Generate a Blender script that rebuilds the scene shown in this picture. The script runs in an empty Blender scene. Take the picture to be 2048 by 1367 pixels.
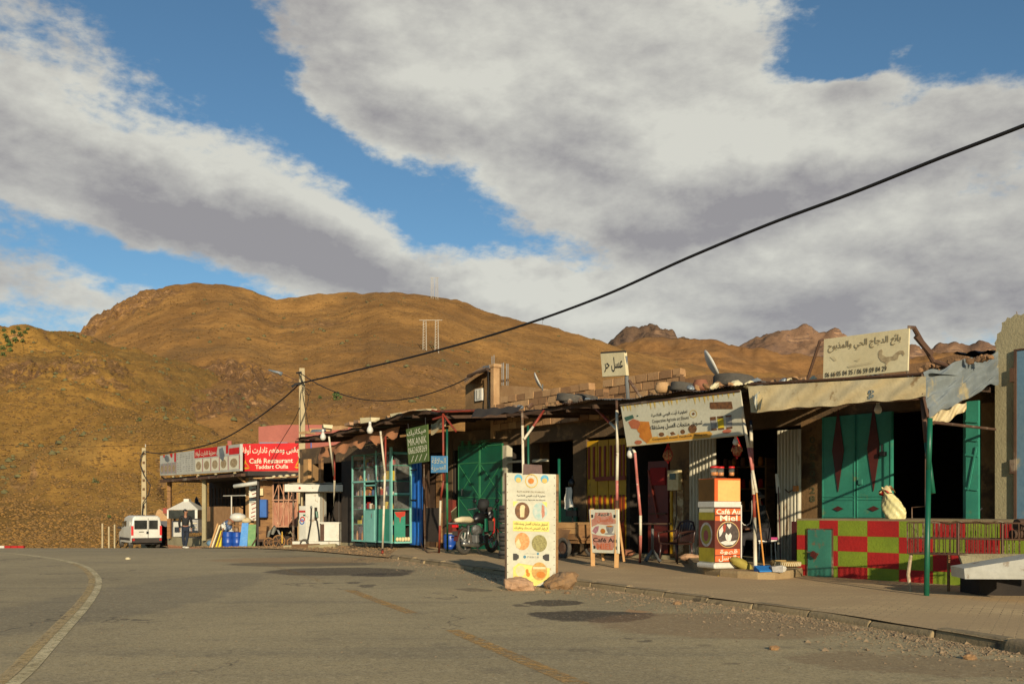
import bpy, math, random
import numpy as np
from mathutils import Matrix, Vector, Euler
random.seed(7); rng = np.random.default_rng(7)
sc = bpy.context.scene
COL = sc.collection
# ------------------------------------------------------------ camera
F, HOR, ZC = 1990.0, 1022.0, 1.15          # photo pixels per unit slope, horizon row, eye height
cam_d = bpy.data.cameras.new('camera'); cam = bpy.data.objects.new('camera', cam_d); COL.objects.link(cam)
cam_d.sensor_width = 36; cam_d.lens = F/2048*36; cam_d.shift_y = (HOR-683.5)/2048
cam_d.clip_end = 20000; cam_d.clip_start = .1
cam.location = (0, 0, ZC); cam.rotation_euler = (math.pi/2, 0, 0); sc.camera = cam
# ------------------------------------------------------------ light
SUN_EL = math.radians(14); SH = Vector((-.195, .981, 0)).normalized()   # SH: direction in which shadows fall
sun_d = bpy.data.lights.new('sun', 'SUN'); sun_d.energy = 4.0; sun_d.angle = math.radians(.5); sun_d.color = (1, .86, .64)
sun = bpy.data.objects.new('sun', sun_d); COL.objects.link(sun); sun.location = (10, -60, 30)
sun.rotation_euler = Vector((SH.x*math.cos(SUN_EL), SH.y*math.cos(SUN_EL), -math.sin(SUN_EL))).to_track_quat('-Z', 'Y').to_euler()
vs = sc.view_settings; vs.view_transform = 'Standard'; vs.look = 'None'; vs.gamma = 1; vs.use_curve_mapping = False
vs.exposure = 0.45
world = bpy.data.worlds.new('World'); sc.world = world; world.use_nodes = True

class NT:
    """tiny node-tree helper"""
    def __init__(s, nt): s.nt = nt
    def n(s, t, **kw):
        nd = s.nt.nodes.new(t)
        for k, v in kw.items():
            if k.startswith('i_'):
                nd.inputs[k[2:].replace('_', ' ')].default_value = v
            else: setattr(nd, k, v)
        return nd
    def l(s, a, b): s.nt.links.new(a, b)
    def m(s, op, a, b=None, c=None, clamp=False):
        nd = s.nt.nodes.new('ShaderNodeMath'); nd.operation = op; nd.use_clamp = clamp
        for i, x in enumerate((a, b, c)):
            if x is None: continue
            if isinstance(x, (int, float)): nd.inputs[i].default_value = x
            else: s.nt.links.new(x, nd.inputs[i])
        return nd.outputs[0]
    def vm(s, op, a, b=None):
        nd = s.nt.nodes.new('ShaderNodeVectorMath'); nd.operation = op
        for i, x in enumerate((a, b)):
            if x is None: continue
            if isinstance(x, tuple): nd.inputs[i].default_value = x
            else: s.nt.links.new(x, nd.inputs[i])
        return nd
    def mix(s, f, a, b, blend='MIX'):
        nd = s.nt.nodes.new('ShaderNodeMix'); nd.data_type = 'RGBA'; nd.blend_type = blend
        for i, x in ((0, f), (6, a), (7, b)):
            if isinstance(x, (int, float)): nd.inputs[i].default_value = x
            elif isinstance(x, tuple): nd.inputs[i].default_value = (*x[:3], 1)
            else: s.nt.links.new(x, nd.inputs[i])
        return nd.outputs[2]
    def ramp(s, f, a, b, lo=0., hi=1., smooth=True):
        nd = s.nt.nodes.new('ShaderNodeMapRange'); nd.interpolation_type = 'SMOOTHSTEP' if smooth else 'LINEAR'
        s.nt.links.new(f, nd.inputs[0])
        for i, x in enumerate((a, b, lo, hi)): nd.inputs[i+1].default_value = x
        return nd.outputs[0]
    def noise(s, vec, scale, detail=5, rough=.5, dist=0., out=0):
        nd = s.nt.nodes.new('ShaderNodeTexNoise'); nd.inputs['Scale'].default_value = scale
        nd.inputs['Detail'].default_value = detail; nd.inputs['Roughness'].default_value = rough
        nd.inputs['Distortion'].default_value = dist
        if vec is not None: s.nt.links.new(vec, nd.inputs['Vector'])
        return nd.outputs[out]
    def mapping(s, vec, scale=(1, 1, 1), rot=(0, 0, 0), loc=(0, 0, 0)):
        nd = s.nt.nodes.new('ShaderNodeMapping'); s.nt.links.new(vec, nd.inputs[0])
        nd.inputs['Scale'].default_value = scale; nd.inputs['Rotation'].default_value = rot; nd.inputs['Location'].default_value = loc
        return nd.outputs[0]

def px_dir(px, py):
    u, v = (px-1024)/F, (HOR-py)/F
    az = math.atan(u); return az, math.atan(v*math.cos(az))

# cloud cover as a function of direction (azimuth, elevation, both in radians): long banks and blue gaps between them
CLOUDS = [  # px, py, half length, half width, tilt (deg, image sense), weight
    (330, 400, 700, 150, 17, .95), (950, 620, 420, 110, 17, .85), (60, 330, 300, 120, 5, .6), (-100, 560, 330, 60, 14, .35),
    (90, 590, 260, 45, 15, .45), (80, 60, 330, 110, 30, .12), (230, 130, 250, 60, 30, .1), (60, 150, 260, 60, 25, -.25), (300, 60, 200, 90, 40, -.35),
    (1150, 60, 480, 210, 5, 1.0), (760, 60, 330, 150, 15, .75), (900, 230, 330, 90, 15, .6), (1350, 210, 300, 150, 0, .7),
    (1560, 330, 520, 130, -3, .95), (1300, 400, 330, 90, 0, .6), (1800, 480, 500, 150, -6, .95), (1650, 600, 600, 130, 0, .9), (1250, 640, 300, 80, 0, .5),
    (1960, 200, 200, 90, -20, .38), (1700, 200, 110, 30, -20, .25),
    (500, 130, 340, 75, 42, -.75), (740, 320, 300, 50, 32, -.5), (930, 400, 190, 80, 12, -.95), (1150, 540, 240, 42, 18, -.45), (1330, 590, 180, 35, 10, -.35),
    (1800, 60, 340, 140, 0, -1.15), (1640, 150, 110, 60, 20, -.5), (1700, 195, 70, 26, -10, .55), (1770, 165, 60, 22, -15, .5), (1830, 100, 70, 18, -15, .45), (1640, 215, 50, 20, -10, .4), (1950, 225, 150, 60, -15, .35), (330, 545, 330, 46, 17, -.75), (1040, 330, 70, 40, 0, .35), (1000, 300, 80, 60, 0, -.3), (1950, 340, 160, 40, -10, -.5),
]
g = bpy.data.node_groups.new('cloud_cover', 'ShaderNodeTree')
g.interface.new_socket('dir', in_out='INPUT', socket_type='NodeSocketVector')
g.interface.new_socket('lift', in_out='INPUT', socket_type='NodeSocketFloat')
g.interface.new_socket('cover', in_out='OUTPUT', socket_type='NodeSocketFloat')
g.interface.new_socket('relief', in_out='OUTPUT', socket_type='NodeSocketFloat')
N = NT(g); gi = N.n('NodeGroupInput'); go = N.n('NodeGroupOutput')
sx = N.n('ShaderNodeSeparateXYZ'); N.l(gi.outputs[0], sx.inputs[0])
az = N.m('ARCTAN2', sx.outputs[0], sx.outputs[1]); el = N.m('ADD', N.m('ARCSINE', sx.outputs[2]), gi.outputs[1])
ce = N.n('ShaderNodeCombineXYZ'); N.l(az, ce.inputs[0]); N.l(el, ce.inputs[1])
base = N.mapping(ce.outputs[0], scale=(1, 1.9, 1), rot=(0, 0, .3))
w1 = N.noise(base, 5.0, 4, .55, out=1); w2 = N.noise(base, 17.0, 6, .6, out=1)
wv = N.vm('ADD', N.vm('MULTIPLY', N.vm('SUBTRACT', w1, (.5, .5, .5)).outputs[0], (.12, .07, 0)).outputs[0],
          N.vm('MULTIPLY', N.vm('SUBTRACT', w2, (.5, .5, .5)).outputs[0], (.05, .035, 0)).outputs[0])
pw = N.vm('ADD', ce.outputs[0], wv.outputs[0]).outputs[0]
tot = None
for (px, py, hl, hw, tl, wt) in CLOUDS:
    a0, e0 = px_dir(px, py)
    sb = N.vm('SUBTRACT', pw, (a0, e0, 0)).outputs[0]
    mp = N.mapping(sb, rot=(0, 0, math.radians(tl)))
    sc_ = N.vm('MULTIPLY', mp, (F/hl, F/hw, 0)).outputs[0]
    ln = N.vm('LENGTH', sc_).outputs['Value']
    e = N.m('POWER', 2.718, N.m('MULTIPLY', N.m('MULTIPLY', ln, ln), -1.))
    t = N.m('MULTIPLY', e, wt); tot = t if tot is None else N.m('ADD', tot, t)
nf = N.noise(N.mapping(base, loc=(3.1, 7.7, 0)), 3.2, 9, .56)
ng = N.noise(N.mapping(base, loc=(9.1, 1.7, 0)), 14., 9, .62)
nh = N.noise(N.mapping(base, loc=(2.1, 4.7, 0)), 48., 6, .6)
dn = N.m('ADD', tot, N.m('MULTIPLY', N.m('SUBTRACT', nh, .5), 1.0))
dn = N.m('ADD', dn, N.m('MULTIPLY', N.m('SUBTRACT', nf, .5), 1.5))
dn = N.m('ADD', dn, N.m('MULTIPLY', N.m('SUBTRACT', ng, .5), 1.35))
N.l(dn, go.inputs[0])
up_ = N.mapping(base, loc=(3.1, 7.7+.07, 0)); up2 = N.mapping(base, loc=(9.1, 1.7+.022, 0))
rel = N.m('ADD', N.m('MULTIPLY', N.m('SUBTRACT', nf, N.noise(up_, 3.2, 9, .56)), 2.2), N.m('MULTIPLY', N.m('SUBTRACT', ng, N.noise(up2, 14., 9, .62)), 1.1))
N.l(rel, go.inputs[1])
W = NT(world.node_tree); bg = world.node_tree.nodes['Background']
sky = W.n('ShaderNodeTexSky', sky_type='NISHITA', sun_disc=False, sun_elevation=SUN_EL, sun_rotation=math.atan2(-SH.x, -SH.y), altitude=1500, air_density=1.0, dust_density=.6, ozone_density=2.5)
tc = W.n('ShaderNodeTexCoord')
def cover(lift):
    nd = W.n('ShaderNodeGroup'); nd.node_tree = g; W.l(tc.outputs['Generated'], nd.inputs[0]); nd.inputs[1].default_value = lift
    return nd.outputs[0]
c0 = cover(0.); relief = c0.node.outputs[1]
# where the sun catches the banks and where their undersides stay grey (px, py, half length, half width, tilt, weight)
GLOW = [(230, 250, 330, 60, 15, .5), (650, 340, 330, 45, 22, .3), (800, 470, 260, 50, 25, .45), (1100, 590, 260, 45, 12, .5), (1120, 60, 420, 90, 0, .4), (980, 170, 90, 60, 40, .3), (1230, 175, 120, 40, 0, .3), (1560, 270, 330, 70, 5, .55), (1300, 330, 200, 60, -20, .35), (1850, 430, 260, 50, -10, .45), (1480, 120, 110, 110, 0, .2),
        (330, 410, 460, 60, 12, -.35), (560, 480, 330, 50, 15, -.2), (680, 140, 200, 60, 30, -.3), (1750, 360, 280, 40, -8, -.4), (1300, 460, 260, 40, -10, -.3), (1750, 610, 420, 70, 0, -.35), (1100, 270, 160, 40, 10, -.3)]
sx2 = W.n('ShaderNodeSeparateXYZ'); W.l(tc.outputs['Generated'], sx2.inputs[0]); cg = W.n('ShaderNodeCombineXYZ'); W.l(W.m('ARCTAN2', sx2.outputs[0], sx2.outputs[1]), cg.inputs[0]); W.l(W.m('ARCSINE', sx2.outputs[2]), cg.inputs[1])
gw = W.vm('ADD', cg.outputs[0], W.vm('MULTIPLY', W.vm('SUBTRACT', W.noise(cg.outputs[0], 9., 5, .6, out=1), (.5, .5, .5)).outputs[0], (.12, .08, 0)).outputs[0]).outputs[0]; glow = None
for (px, py, hl, hw, tl, wt) in GLOW:
    a0, e0 = px_dir(px, py); v_ = W.vm('MULTIPLY', W.mapping(W.vm('SUBTRACT', gw, (a0, e0, 0)).outputs[0], rot=(0, 0, math.radians(tl))), (F/hl, F/hw, 0)).outputs[0]
    ln = W.vm('LENGTH', v_).outputs['Value']; t = W.m('MULTIPLY', W.m('POWER', 2.718, W.m('MULTIPLY', W.m('MULTIPLY', ln, ln), -1.)), wt); glow = t if glow is None else W.m('ADD', glow, t)
amount = W.ramp(c0, .0, .72)
thick = W.ramp(c0, .3, 1.4)
shade = W.m('ADD', relief, W.m('MULTIPLY', W.m('SUBTRACT', 1., thick), .25)); shade = W.m('ADD', shade, .50)
el_ = W.n('ShaderNodeMapping'); W.l(tc.outputs['Generated'], el_.inputs[0]); el_.inputs['Scale'].default_value = (1, 1, 2.2)
mot = W.noise(el_.outputs[0], 6.5, 5, .5); mot2 = W.noise(el_.outputs[0], 2.2, 4, .5)
shade = W.m('ADD', shade, W.m('MULTIPLY', W.m('SUBTRACT', mot, .5), .55)); shade = W.m('ADD', shade, W.m('MULTIPLY', W.m('SUBTRACT', mot2, .52), .9))
shade = W.m('ADD', W.m('SUBTRACT', shade, W.m('MULTIPLY', thick, .1)), glow, clamp=True)
cloud = W.mix(shade, (2.35, 2.2, 2.2), (5.1, 5.0, 4.4))
skyc = W.mix(1.0, sky.outputs[0], (.64, .77, .75), 'MULTIPLY')
W.l(W.mix(W.m('MULTIPLY', amount, .93), skyc, cloud), bg.inputs[0]); bg.inputs[1].default_value = .1

# ------------------------------------------------------------ coordinates
F0 = Vector((5.387, 20.0, 0)); ROWZ = math.atan2(-.8094, .5873)
ROWM = Matrix.Translation(F0) @ Matrix.Rotation(ROWZ, 4, 'Z')     # local x runs along the shop row towards the right, y into the shops
def S_(px, o):
    u = (px-1024)/F
    return (5.387-.8094*o-u*(20-.5873*o))/(.5873+.8094*u)
def A(px, o=0.): return -S_(px, o)
def P(px, py, o=0.):
    s = S_(px, o); X = 5.387-.5873*s-.8094*o; Y = 20+.8094*s-.5873*o
    return Vector((X, Y, ZC+(HOR-py)/F*Y))
def Z(px, py, o=0.): return P(px, py, o).z
def PY(px, py, Y): return Vector(((px-1024)/F*Y, Y, ZC+(HOR-py)/F*Y))
def PZ(px, py, z):
    Y = (ZC-z)*F/(py-HOR); return Vector(((px-1024)/F*Y, Y, z))
def gz(x, y):                              # the road is level, then falls away gently beyond 26 m
    y = np.asarray(y, float); yy = np.clip(y, 26, 66); return np.where(y < 26, 0., 1.15-yy*(.0370+.00723*np.exp(-(yy-26)/4.25)))
def on_g(px, py, up=0.):
    lo, hi = 2., 66.; k = (py-HOR)/F
    for _ in range(50):
        m = (lo+hi)/2
        if (ZC-up-float(gz(0, m)))/m > k: lo = m
        else: hi = m
    Y = (lo+hi)/2; return Vector(((px-1024)/F*Y, Y, float(gz(0, Y))+up))
def gY(px, Y, up=0.): return Vector(((px-1024)/F*Y, Y, float(gz(0, Y))+up))
def nth(i): return ('first', 'second', 'third', 'fourth', 'fifth', 'sixth', 'seventh', 'eighth', 'ninth', 'tenth', 'eleventh', 'twelfth', 'thirteenth', 'fourteenth', 'fifteenth', 'sixteenth', 'seventeenth', 'eighteenth', 'nineteenth', 'twentieth', 'twenty-first', 'twenty-second', 'twenty-third', 'twenty-fourth', 'twenty-fifth', 'twenty-sixth', 'twenty-seventh', 'twenty-eighth', 'twenty-ninth', 'thirtieth')[i % 30]
# ------------------------------------------------------------ mesh builder
RM = {}
class MB:
    def __init__(s, M=None): s.v = []; s.f = []; s.M = M if M is not None else Matrix()
    def add(s, vs_, fs_):
        b = len(s.v); M = s.M
        s.v += [M @ Vector(p) for p in vs_]; s.f += [tuple(b+i for i in q) for q in fs_]; return s
    def box(s, p0, p1, rot=None, jit=0.):
        c = [(p0[i]+p1[i])/2 for i in range(3)]; h = [abs(p1[i]-p0[i])/2 for i in range(3)]
        vs_ = []
        for dx in (-1, 1):
            for dy in (-1, 1):
                for dz in (-1, 1):
                    q = Vector((dx*h[0], dy*h[1], dz*h[2]))
                    if jit: q += Vector([random.uniform(-jit, jit) for _ in range(3)])
                    if rot is not None: q = rot @ q
                    vs_.append(q+Vector(c))
        return s.add(vs_, [(0, 1, 3, 2), (4, 6, 7, 5), (0, 4, 5, 1), (2, 3, 7, 6), (0, 2, 6, 4), (1, 5, 7, 3)])
    def bar(s, a, b, w, d=None, up=(0, 0, 1)):
        a, b = Vector(a), Vector(b); d = d or w; ax = (b-a).normalized(); sd = ax.cross(Vector(up))
        if sd.length < 1e-3: sd = ax.cross(Vector((1, 0, 0)))
        sd.normalize(); u2 = sd.cross(ax)
        vs_ = [p+sd*i*w/2+u2*j*d/2 for p in (a, b) for i, j in ((-1, -1), (1, -1), (1, 1), (-1, 1))]
        return s.add(vs_, [(3, 2, 1, 0), (4, 5, 6, 7), (0, 1, 5, 4), (1, 2, 6, 5), (2, 3, 7, 6), (3, 0, 4, 7)])
    def tube(s, pts, r, n=8, cap=True):
        pts = [Vector(p) for p in pts]; rs = r if isinstance(r, (list, tuple)) else [r]*len(pts); rings = []; prev = None
        for i, p in enumerate(pts):
            t = (pts[min(i+1, len(pts)-1)]-pts[max(i-1, 0)]).normalized()
            x = prev - t*prev.dot(t) if prev is not None else t.cross(Vector((0, 0, 1)) if abs(t.z) < .9 else Vector((1, 0, 0)))
            x.normalize(); prev = x; y = t.cross(x)
            rings.append([p+(x*math.cos(2*math.pi*k/n)+y*math.sin(2*math.pi*k/n))*rs[i] for k in range(n)])
        fs_ = [(i*n+k, i*n+(k+1) % n, (i+1)*n+(k+1) % n, (i+1)*n+k) for i in range(len(pts)-1) for k in range(n)]
        if cap: fs_ += [tuple(range(n))[::-1], tuple((len(pts)-1)*n+k for k in range(n))]
        return s.add([q for rg in rings for q in rg], fs_)
    def lathe(s, prof, n=16, c=(0, 0, 0), axis='Z', sx=1., sy=1.):
        vs_ = []
        for r, z in prof:
            for k in range(n):
                a = 2*math.pi*k/n; x, y = r*math.cos(a)*sx, r*math.sin(a)*sy
                q = (x, y, z) if axis == 'Z' else ((z, x, y) if axis == 'X' else (x, z, y))
                vs_.append(Vector(q)+Vector(c))
        m = len(prof); fs_ = [(i*n+k, i*n+(k+1) % n, (i+1)*n+(k+1) % n, (i+1)*n+k) for i in range(m-1) for k in range(n)]
        if prof[0][0] > 1e-4: fs_.append(tuple(range(n))[::-1])
        if prof[-1][0] > 1e-4: fs_.append(tuple((m-1)*n+k for k in range(n)))
        return s.add(vs_, fs_)
    def torus(s, c, R, r, axis='Z', n=24, m=8, sq=1.):
        vs_ = []
        for i in range(n):
            a = 2*math.pi*i/n
            for j in range(m):
                b = 2*math.pi*j/m; q = ((R+r*math.cos(b))*math.cos(a), (R+r*math.cos(b))*math.sin(a), r*sq*math.sin(b))
                if axis == 'X': q = (q[2], q[0], q[1])
                elif axis == 'Y': q = (q[0], q[2], q[1])
                vs_.append(Vector(q)+Vector(c))
        return s.add(vs_, [(i*m+j, ((i+1) % n)*m+j, ((i+1) % n)*m+(j+1) % m, i*m+(j+1) % m) for i in range(n) for j in range(m)])
    def tyre(s, c, R, w, axis='Z', n=28):     # rounded-square section with an open middle
        r0 = R*.58
        prof = [(r0, -w*.38), (R*.82, -w*.5), (R*.95, -w*.47), (R, -w*.33), (R*.985, -w*.12), (R*.985, w*.12), (R, w*.33), (R*.95, w*.47), (R*.82, w*.5), (r0, w*.38), (R*.66, w*.3), (R*.8, w*.33), (R*.8, -w*.33), (R*.66, -w*.3)]
        vs_ = []; m = len(prof)
        for i in range(n):
            a = 2*math.pi*i/n
            for r, z in prof:
                q = (r*math.cos(a), r*math.sin(a), z)
                if axis == 'X': q = (q[2], q[0], q[1])
                elif axis == 'Y': q = (q[0], q[2], q[1])
                vs_.append(Vector(q)+Vector(c))
        return s.add(vs_, [(i*m+j, ((i+1) % n)*m+j, ((i+1) % n)*m+(j+1) % m, i*m+(j+1) % m) for i in range(n) for j in range(m)])
    def ball(s, c, r, n=10, m=6, jit=0.):
        rx, ry, rz = r if isinstance(r, (tuple, list)) else (r, r, r)
        vs_ = [Vector((0, 0, -rz))]
        for i in range(1, m):
            t = -math.pi/2+math.pi*i/m
            for k in range(n):
                a = 2*math.pi*k/n; j = 1+random.uniform(-jit, jit)
                vs_.append(Vector((rx*math.cos(t)*math.cos(a)*j, ry*math.cos(t)*math.sin(a)*j, rz*math.sin(t)*j)))
        vs_.append(Vector((0, 0, rz))); L = len(vs_)-1
        fs_ = [(0, 1+(k+1) % n, 1+k) for k in range(n)]+[(L, L-n+k, L-n+(k+1) % n) for k in range(n)]
        fs_ += [(1+i*n+k, 1+i*n+(k+1) % n, 1+(i+1)*n+(k+1) % n, 1+(i+1)*n+k) for i in range(m-2) for k in range(n)]
        return s.add([v+Vector(c) for v in vs_], fs_)
    def prism(s, poly, o, U, V, T):           # polygon in the plane o + x U + y V, pushed through by T
        o, U, V, T = map(Vector, (o, U, V, T)); n = len(poly)
        a = [o+U*x+V*y for x, y in poly]; b = [p+T for p in a]
        return s.add(a+b, [tuple(range(n))[::-1], tuple(range(n, 2*n))]+[(i, (i+1) % n, n+(i+1) % n, n+i) for i in range(n)])
    def grid(s, fn, nu, nv):
        vs_ = [fn(i/nu, j/nv) for i in range(nu+1) for j in range(nv+1)]
        return s.add(vs_, [(i*(nv+1)+j, (i+1)*(nv+1)+j, (i+1)*(nv+1)+j+1, i*(nv+1)+j+1) for i in range(nu) for j in range(nv)])
    def slabq(s, q, th):                      # four world/local corners given a thickness along their normal
        q = [Vector(p) for p in q]; nrm = (q[1]-q[0]).cross(q[3]-q[0]).normalized()*th
        return s.add(q+[p+nrm for p in q], [(0, 1, 2, 3), (7, 6, 5, 4), (0, 4, 5, 1), (1, 5, 6, 2), (2, 6, 7, 3), (3, 7, 4, 0)])
    def build(s, name, mat, parent=None, smooth=False, bevel=0., **props):
        inv = RM[parent.name].inverted() if parent is not None else Matrix()
        me = bpy.data.meshes.new(name); me.from_pydata([inv @ v for v in s.v], [], s.f); me.materials.append(mat)
        if smooth: me.polygons.foreach_set('use_smooth', [True]*len(me.polygons))
        me.update()
        if parent is not None and any(k in name for k in ('print', 'drips', 'picture', 'lines', 'spots', 'latte', 'corner_mark', 'discs', 'mark', 'disc', 'tab', 'traces', 'drawing', 'fields', 'dish_ground', 'painted_digits', 'icon', 'bands')): props.setdefault('kind', 'stuff')
        return link(name, me, parent, smooth, bevel, **props)
def link(name, me, parent=None, smooth=False, bevel=0., **props):
    o = bpy.data.objects.new(name, me); COL.objects.link(o)
    if parent is not None: o.parent = parent; RM[o.name] = RM[parent.name]
    else: RM[o.name] = Matrix()
    if bevel:
        b = o.modifiers.new('bevel', 'BEVEL'); b.width = bevel; b.segments = 2; b.limit_method = 'ANGLE'
    if smooth:
        w = o.modifiers.new('wn', 'WEIGHTED_NORMAL') if False else None
    for k, v in props.items(): o[k] = v
    return o
def thing(name, label, cat, loc, rotz=0., group=None):
    o = bpy.data.objects.new(name, None); COL.objects.link(o); o.empty_display_size = .2
    o.location = loc; o.rotation_euler = (0, 0, rotz); o['label'] = label; o['category'] = cat
    if group: o['group'] = group
    RM[o.name] = Matrix.Translation(Vector(loc)) @ Matrix.Rotation(rotz, 4, 'Z'); return o
def tag(o, label, cat, group=None):
    o['label'] = label; o['category'] = cat
    if group: o['group'] = group
    return o
def rebase(o):                                # move a single-mesh thing's origin to its base
    me = o.data; co = np.empty(len(me.vertices)*3); me.vertices.foreach_get('co', co); co = co.reshape(-1, 3)
    c = np.array([(co[:, 0].min()+co[:, 0].max())/2, (co[:, 1].min()+co[:, 1].max())/2, co[:, 2].min()])
    me.vertices.foreach_set('co', (co-c).ravel()); o.location = c; me.update(); return o
def L(o): return MB(RM[o.name])               # builder in a thing's own coordinates
def R(): return MB(ROWM)
def dup(root, loc, rotz, label, group=None, scale=1.):
    kids = [c for c in bpy.data.objects if c.parent == root]
    r = root.copy(); COL.objects.link(r); r.location = loc; r.rotation_euler = (0, 0, rotz); r.scale = (scale,)*3; r['label'] = label
    if group: r['group'] = group
    for c in kids:
        k = c.copy(); COL.objects.link(k); k.parent = r
        for d in [x for x in bpy.data.objects if x.parent == c]:
            e = d.copy(); COL.objects.link(e); e.parent = k
    return r
# ------------------------------------------------------------ materials
def sr(r, g_, b, k=1.):
    return tuple(k*((c/255/12.92) if c/255 <= .04045 else ((c/255+.055)/1.055)**2.4) for c in (r, g_, b))
MATS = {}
def mat(name, col, col2=None, sc1=3., amt=.5, rough=.8, bump=.0, bsc=60., metal=0., dirt=None, dirt_amt=0., dirt_sc=1.5, stretch=(1, 1, 1), spec=.5, grime=0.):
    if name in MATS: return MATS[name]
    m = bpy.data.materials.new(name); m.use_nodes = True; T = NT(m.node_tree); b = m.node_tree.nodes['Principled BSDF']
    geo = T.n('ShaderNodeNewGeometry'); v = T.mapping(geo.outputs['Position'], scale=stretch)
    col2 = col2 or tuple(c*.7 for c in col)
    c = T.mix(T.ramp(T.noise(v, sc1, 6, .6), .5-amt/2, .5+amt/2), col, col2)
    c = T.mix(T.m('MULTIPLY', T.ramp(T.noise(v, sc1*9, 4, .65), .35, .75), .35), c, tuple(x*.6 for x in col))
    if dirt_amt:
        dn = T.noise(T.mapping(v, loc=(5, 3, 1)), dirt_sc, 8, .68)
        c = T.mix(T.ramp(dn, 1-dirt_amt-.06, 1-dirt_amt+.05), c, dirt)
    T.l(c, b.inputs['Base Color']); b.inputs['Roughness'].default_value = rough; b.inputs['Metallic'].default_value = metal
    b.inputs['Specular IOR Level'].default_value = spec
    if bump:
        bp = T.n('ShaderNodeBump'); bp.inputs['Strength'].default_value = bump; bp.inputs['Distance'].default_value = .02
        T.l(T.noise(v, bsc, 6, .65), bp.inputs['Height']); T.l(bp.outputs[0], b.inputs['Normal'])
    MATS[name] = m; return m
RUST = sr(96, 52, 30); MUD = sr(150, 118, 80)
m_concrete = mat('concrete', sr(166, 154, 118), sr(132, 122, 92), 1.6, .8, .9, .6, 25)
m_pole = mat('pole_concrete', sr(178, 160, 122), sr(158, 142, 108), 2, .5, .85, .2)
m_plaster = mat('brown_plaster', sr(140, 108, 68), sr(112, 84, 50), 1.5, .5, .9, .7, 18, dirt=sr(84, 62, 40), dirt_amt=.42)
m_dplaster = mat('old_dark_plaster', sr(104, 82, 54), sr(72, 56, 38), 1.3, .6, .92, .7, 18, dirt=sr(128, 100, 66), dirt_amt=.4)
m_adobe = mat('mud_brick', sr(176, 136, 92), sr(148, 110, 72), 3, .6, .95, .8, 30)
m_adobe2 = mat('mud_brick_pale', sr(190, 152, 106), sr(160, 122, 82), 3, .6, .95, .8, 30)
m_adobe3 = mat('mud_brick_brown', sr(150, 112, 74), sr(128, 94, 62), 3, .6, .95, .8, 30)
m_mortar = mat('mud_mortar', sr(110, 82, 54), None, 3, .6, .95, .6, 30)
m_shadebrn = mat('sooty_plaster', sr(58, 48, 38), sr(30, 25, 20), 1., .6, .95, .4)  # also paints the shade of interiors and undersides into the colour
m_pink = mat('pink_render', sr(168, 98, 82), sr(150, 86, 72), .8, .6, .9, .2)
m_rust = mat('rusty_sheet', sr(104, 74, 52), sr(70, 48, 36), 1.2, .6, .75, .3, 20, .2, sr(136, 120, 100), .42)
m_zinc = mat('zinc_sheet', sr(140, 148, 150), sr(106, 114, 120), 1.5, .6, .5, .1, 20, .4, sr(110, 84, 60), .38, 2)
m_dark = mat('dark_tin', sr(62, 54, 46), sr(40, 34, 30), 1.5, .6, .8, .3)
m_redp = mat('red_oxide_paint', sr(150, 58, 36), sr(120, 44, 28), 4, .6, .6, 0, dirt=RUST, dirt_amt=.4, dirt_sc=6)
m_whitep = mat('chipped_white_paint', sr(216, 206, 180), sr(190, 178, 150), 3, .5, .6, 0, dirt=sr(130, 84, 52), dirt_amt=.35, dirt_sc=7)
m_pinkp = mat('faded_pink_paint', sr(196, 120, 108), sr(170, 92, 80), 3, .5, .6, 0, dirt=sr(210, 190, 160), dirt_amt=.36, dirt_sc=8)
m_greenp = mat('green_paint', sr(16, 92, 66), sr(12, 74, 54), 1.5, .5, .45, .05, dirt=sr(30, 70, 50), dirt_amt=.34)
m_greenl = mat('green_paint_line', sr(60, 132, 84), sr(40, 110, 70), 4, .5, .6)
m_turq = mat('turquoise_paint', sr(58, 140, 114), sr(44, 118, 98), 2, .5, .5, .05, dirt=sr(96, 120, 84), dirt_amt=.34, dirt_sc=3)
m_turql = mat('pale_turquoise_paint', sr(130, 190, 176), sr(108, 170, 156), 2, .5, .5, .05, dirt=sr(90, 100, 80), dirt_amt=.32, dirt_sc=4)
m_turqd = mat('turquoise_steel_rusting', sr(62, 130, 108), sr(48, 108, 92), 3, .5, .5, .1, dirt=sr(120, 90, 60), dirt_amt=.38, dirt_sc=4)
m_maroon = mat('maroon_paint', sr(86, 34, 26), sr(66, 26, 20), 3, .5, .5)
m_blue = mat('blue_paint', sr(30, 98, 176), sr(22, 80, 150), 1.5, .5, .45, .05, dirt=sr(20, 50, 90), dirt_amt=.34)
m_bluef = mat('faded_blue_paint', sr(84, 118, 142), sr(104, 128, 140), 1.5, .6, .6, .2, dirt=sr(150, 140, 110), dirt_amt=.4)
m_yellow = mat('yellow_paint', sr(206, 158, 20), sr(176, 132, 14), 2, .5, .5, .05, dirt=sr(110, 80, 20), dirt_amt=.34)
m_orange = mat('orange_red_stripe', sr(138, 50, 14), None, 4, .5, .5)
m_shut = mat('cream_shutter', sr(196, 188, 164), sr(168, 158, 132), 1.4, .6, .55, .05, dirt=sr(120, 100, 74), dirt_amt=.36, stretch=(2, 2, .5))
m_red = mat('red_gloss', sr(206, 26, 26), sr(186, 20, 22), 2, .5, .5)
m_redwall = mat('red_wall_paint', sr(180, 26, 20), sr(146, 22, 17), 2.6, .8, .8, .4, 30, dirt=sr(120, 50, 36), dirt_amt=.33, dirt_sc=9)
m_limewall = mat('lime_wall_paint', sr(136, 154, 34), sr(108, 126, 28), 2.6, .8, .8, .4, 30, dirt=sr(104, 106, 44), dirt_amt=.33, dirt_sc=9)
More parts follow.
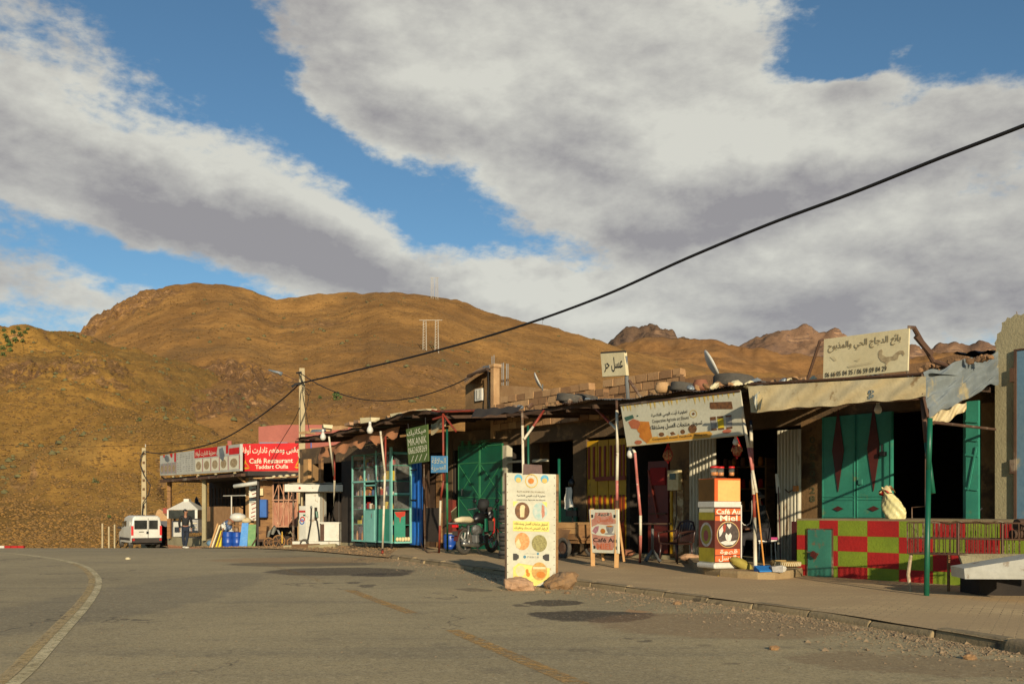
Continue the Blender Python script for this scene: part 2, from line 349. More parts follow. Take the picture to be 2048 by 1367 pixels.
m_cream = mat('cream_vinyl', sr(204, 199, 174), sr(188, 182, 156), 2, .5, .55, .05, 8, dirt=sr(160, 130, 84), dirt_amt=.3, dirt_sc=5)
m_vinyl = mat('white_vinyl', sr(228, 222, 196), sr(214, 206, 176), 2, .5, .5)
m_board = mat('weathered_board', sr(214, 200, 160), sr(196, 180, 138), 1.8, .6, .7, .1, dirt=sr(150, 124, 86), dirt_amt=.33, dirt_sc=4)
m_canvas = mat('canvas', sr(206, 188, 146), sr(178, 158, 116), 2.2, .6, .9, .3, 30, dirt=sr(140, 112, 72), dirt_amt=.36, dirt_sc=3)
m_white = mat('white_enamel', sr(214, 210, 194), sr(192, 188, 170), 2, .6, .5, .1, dirt=sr(132, 100, 66), dirt_amt=.36, dirt_sc=3)
m_wplas = mat('white_plastic', sr(208, 204, 190), sr(206, 200, 184), 3, .5, .4)
m_grey = mat('grey_metal', sr(120, 120, 116), sr(96, 96, 92), 2, .5, .5, 0, metal=.3)
m_greyp = mat('light_grey_panel', sr(190, 188, 176), sr(172, 170, 156), 1, .5, .5)
m_black = mat('black_rubber', sr(34, 33, 31), sr(24, 23, 22), 6, .5, .8, .2, 40)
m_tyre = mat('dusty_tyre', sr(84, 79, 70), sr(60, 56, 50), 5, .6, .9, .5, 50, dirt=sr(96, 86, 70), dirt_amt=.4, dirt_sc=6)
m_blackp = mat('black_plastic', sr(26, 25, 25), sr(18, 18, 18), 3, .5, .4)
m_chrome = mat('steel', sr(170, 168, 160), sr(120, 118, 112), 5, .5, .3, 0, metal=.8)
m_brownpl = mat('brown_plastic', sr(66, 42, 35), sr(54, 34, 28), 3, .5, .35)
m_wood = mat('old_wood', sr(150, 110, 66), sr(112, 78, 46), 3, .6, .85, .4, 20, stretch=(1, 1, 4), dirt=sr(80, 56, 36), dirt_amt=.4)
m_woodl = mat('pale_wood', sr(196, 152, 96), sr(166, 122, 74), 3, .6, .8, .3, 20, dirt=sr(120, 86, 52), dirt_amt=.34)
m_woodd = mat('dark_wood', sr(84, 60, 40), sr(56, 40, 28), 3, .6, .85, .4, 20)
m_lattice = mat('salmon_wood', sr(182, 136, 104), sr(156, 110, 82), 3, .5, .8, .2)
m_salmon = mat('salmon_board', sr(150, 92, 70), sr(172, 126, 98), 2, .6, .85, .2, dirt=sr(206, 176, 130), dirt_amt=.36, dirt_sc=4)
m_bbarrel = mat('blue_barrel_plastic', sr(24, 74, 160), sr(18, 60, 136), 2, .5, .4)
m_clay = mat('clay_pot', sr(150, 96, 68), sr(124, 76, 52), 3, .5, .85, .2)
m_rockp = mat('pale_rock', sr(190, 152, 116), sr(160, 122, 90), 3, .6, .9, 1., 14, dirt=sr(130, 96, 70), dirt_amt=.4)
m_rocko = mat('ochre_rock', sr(156, 118, 76), sr(122, 96, 68), 3, .6, .9, 1., 14, dirt=sr(96, 80, 62), dirt_amt=.42)
m_rockr = mat('reddish_rock', sr(116, 80, 62), sr(96, 68, 54), 3, .6, .9, 1., 14)
m_skin = mat('skin', sr(150, 104, 76), sr(136, 92, 66), 8, .5, .6)
m_jacket = mat('dark_jacket_cloth', sr(22, 21, 20), sr(14, 13, 13), 6, .5, .8, .3, 30)
m_jeans = mat('blue_jeans', sr(32, 40, 54), sr(24, 30, 42), 8, .5, .9)
m_gown = mat('dark_grey_cloth', sr(50, 46, 48), sr(36, 34, 36), 6, .5, .9)
m_text = mat('ink', sr(44, 40, 34), None, 5, .5, .7)
m_fink = mat('faded_brown_ink', sr(112, 96, 70), sr(150, 134, 98), 9, .7, .8)
m_honey = mat('honey_amber', sr(206, 130, 44), sr(186, 108, 34), 6, .5, .4)
m_pyel = mat('print_yellow', sr(206, 176, 92), sr(194, 160, 74), 6, .5, .6)
m_pblue = mat('print_blue', sr(70, 150, 186), sr(120, 176, 180), 22, .7, .6)
m_pbrn = mat('print_brown', sr(138, 92, 50), sr(62, 40, 24), 22, .7, .6)
m_pgrn = mat('print_green', sr(170, 160, 96), sr(96, 84, 48), 36, .7, .6)
m_plt = mat('print_pale', sr(222, 206, 160), sr(200, 176, 120), 12, .6, .6)
m_porg = mat('print_orange', sr(214, 170, 106), sr(186, 112, 54), 26, .6, .6)
m_coffee = mat('print_coffee_brown', sr(112, 48, 30), sr(92, 38, 24), 6, .5, .45)
m_vorange = mat('vinyl_orange', sr(220, 104, 50), sr(204, 88, 40), 4, .5, .45)
m_volive = mat('vinyl_olive_yellow', sr(176, 160, 40), sr(140, 128, 30), 4, .5, .45)
m_pgrey = mat('print_grey', sr(110, 106, 100), sr(176, 172, 164), 12, .7, .6)
m_pgrn2 = mat('painted_green_board', sr(84, 104, 48), sr(70, 88, 40), 2.4, .5, .8, .1, dirt=sr(60, 72, 36), dirt_amt=.36, dirt_sc=4)
m_pblue2 = mat('painted_sky_blue_board', sr(96, 156, 196), sr(80, 138, 180), 3, .5, .8, .1)
m_chalk = mat('hand_painted_white', sr(224, 220, 190), None, 8, .4, .8)
m_cable = mat('black_cable', sr(22, 20, 20), None, 3, .4, .7)
def glass_mat():
    m = bpy.data.materials.new('dusty_glass'); m.use_nodes = True; T = NT(m.node_tree); b = m.node_tree.nodes['Principled BSDF']
    geo = T.n('ShaderNodeNewGeometry'); n1 = T.noise(geo.outputs['Position'], 2.5, 5, .6)
    b.inputs['Base Color'].default_value = (.55, .55, .48, 1); b.inputs['Roughness'].default_value = .08
    tr = T.n('ShaderNodeBsdfTransparent'); mx = T.n('ShaderNodeMixShader'); T.l(T.ramp(n1, .3, .8, .03, .18), mx.inputs[0])
    T.l(tr.outputs[0], mx.inputs[1]); T.l(b.outputs[0], mx.inputs[2]); T.l(mx.outputs[0], m.node_tree.nodes['Material Output'].inputs[0]); return m
m_glass = glass_mat()
m_cglass = mat('dark_car_glass', sr(30, 32, 32), sr(60, 62, 58), 2, .6, .08)
# ============================================================ land
def hsh(ix, iy, s):
    n = (ix.astype(np.int64)*374761393+iy.astype(np.int64)*668265263+s*1442695041) & 0x7fffffff
    n = ((n ^ (n >> 13))*1274126177) & 0x7fffffff; return ((n ^ (n >> 16)) & 0xffff)/65535.
def vn(x, y, s=0):
    x0 = np.floor(x); y0 = np.floor(y); fx = x-x0; fy = y-y0; fx = fx*fx*fx*(fx*(fx*6-15)+10); fy = fy*fy*fy*(fy*(fy*6-15)+10)
    a, b, c, d = hsh(x0, y0, s), hsh(x0+1, y0, s), hsh(x0, y0+1, s), hsh(x0+1, y0+1, s)
    return (a*(1-fx)+b*fx)*(1-fy)+(c*(1-fx)+d*fx)*fy
def fbm(x, y, s=0, o=5, g_=.5, ridge=False):
    t = np.zeros(np.broadcast(x, y).shape); a = 1.; n = 0
    for i in range(o):
        v = vn(x*2**i+17*i, y*2**i-9*i, s+i)
        if ridge: v = 1-np.abs(2*v-1)
        t += a*v; n += a; a *= g_
    return t/n
def gmesh(name, X, Y, Z_, m, smooth=True, **props):
    nu, nv = X.shape; co = np.stack([X, Y, Z_], -1).reshape(-1, 3)
    i = np.arange(nu-1)[:, None]*nv+np.arange(nv-1)[None]; q = np.stack([i, i+nv, i+nv+1, i+1], -1).reshape(-1, 4)
    me = bpy.data.meshes.new(name); me.vertices.add(len(co)); me.vertices.foreach_set('co', co.ravel())
    me.loops.add(q.size); me.loops.foreach_set('vertex_index', q.ravel()); me.polygons.add(len(q))
    me.polygons.foreach_set('loop_start', np.arange(0, q.size, 4)); me.polygons.foreach_set('use_smooth', np.full(len(q), smooth))
    me.update(calc_edges=True); me.validate(); me.materials.append(m); o = bpy.data.objects.new(name, me); COL.objects.link(o); RM[o.name] = Matrix()
    for k, v in props.items(): o[k] = v
    return o
def hill_mat(name, grass, dry, rock, pale, sc=1., rocky=.5, specks=.5, outc=()):
    m = bpy.data.materials.new(name); m.use_nodes = True; T = NT(m.node_tree); b = m.node_tree.nodes['Principled BSDF']
    geo = T.n('ShaderNodeNewGeometry'); pos = geo.outputs['Position']; sxn = T.n('ShaderNodeSeparateXYZ'); T.l(geo.outputs['Normal'], sxn.inputs[0])
    v = T.mapping(pos, scale=(sc, sc*.4, sc*1.1))
    big = T.noise(v, .018, 6, .6); mid = T.noise(v, .09, 8, .65); fine = T.noise(v, .55, 6, .7); vf = T.noise(v, 2.6, 3, .7)
    c = T.mix(T.ramp(big, .36, .64), grass, dry)
    c = T.mix(T.m('MULTIPLY', T.ramp(mid, .42, .66), .6), c, tuple(x*.66 for x in dry))
    steep = T.ramp(sxn.outputs[2], .62, .86, 1., 0.)
    rk = T.m('MULTIPLY', T.ramp(T.m('ADD', T.m('MULTIPLY', steep, .5), T.m('ADD', mid, T.m('MULTIPLY', T.m('SUBTRACT', fine, .5), .5))), .86-rocky*.25, 1.02-rocky*.25), .8)
    strata = T.noise(T.mapping(pos, scale=(sc*.3, sc*.3, sc*2.4), rot=(.25, .12, 0)), .35, 5, .6)
    rc = T.mix(T.ramp(strata, .42, .6), rock, pale)
    c = T.mix(rk, c, rc)
    wv_ = T.vm('ADD', pos, T.vm('MULTIPLY', T.vm('SUBTRACT', T.noise(pos, .03*sc, 3, .5, out=1), (.5, .5, .5)).outputs[0], (30/sc, 30/sc, 10/sc)).outputs[0]).outputs[0]
    wo_ = T.vm('ADD', pos, T.vm('MULTIPLY', T.vm('SUBTRACT', T.noise(pos, .13, 5, .65, out=1), (.5, .5, .5)).outputs[0], (16, 16, 12)).outputs[0]).outputs[0]
    stk = T.noise(T.mapping(wv_, scale=(sc*.5, sc*.15, sc*1.1), rot=(.1, .5, .2)), .5, 7, .72)
    c = T.mix(T.m('MULTIPLY', T.ramp(stk, .50, .62), .22), c, tuple(x*.6 for x in dry)); c = T.mix(T.m('MULTIPLY', T.ramp(stk, .48, .38), .2), c, tuple(min(1, x*1.2) for x in grass))
    c = T.mix(T.m('MULTIPLY', T.ramp(T.noise(T.mapping(pos, loc=(40, 9, 3)), .035*sc, 6, .62), .52, .66), .5), c, (dry[0]*.72, dry[1]*.86, dry[2]*1.15))
    for (ox, oy, oz, rad, kk) in outc:
        dd = T.vm('LENGTH', T.vm('MULTIPLY', T.vm('SUBTRACT', wo_, (ox, oy, oz)).outputs[0], (1/rad, 1/rad, 1/rad)).outputs[0]).outputs['Value']
        vs2 = T.noise(T.mapping(pos, scale=(.5, .5, .09)), .9*sc, 6, .7); c = T.mix(T.m('MULTIPLY', T.ramp(dd, 1.05, .75), T.m('MULTIPLY', T.ramp(T.m('ADD', vs2, T.m('MULTIPLY', T.m('SUBTRACT', mid, .5), .6)), .40, .50), kk)), c, T.mix(T.ramp(vs2, .5, .7), rock, tuple(min(1, x*1.12) for x in pale)))
    # tufts and scrub: small dark and bright flecks
    c = T.mix(T.m('MULTIPLY', T.ramp(fine, .54, .66), specks*.75), c, tuple(x*.42 for x in dry))
    c = T.mix(T.m('MULTIPLY', T.ramp(vf, .56, .66), specks*.6), c, tuple(x*.5 for x in grass))
    c = T.mix(T.m('MULTIPLY', T.ramp(vf, .44, .34), specks*.35), c, tuple(min(1, x*1.35) for x in grass))
    T.l(c, b.inputs['Base Color']); b.inputs['Roughness'].default_value = 1; b.inputs['Specular IOR Level'].default_value = .1
    bp = T.n('ShaderNodeBump'); bp.inputs['Strength'].default_value = .7; bp.inputs['Distance'].default_value = .8/sc
    T.l(T.m('ADD', T.m('MULTIPLY', mid, 1.6), T.m('ADD', T.m('MULTIPLY', fine, .7), T.m('MULTIPLY', vf, .16))), bp.inputs['Height']); T.l(bp.outputs[0], b.inputs['Normal'])
    return m
OUTC = dict(hillside=[(-55, 197, 28, 15, .95), (-47, 168, 21, 9, .95), (-45, 152, 17, 8, .9), (-47, 182, 24, 7, .8), (-166, 408, 82, 34, .8), (-63, 325, 62, 9, .6), (-21, 218, 32, 15, .45), (-27, 164, 17, 8, .5)], hill_spur=[(-65, 143, 21, 8, .9), (-64, 153, 23.5, 7, .85), (-69, 140, 19.6, 7, .8), (-80, 150, 20, 9, .6)])
OCH = sr(172, 127, 70); DRY = sr(140, 102, 58); ROCK = sr(112, 84, 58); PALE = sr(184, 140, 94)
m_hill = hill_mat('hill_grass_and_rock', OCH, DRY, ROCK, PALE, 1., .5, .45, outc=OUTC['hillside'])
m_spur = hill_mat('spur_grass_and_rock', sr(166, 124, 60), sr(130, 100, 54), sr(104, 78, 54), sr(176, 134, 90), 1.9, .62, .6, outc=OUTC['hill_spur'])
m_hill2 = hill_mat('far_ochre_slope', sr(160, 116, 68), sr(136, 98, 60), sr(104, 74, 56), sr(170, 118, 74), .5, .55, .4)
m_peak = hill_mat('far_bare_rock', sr(124, 98, 74), sr(100, 78, 62), sr(78, 64, 56), sr(140, 110, 84), .3, .9, .5)
m_mesa = hill_mat('far_mesa_rock', sr(150, 116, 86), sr(128, 98, 76), sr(92, 76, 68), sr(164, 128, 96), .28, .8, .4)
HILLS = {}
def make_hill(name, sky_pts, r0, r1, zf, m, az0, az1, nu, nv, amp, fscale, power=1.05, seed=0, rough_sky=.0015, ridgey=.5):
    az = np.linspace(az0, az1, nu); px = 1024+F*np.tan(az); xs = [p[0] for p in sky_pts]; ys = [p[1] for p in sky_pts]
    pxx = np.interp(px, xs, ys); k = np.ones(5)/5; pxx = np.convolve(np.pad(pxx, 2, mode='edge'), k, 'valid')
    tn = (HOR-pxx)/F*np.cos(az); tn = tn+(fbm(az*70, az*0+3.3, seed+50, 4, .5)-.5)*2*rough_sky*1.6
    t = np.concatenate([np.linspace(0, 1, nv), np.linspace(1, 1.6, nv//5)[1:]])
    Rr = r0+(r1-r0)*t; A2, T2 = np.meshgrid(az, t, indexing='ij'); R2 = r0+(r1-r0)*T2; X = R2*np.sin(A2); Y = R2*np.cos(A2)
    zr = tn*r1+ZC; H = zf+(zr[:, None]-zf)*np.where(T2 <= 1, np.clip(T2, 0, 1)**power, 1-(T2-1)*1.1)
    wx = X+amp*2*(fbm(X/fscale, Y/fscale, seed+9, 3)-.5); wy = Y+amp*2*(fbm(X/fscale, Y/fscale, seed+19, 3)-.5)
    big = fbm(wx/fscale, wy/fscale, seed, 4)-.5; rd = fbm(wx/(fscale*.5), wy/(fscale*1.7), seed+3, 5, .55, True)-.6; sm = fbm(X/(fscale*.09), Y/(fscale*.09), seed+7, 4, .6)-.5
    env = np.clip(T2*6, 0, 1)
    H = H+env*amp*(big*1.2-ridgey*rd*.8+sm*.09)
    for (ox, oy, oz, rad, kk) in OUTC.get(name, ()):          # bare outcrops: steep ribs with gullies between them
        m_ = np.clip(1.15-np.hypot(X-ox, Y-oy)/rad, 0, 1)**.7; aa_ = np.arctan2(X, Y)*oy
        H = H+m_*kk*rad*.24*(fbm(aa_/(rad*.10), R2/(rad*.5), seed+71, 4, .6, True)-.55)*1.6
    # benches of harder rock
    H2 = H+1.2*np.sin((H+big*30)/(amp*.35)+X/fscale*.8)*amp*.006; H = H+(H2-H)*env
    cur = ((H-ZC)/R2)[:, t <= 1.05].max(1); f = (tn/np.maximum(cur, 1e-3)); kk = np.ones(21)/21; f = np.convolve(np.pad(f, 10, mode='edge'), kk, 'valid')
    H = zf+(H-zf)*(f[:, None]*(T2**.5).clip(0, 1)+(1-(T2**.5).clip(0, 1)))
    HILLS[name] = (X, Y, H); return gmesh(name, X, Y, H, m, kind='structure')
main_sky = [(-2600, 640), (-900, 560), (-300, 640), (60, 700), (130, 690), (160, 667), (180, 637), (205, 622), (235, 607), (290, 583), (345, 568), (400, 565), (450, 569), (500, 579), (545, 596), (600, 591), (680, 588), (735, 588), (750, 578), (775, 580), (800, 589), (850, 587), (900, 597), (960, 615), (1020, 634), (1100, 655), (1160, 670), (1210, 688), (1300, 708), (1420, 735), (1600, 752), (1800, 745), (2100, 720), (2600, 650), (3400, 560), (5200, 600)]
make_hill('hillside', main_sky, 78, 470, -1.6, m_hill, math.radians(-62), math.radians(62), 760, 330, 10, 85, 1.08, 3)
spur_sky = [(-2600, 560), (-700, 600), (-200, 640), (0, 650), (50, 653), (110, 662), (160, 668), (240, 690), (330, 715), (430, 742), (500, 800), (560, 880), (640, 960), (760, 1010), (1000, 1020), (3000, 1025)]
make_hill('hill_spur', spur_sky, 66, 215, -1.5, m_spur, math.radians(-62), math.radians(-8), 460, 260, 8, 34, 1.0, 31, ridgey=.75)
hill2_sky = [(900, 760), (1050, 735), (1150, 715), (1213, 699), (1240, 688), (1290, 673), (1340, 674), (1400, 676), (1430, 678), (1470, 689), (1560, 702), (1640, 710), (1750, 716), (1850, 712), (1900, 704), (2000, 700), (2200, 690), (3200, 640)]
make_hill('ochre_ridge', hill2_sky, 480, 900, 8, m_hill2, math.radians(-8), math.radians(55), 460, 110, 34, 150, 1.0, 61)
make_hill('rocky_peak', [(900, 740), (1150, 720), (1195, 705), (1213, 690), (1232, 664), (1252, 656), (1275, 652), (1298, 645), (1312, 650), (1335, 656), (1350, 664), (1368, 672), (1420, 690), (1560, 720), (1900, 735)], 1100, 1700, 30, m_peak, math.radians(-4), math.radians(26), 420, 90, 60, 150, 1.0, 81, .0022, .8)
make_hill('mesa', [(1300, 730), (1440, 700), (1497, 686), (1518, 671), (1550, 661), (1600, 658), (1670, 658), (1690, 668), (1730, 682), (1790, 690), (1860, 688), (1900, 686), (1960, 689), (2048, 690), (2300, 670), (2900, 640)], 1300, 1900, 40, m_mesa, math.radians(7), math.radians(46), 420, 90, 66, 170, .9, 91, .0008, .8)

# scrub and loose stones that give the near slopes their grain: one uncountable mass each
def scatter(name, hill, n, m, size, tlim=(0.02, .75), flat=.7, sides=4, clus=0., smin=.5, green=False, seed=5):
    X, Y, H = HILLS[hill]; r = np.random.default_rng(seed); nu, nv = X.shape; nv = int(nv*.83)
    i = (r.random(n)*(nu-2)).astype(int); j = ((tlim[0]+(tlim[1]-tlim[0])*r.random(n)**1.5)*nv).astype(int)
    fx, fy = r.random(n), r.random(n)
    px = X[i, j]*(1-fx)+X[i+1, j]*fx; py = Y[i, j]*(1-fy)+Y[i, j+1]*fy
    px += (X[i, j+1]-X[i, j])*fy; pz = H[i, j]*(1-fy)+H[i, j+1]*fy; pz = pz*(1-fx)+(H[i+1, j]*(1-fy)+H[i+1, j+1]*fy)*fx
    if clus:
        k = fbm(px/26, py/26, 77+seed, 3) > clus; px, py, pz = px[k], py[k], pz[k]; n = len(px)
    s = size*(smin+r.random(n)**2.2*1.4)
    ang = np.arange(sides)*2*np.pi/sides; V = []
    ring = np.stack([np.cos(ang), np.sin(ang), np.zeros(sides)], -1)
    tmpl = np.concatenate([ring*1.0-[0, 0, .15], ring[:, [1, 0, 2]]*np.array([.7, .7, 1])+[0, 0, flat*.6], [[0, 0, flat]]])
    jit = 1+(r.random((n, len(tmpl), 3))-.5)*.6
    V = tmpl[None]*jit*s[:, None, None]+np.stack([px, py, pz], -1)[:, None]
    q = []
    for a in range(sides):
        b = (a+1) % sides; q += [[a, b, sides+b], [a, sides+b, sides+a], [sides+a, sides+b, 2*sides]]
    q = np.array(q); Fq = (np.arange(n)*len(tmpl))[:, None, None]+q[None]
    me = bpy.data.meshes.new(name); V = V.reshape(-1, 3); me.vertices.add(len(V)); me.vertices.foreach_set('co', V.ravel())
    Fq = Fq.reshape(-1, 3); me.loops.add(Fq.size); me.loops.foreach_set('vertex_index', Fq.ravel()); me.polygons.add(len(Fq)); me.polygons.foreach_set('loop_start', np.arange(0, Fq.size, 3))
    me.update(calc_edges=True); me.validate(); me.materials.append(m); o = bpy.data.objects.new(name, me); COL.objects.link(o); o['kind'] = 'stuff'; return o
m_scrubd = mat('dry_scrub_brown', sr(126, 96, 52), sr(104, 80, 46), .5, .6, 1., 0)
m_scrubg = mat('grey_green_scrub', sr(112, 106, 68), sr(86, 84, 54), .5, .6, 1., 0)
m_straw = mat('straw_tuft', sr(142, 106, 52), sr(128, 96, 48), .5, .6, 1., 0)
scatter('dry_scrub', 'hill_spur', 60000, m_scrubd, .11, (.0, .99), .6, seed=1)
scatter('straw_tufts', 'hill_spur', 60000, m_straw, .10, (.0, .99), .6, seed=2)
scatter('green_scrub', 'hill_spur', 4500, m_scrubg, .26, (.0, .99), .7, clus=.5, seed=3)
scatter('hill_scrub', 'hillside', 50000, m_scrubd, .2, (.0, .99), .5, seed=4)
scatter('hill_tufts', 'hillside', 30000, m_straw, .18, (.0, .99), .5, seed=6)
scatter('hill_green_scrub', 'hillside', 3500, m_scrubg, .45, (.0, .99), .6, clus=.5, seed=7)

# ============================================================ ground, road, pavement
def dirt_mat():
    m = bpy.data.materials.new('trodden_dirt'); m.use_nodes = True; T = NT(m.node_tree); b = m.node_tree.nodes['Principled BSDF']
    pos = T.n('ShaderNodeNewGeometry').outputs['Position']; n1 = T.noise(pos, .5, 7, .6); n2 = T.noise(pos, 9, 6, .7)
    c = T.mix(T.ramp(n1, .3, .7), sr(190, 154, 104), sr(156, 126, 86)); c = T.mix(T.m('MULTIPLY', T.ramp(n2, .5, .7), .5), c, sr(92, 74, 52))
    T.l(c, b.inputs['Base Color']); b.inputs['Roughness'].default_value = 1
    bp = T.n('ShaderNodeBump'); bp.inputs['Strength'].default_value = .8; bp.inputs['Distance'].default_value = .04; T.l(n2, bp.inputs['Height']); T.l(bp.outputs[0], b.inputs['Normal']); return m
m_dirt = dirt_mat()
def road_mat():
    m = bpy.data.materials.new('dusty_asphalt'); m.use_nodes = True; T = NT(m.node_tree); b = m.node_tree.nodes['Principled BSDF']
    pos = T.n('ShaderNodeNewGeometry').outputs['Position']
    n1 = T.noise(pos, .22, 6, .6); n2 = T.noise(pos, 60, 3, .75); n3 = T.noise(pos, 2.2, 7, .7); n4 = T.noise(T.mapping(pos, rot=(0, 0, -.5), scale=(.3, 3.5, 1)), .5, 5, .55)
    c = T.mix(T.ramp(n1, .3, .7), sr(194, 172, 126), sr(168, 149, 110)); c = T.mix(T.m('MULTIPLY', T.ramp(n4, .5, .68), .22), c, sr(98, 92, 82))
    c = T.mix(T.m('MULTIPLY', T.ramp(n3, .52, .74), .4), c, sr(96, 88, 76))
    c = T.mix(T.m('MULTIPLY', T.ramp(n2, .5, .62), .5), c, sr(84, 76, 66)); c = T.mix(T.m('MULTIPLY', T.ramp(n2, .42, .34), .5), c, sr(190, 176, 150))
    wob = T.vm('ADD', pos, T.vm('MULTIPLY', T.vm('SUBTRACT', T.noise(pos, 1.4, 6, .65, out=1), (.5, .5, .5)).outputs[0], (.9, .9, 0)).outputs[0]).outputs[0]
    def stain(px, py, wpx, hpx, k, col, tilt=0.):
        nonlocal c
        p = on_g(px, py); w = wpx/F*p.y; h = hpx*p.y/(py-HOR)
        q = T.mapping(T.vm('SUBTRACT', wob, (p.x, p.y, 0)).outputs[0], rot=(0, 0, tilt)); q = T.vm('MULTIPLY', q, (1/w, 1/h, 0)).outputs[0]
        d = T.vm('LENGTH', q).outputs['Value']; c = T.mix(T.m('MULTIPLY', T.ramp(d, 1.08, .9), k), c, col)
    OIL = sr(58, 47, 38)
    for a in [(1190, 1233, 125, 12, .85), (1110, 1207, 50, 7, .8), (1040, 1212, 22, 3, .6), (680, 1143, 150, 8, .7), (600, 1128, 150, 5, .55), (760, 1150, 60, 4, .8), (735, 1172, 20, 3, .6), (710, 1166, 16, 2.5, .6), (1245, 1277, 16, 2, .5), (1300, 1283, 22, 3, .5), (1420, 1295, 30, 3, .3), (1460, 1330, 36, 3, .35), (560, 1103, 30, 2, .5), (950, 1180, 30, 3, .5), (1180, 1302, 40, 5, .25), (1450, 1205, 60, 3, .0)]:
        stain(*a, OIL)
    stain(1430, 1250, 260, 26, .5, sr(150, 116, 80), .3); stain(1270, 1222, 30, 4, .6, sr(196, 140, 90)); stain(620, 1120, 200, 6, .5, sr(176, 134, 84))
    stain(300, 1190, 150, 60, .25, sr(96, 92, 84)); stain(1850, 1330, 260, 22, .5, sr(140, 112, 80), .3)
    # cracks and tyre-worn bands
    cv = T.n('ShaderNodeTexVoronoi', feature='DISTANCE_TO_EDGE'); T.l(T.vm('ADD', T.mapping(pos, scale=(1, .7, 1)), T.vm('MULTIPLY', T.noise(pos, 2.2, 5, .6, out=1), (.9, .9, 0)).outputs[0]).outputs[0], cv.inputs['Vector']); cv.inputs['Scale'].default_value = .33
    c = T.mix(T.m('MULTIPLY', T.ramp(cv.outputs['Distance'], .007, .002), T.ramp(T.noise(pos, .35, 3, .5), .50, .58, 0, .7)), c, sr(70, 62, 50))
    sp = T.noise(pos, 22, 3, .7); c = T.mix(T.ramp(sp, .56, .66, 0, .35), c, sr(110, 98, 78)); c = T.mix(T.ramp(sp, .44, .36, 0, .3), c, sr(222, 204, 164))
    T.l(c, b.inputs['Base Color']); b.inputs['Roughness'].default_value = .85; b.inputs['Specular IOR Level'].default_value = .3
    bp = T.n('ShaderNodeBump'); bp.inputs['Strength'].default_value = .45; bp.inputs['Distance'].default_value = .008; T.l(T.noise(pos, 45, 5, .8), bp.inputs['Height'])
    b2 = T.n('ShaderNodeBump'); b2.inputs['Strength'].default_value = .35; b2.inputs['Distance'].default_value = .03; T.l(n3, b2.inputs['Height']); T.l(bp.outputs[0], b2.inputs['Normal']); T.l(b2.outputs[0], b.inputs['Normal']); return m
def pave_mat():
    m = bpy.data.materials.new('small_paving_blocks'); m.use_nodes = True; T = NT(m.node_tree); b = m.node_tree.nodes['Principled BSDF']
    pos = T.n('ShaderNodeNewGeometry').outputs['Position']; v = T.mapping(pos, rot=(0, 0, .5)); br = T.n('ShaderNodeTexBrick'); T.l(v, br.inputs['Vector'])
    for k, x in (('Scale', 1.), ('Brick Width', .2), ('Row Height', .1), ('Mortar Size', .006), ('Mortar Smooth', .4)): br.inputs[k].default_value = x
    br.inputs['Color1'].default_value = (*sr(222, 190, 136), 1); br.inputs['Color2'].default_value = (*sr(198, 168, 120), 1); br.inputs['Mortar'].default_value = (*sr(84, 70, 52), 1)
    n1 = T.noise(pos, .8, 7, .6); n2 = T.noise(pos, 30, 5, .7); c = T.mix(T.ramp(n1, .3, .6, .25, .95), br.outputs[0], sr(184, 154, 110)); c = T.mix(T.ramp(n2, .5, .72, 0, .4), c, sr(120, 98, 70))
    T.l(c, b.inputs['Base Color']); b.inputs['Roughness'].default_value = .95
    bp = T.n('ShaderNodeBump'); bp.inputs['Strength'].default_value = .6; bp.inputs['Distance'].default_value = .012
    T.l(T.m('ADD', T.m('MULTIPLY', T.m('MULTIPLY', br.outputs[1], T.ramp(n1, .3, .6, 1., .15)), -.7), n2), bp.inputs['Height']); T.l(bp.outputs[0], b.inputs['Normal']); return m
m_road = road_mat(); m_pave = pave_mat()
# dirt sheet to the horizon
rr = np.concatenate([np.linspace(0, 70, 90), np.geomspace(74, 6000, 50)]); th = np.linspace(0, 2*np.pi, 181)
R2, T2 = np.meshgrid(rr, th, indexing='ij'); X = R2*np.sin(T2); Y = R2*np.cos(T2); gmesh('ground', X, Y, gz(X, Y)-.012-np.clip(R2-60, 0, 30)*.02, m_dirt, kind='structure')
# outer edge of the asphalt, from behind the camera round the bend
KE = [on_g(*p) for p in [(2048, 1310), (1850, 1274), (1650, 1240), (1500, 1219), (1340, 1197), (1170, 1174), (1050, 1157), (900, 1135), (780, 1117)]]
DE = [gY(*p) for p in [(700, 26), (600, 29.5), (500, 35), (400, 43), (300, 52), (200, 58), (80, 60), (0, 58), (-200, 50)]]
outer = [Vector((5.6, -40, 0)), Vector((5.3, -5, 0)), Vector((4.9, 4, 0))]+KE+DE+[Vector((-75, 44, 0))]
inner = [Vector((-9, -40, 0)), Vector((-8, -10, 0)), Vector((-7.5, 0, 0)), Vector((-7.5, 5, 0)), Vector((-8, 8, 0)), Vector((-9, 11, 0)), Vector((-10, 13, 0)), Vector((-11.5, 15, 0)), Vector((-13, 17, 0)), Vector((-15, 19, 0)), Vector((-17, 20, 0)), Vector((-20, 22, 0)), Vector((-24, 23, 0)), Vector((-30, 25, 0)), Vector((-36, 26, 0)), Vector((-40, 27, 0)), Vector((-46, 28, 0)), Vector((-52, 29, 0)), Vector((-58, 30, 0)), Vector((-66, 31, 0)), Vector((-80, 32, 0))]
def dens(pts, k):
    t = np.linspace(0, len(pts)-1, (len(pts)-1)*k+1); a = np.array([[p.x, p.y] for p in pts]); return np.stack([np.interp(t, range(len(pts)), a[:, 0]), np.interp(t, range(len(pts)), a[:, 1])], -1)
m_ = min(len(outer), len(inner)); oo, ii = dens(outer[:m_], 8), dens(inner[:m_], 8); w = np.linspace(0, 1, 41)[None, :, None]
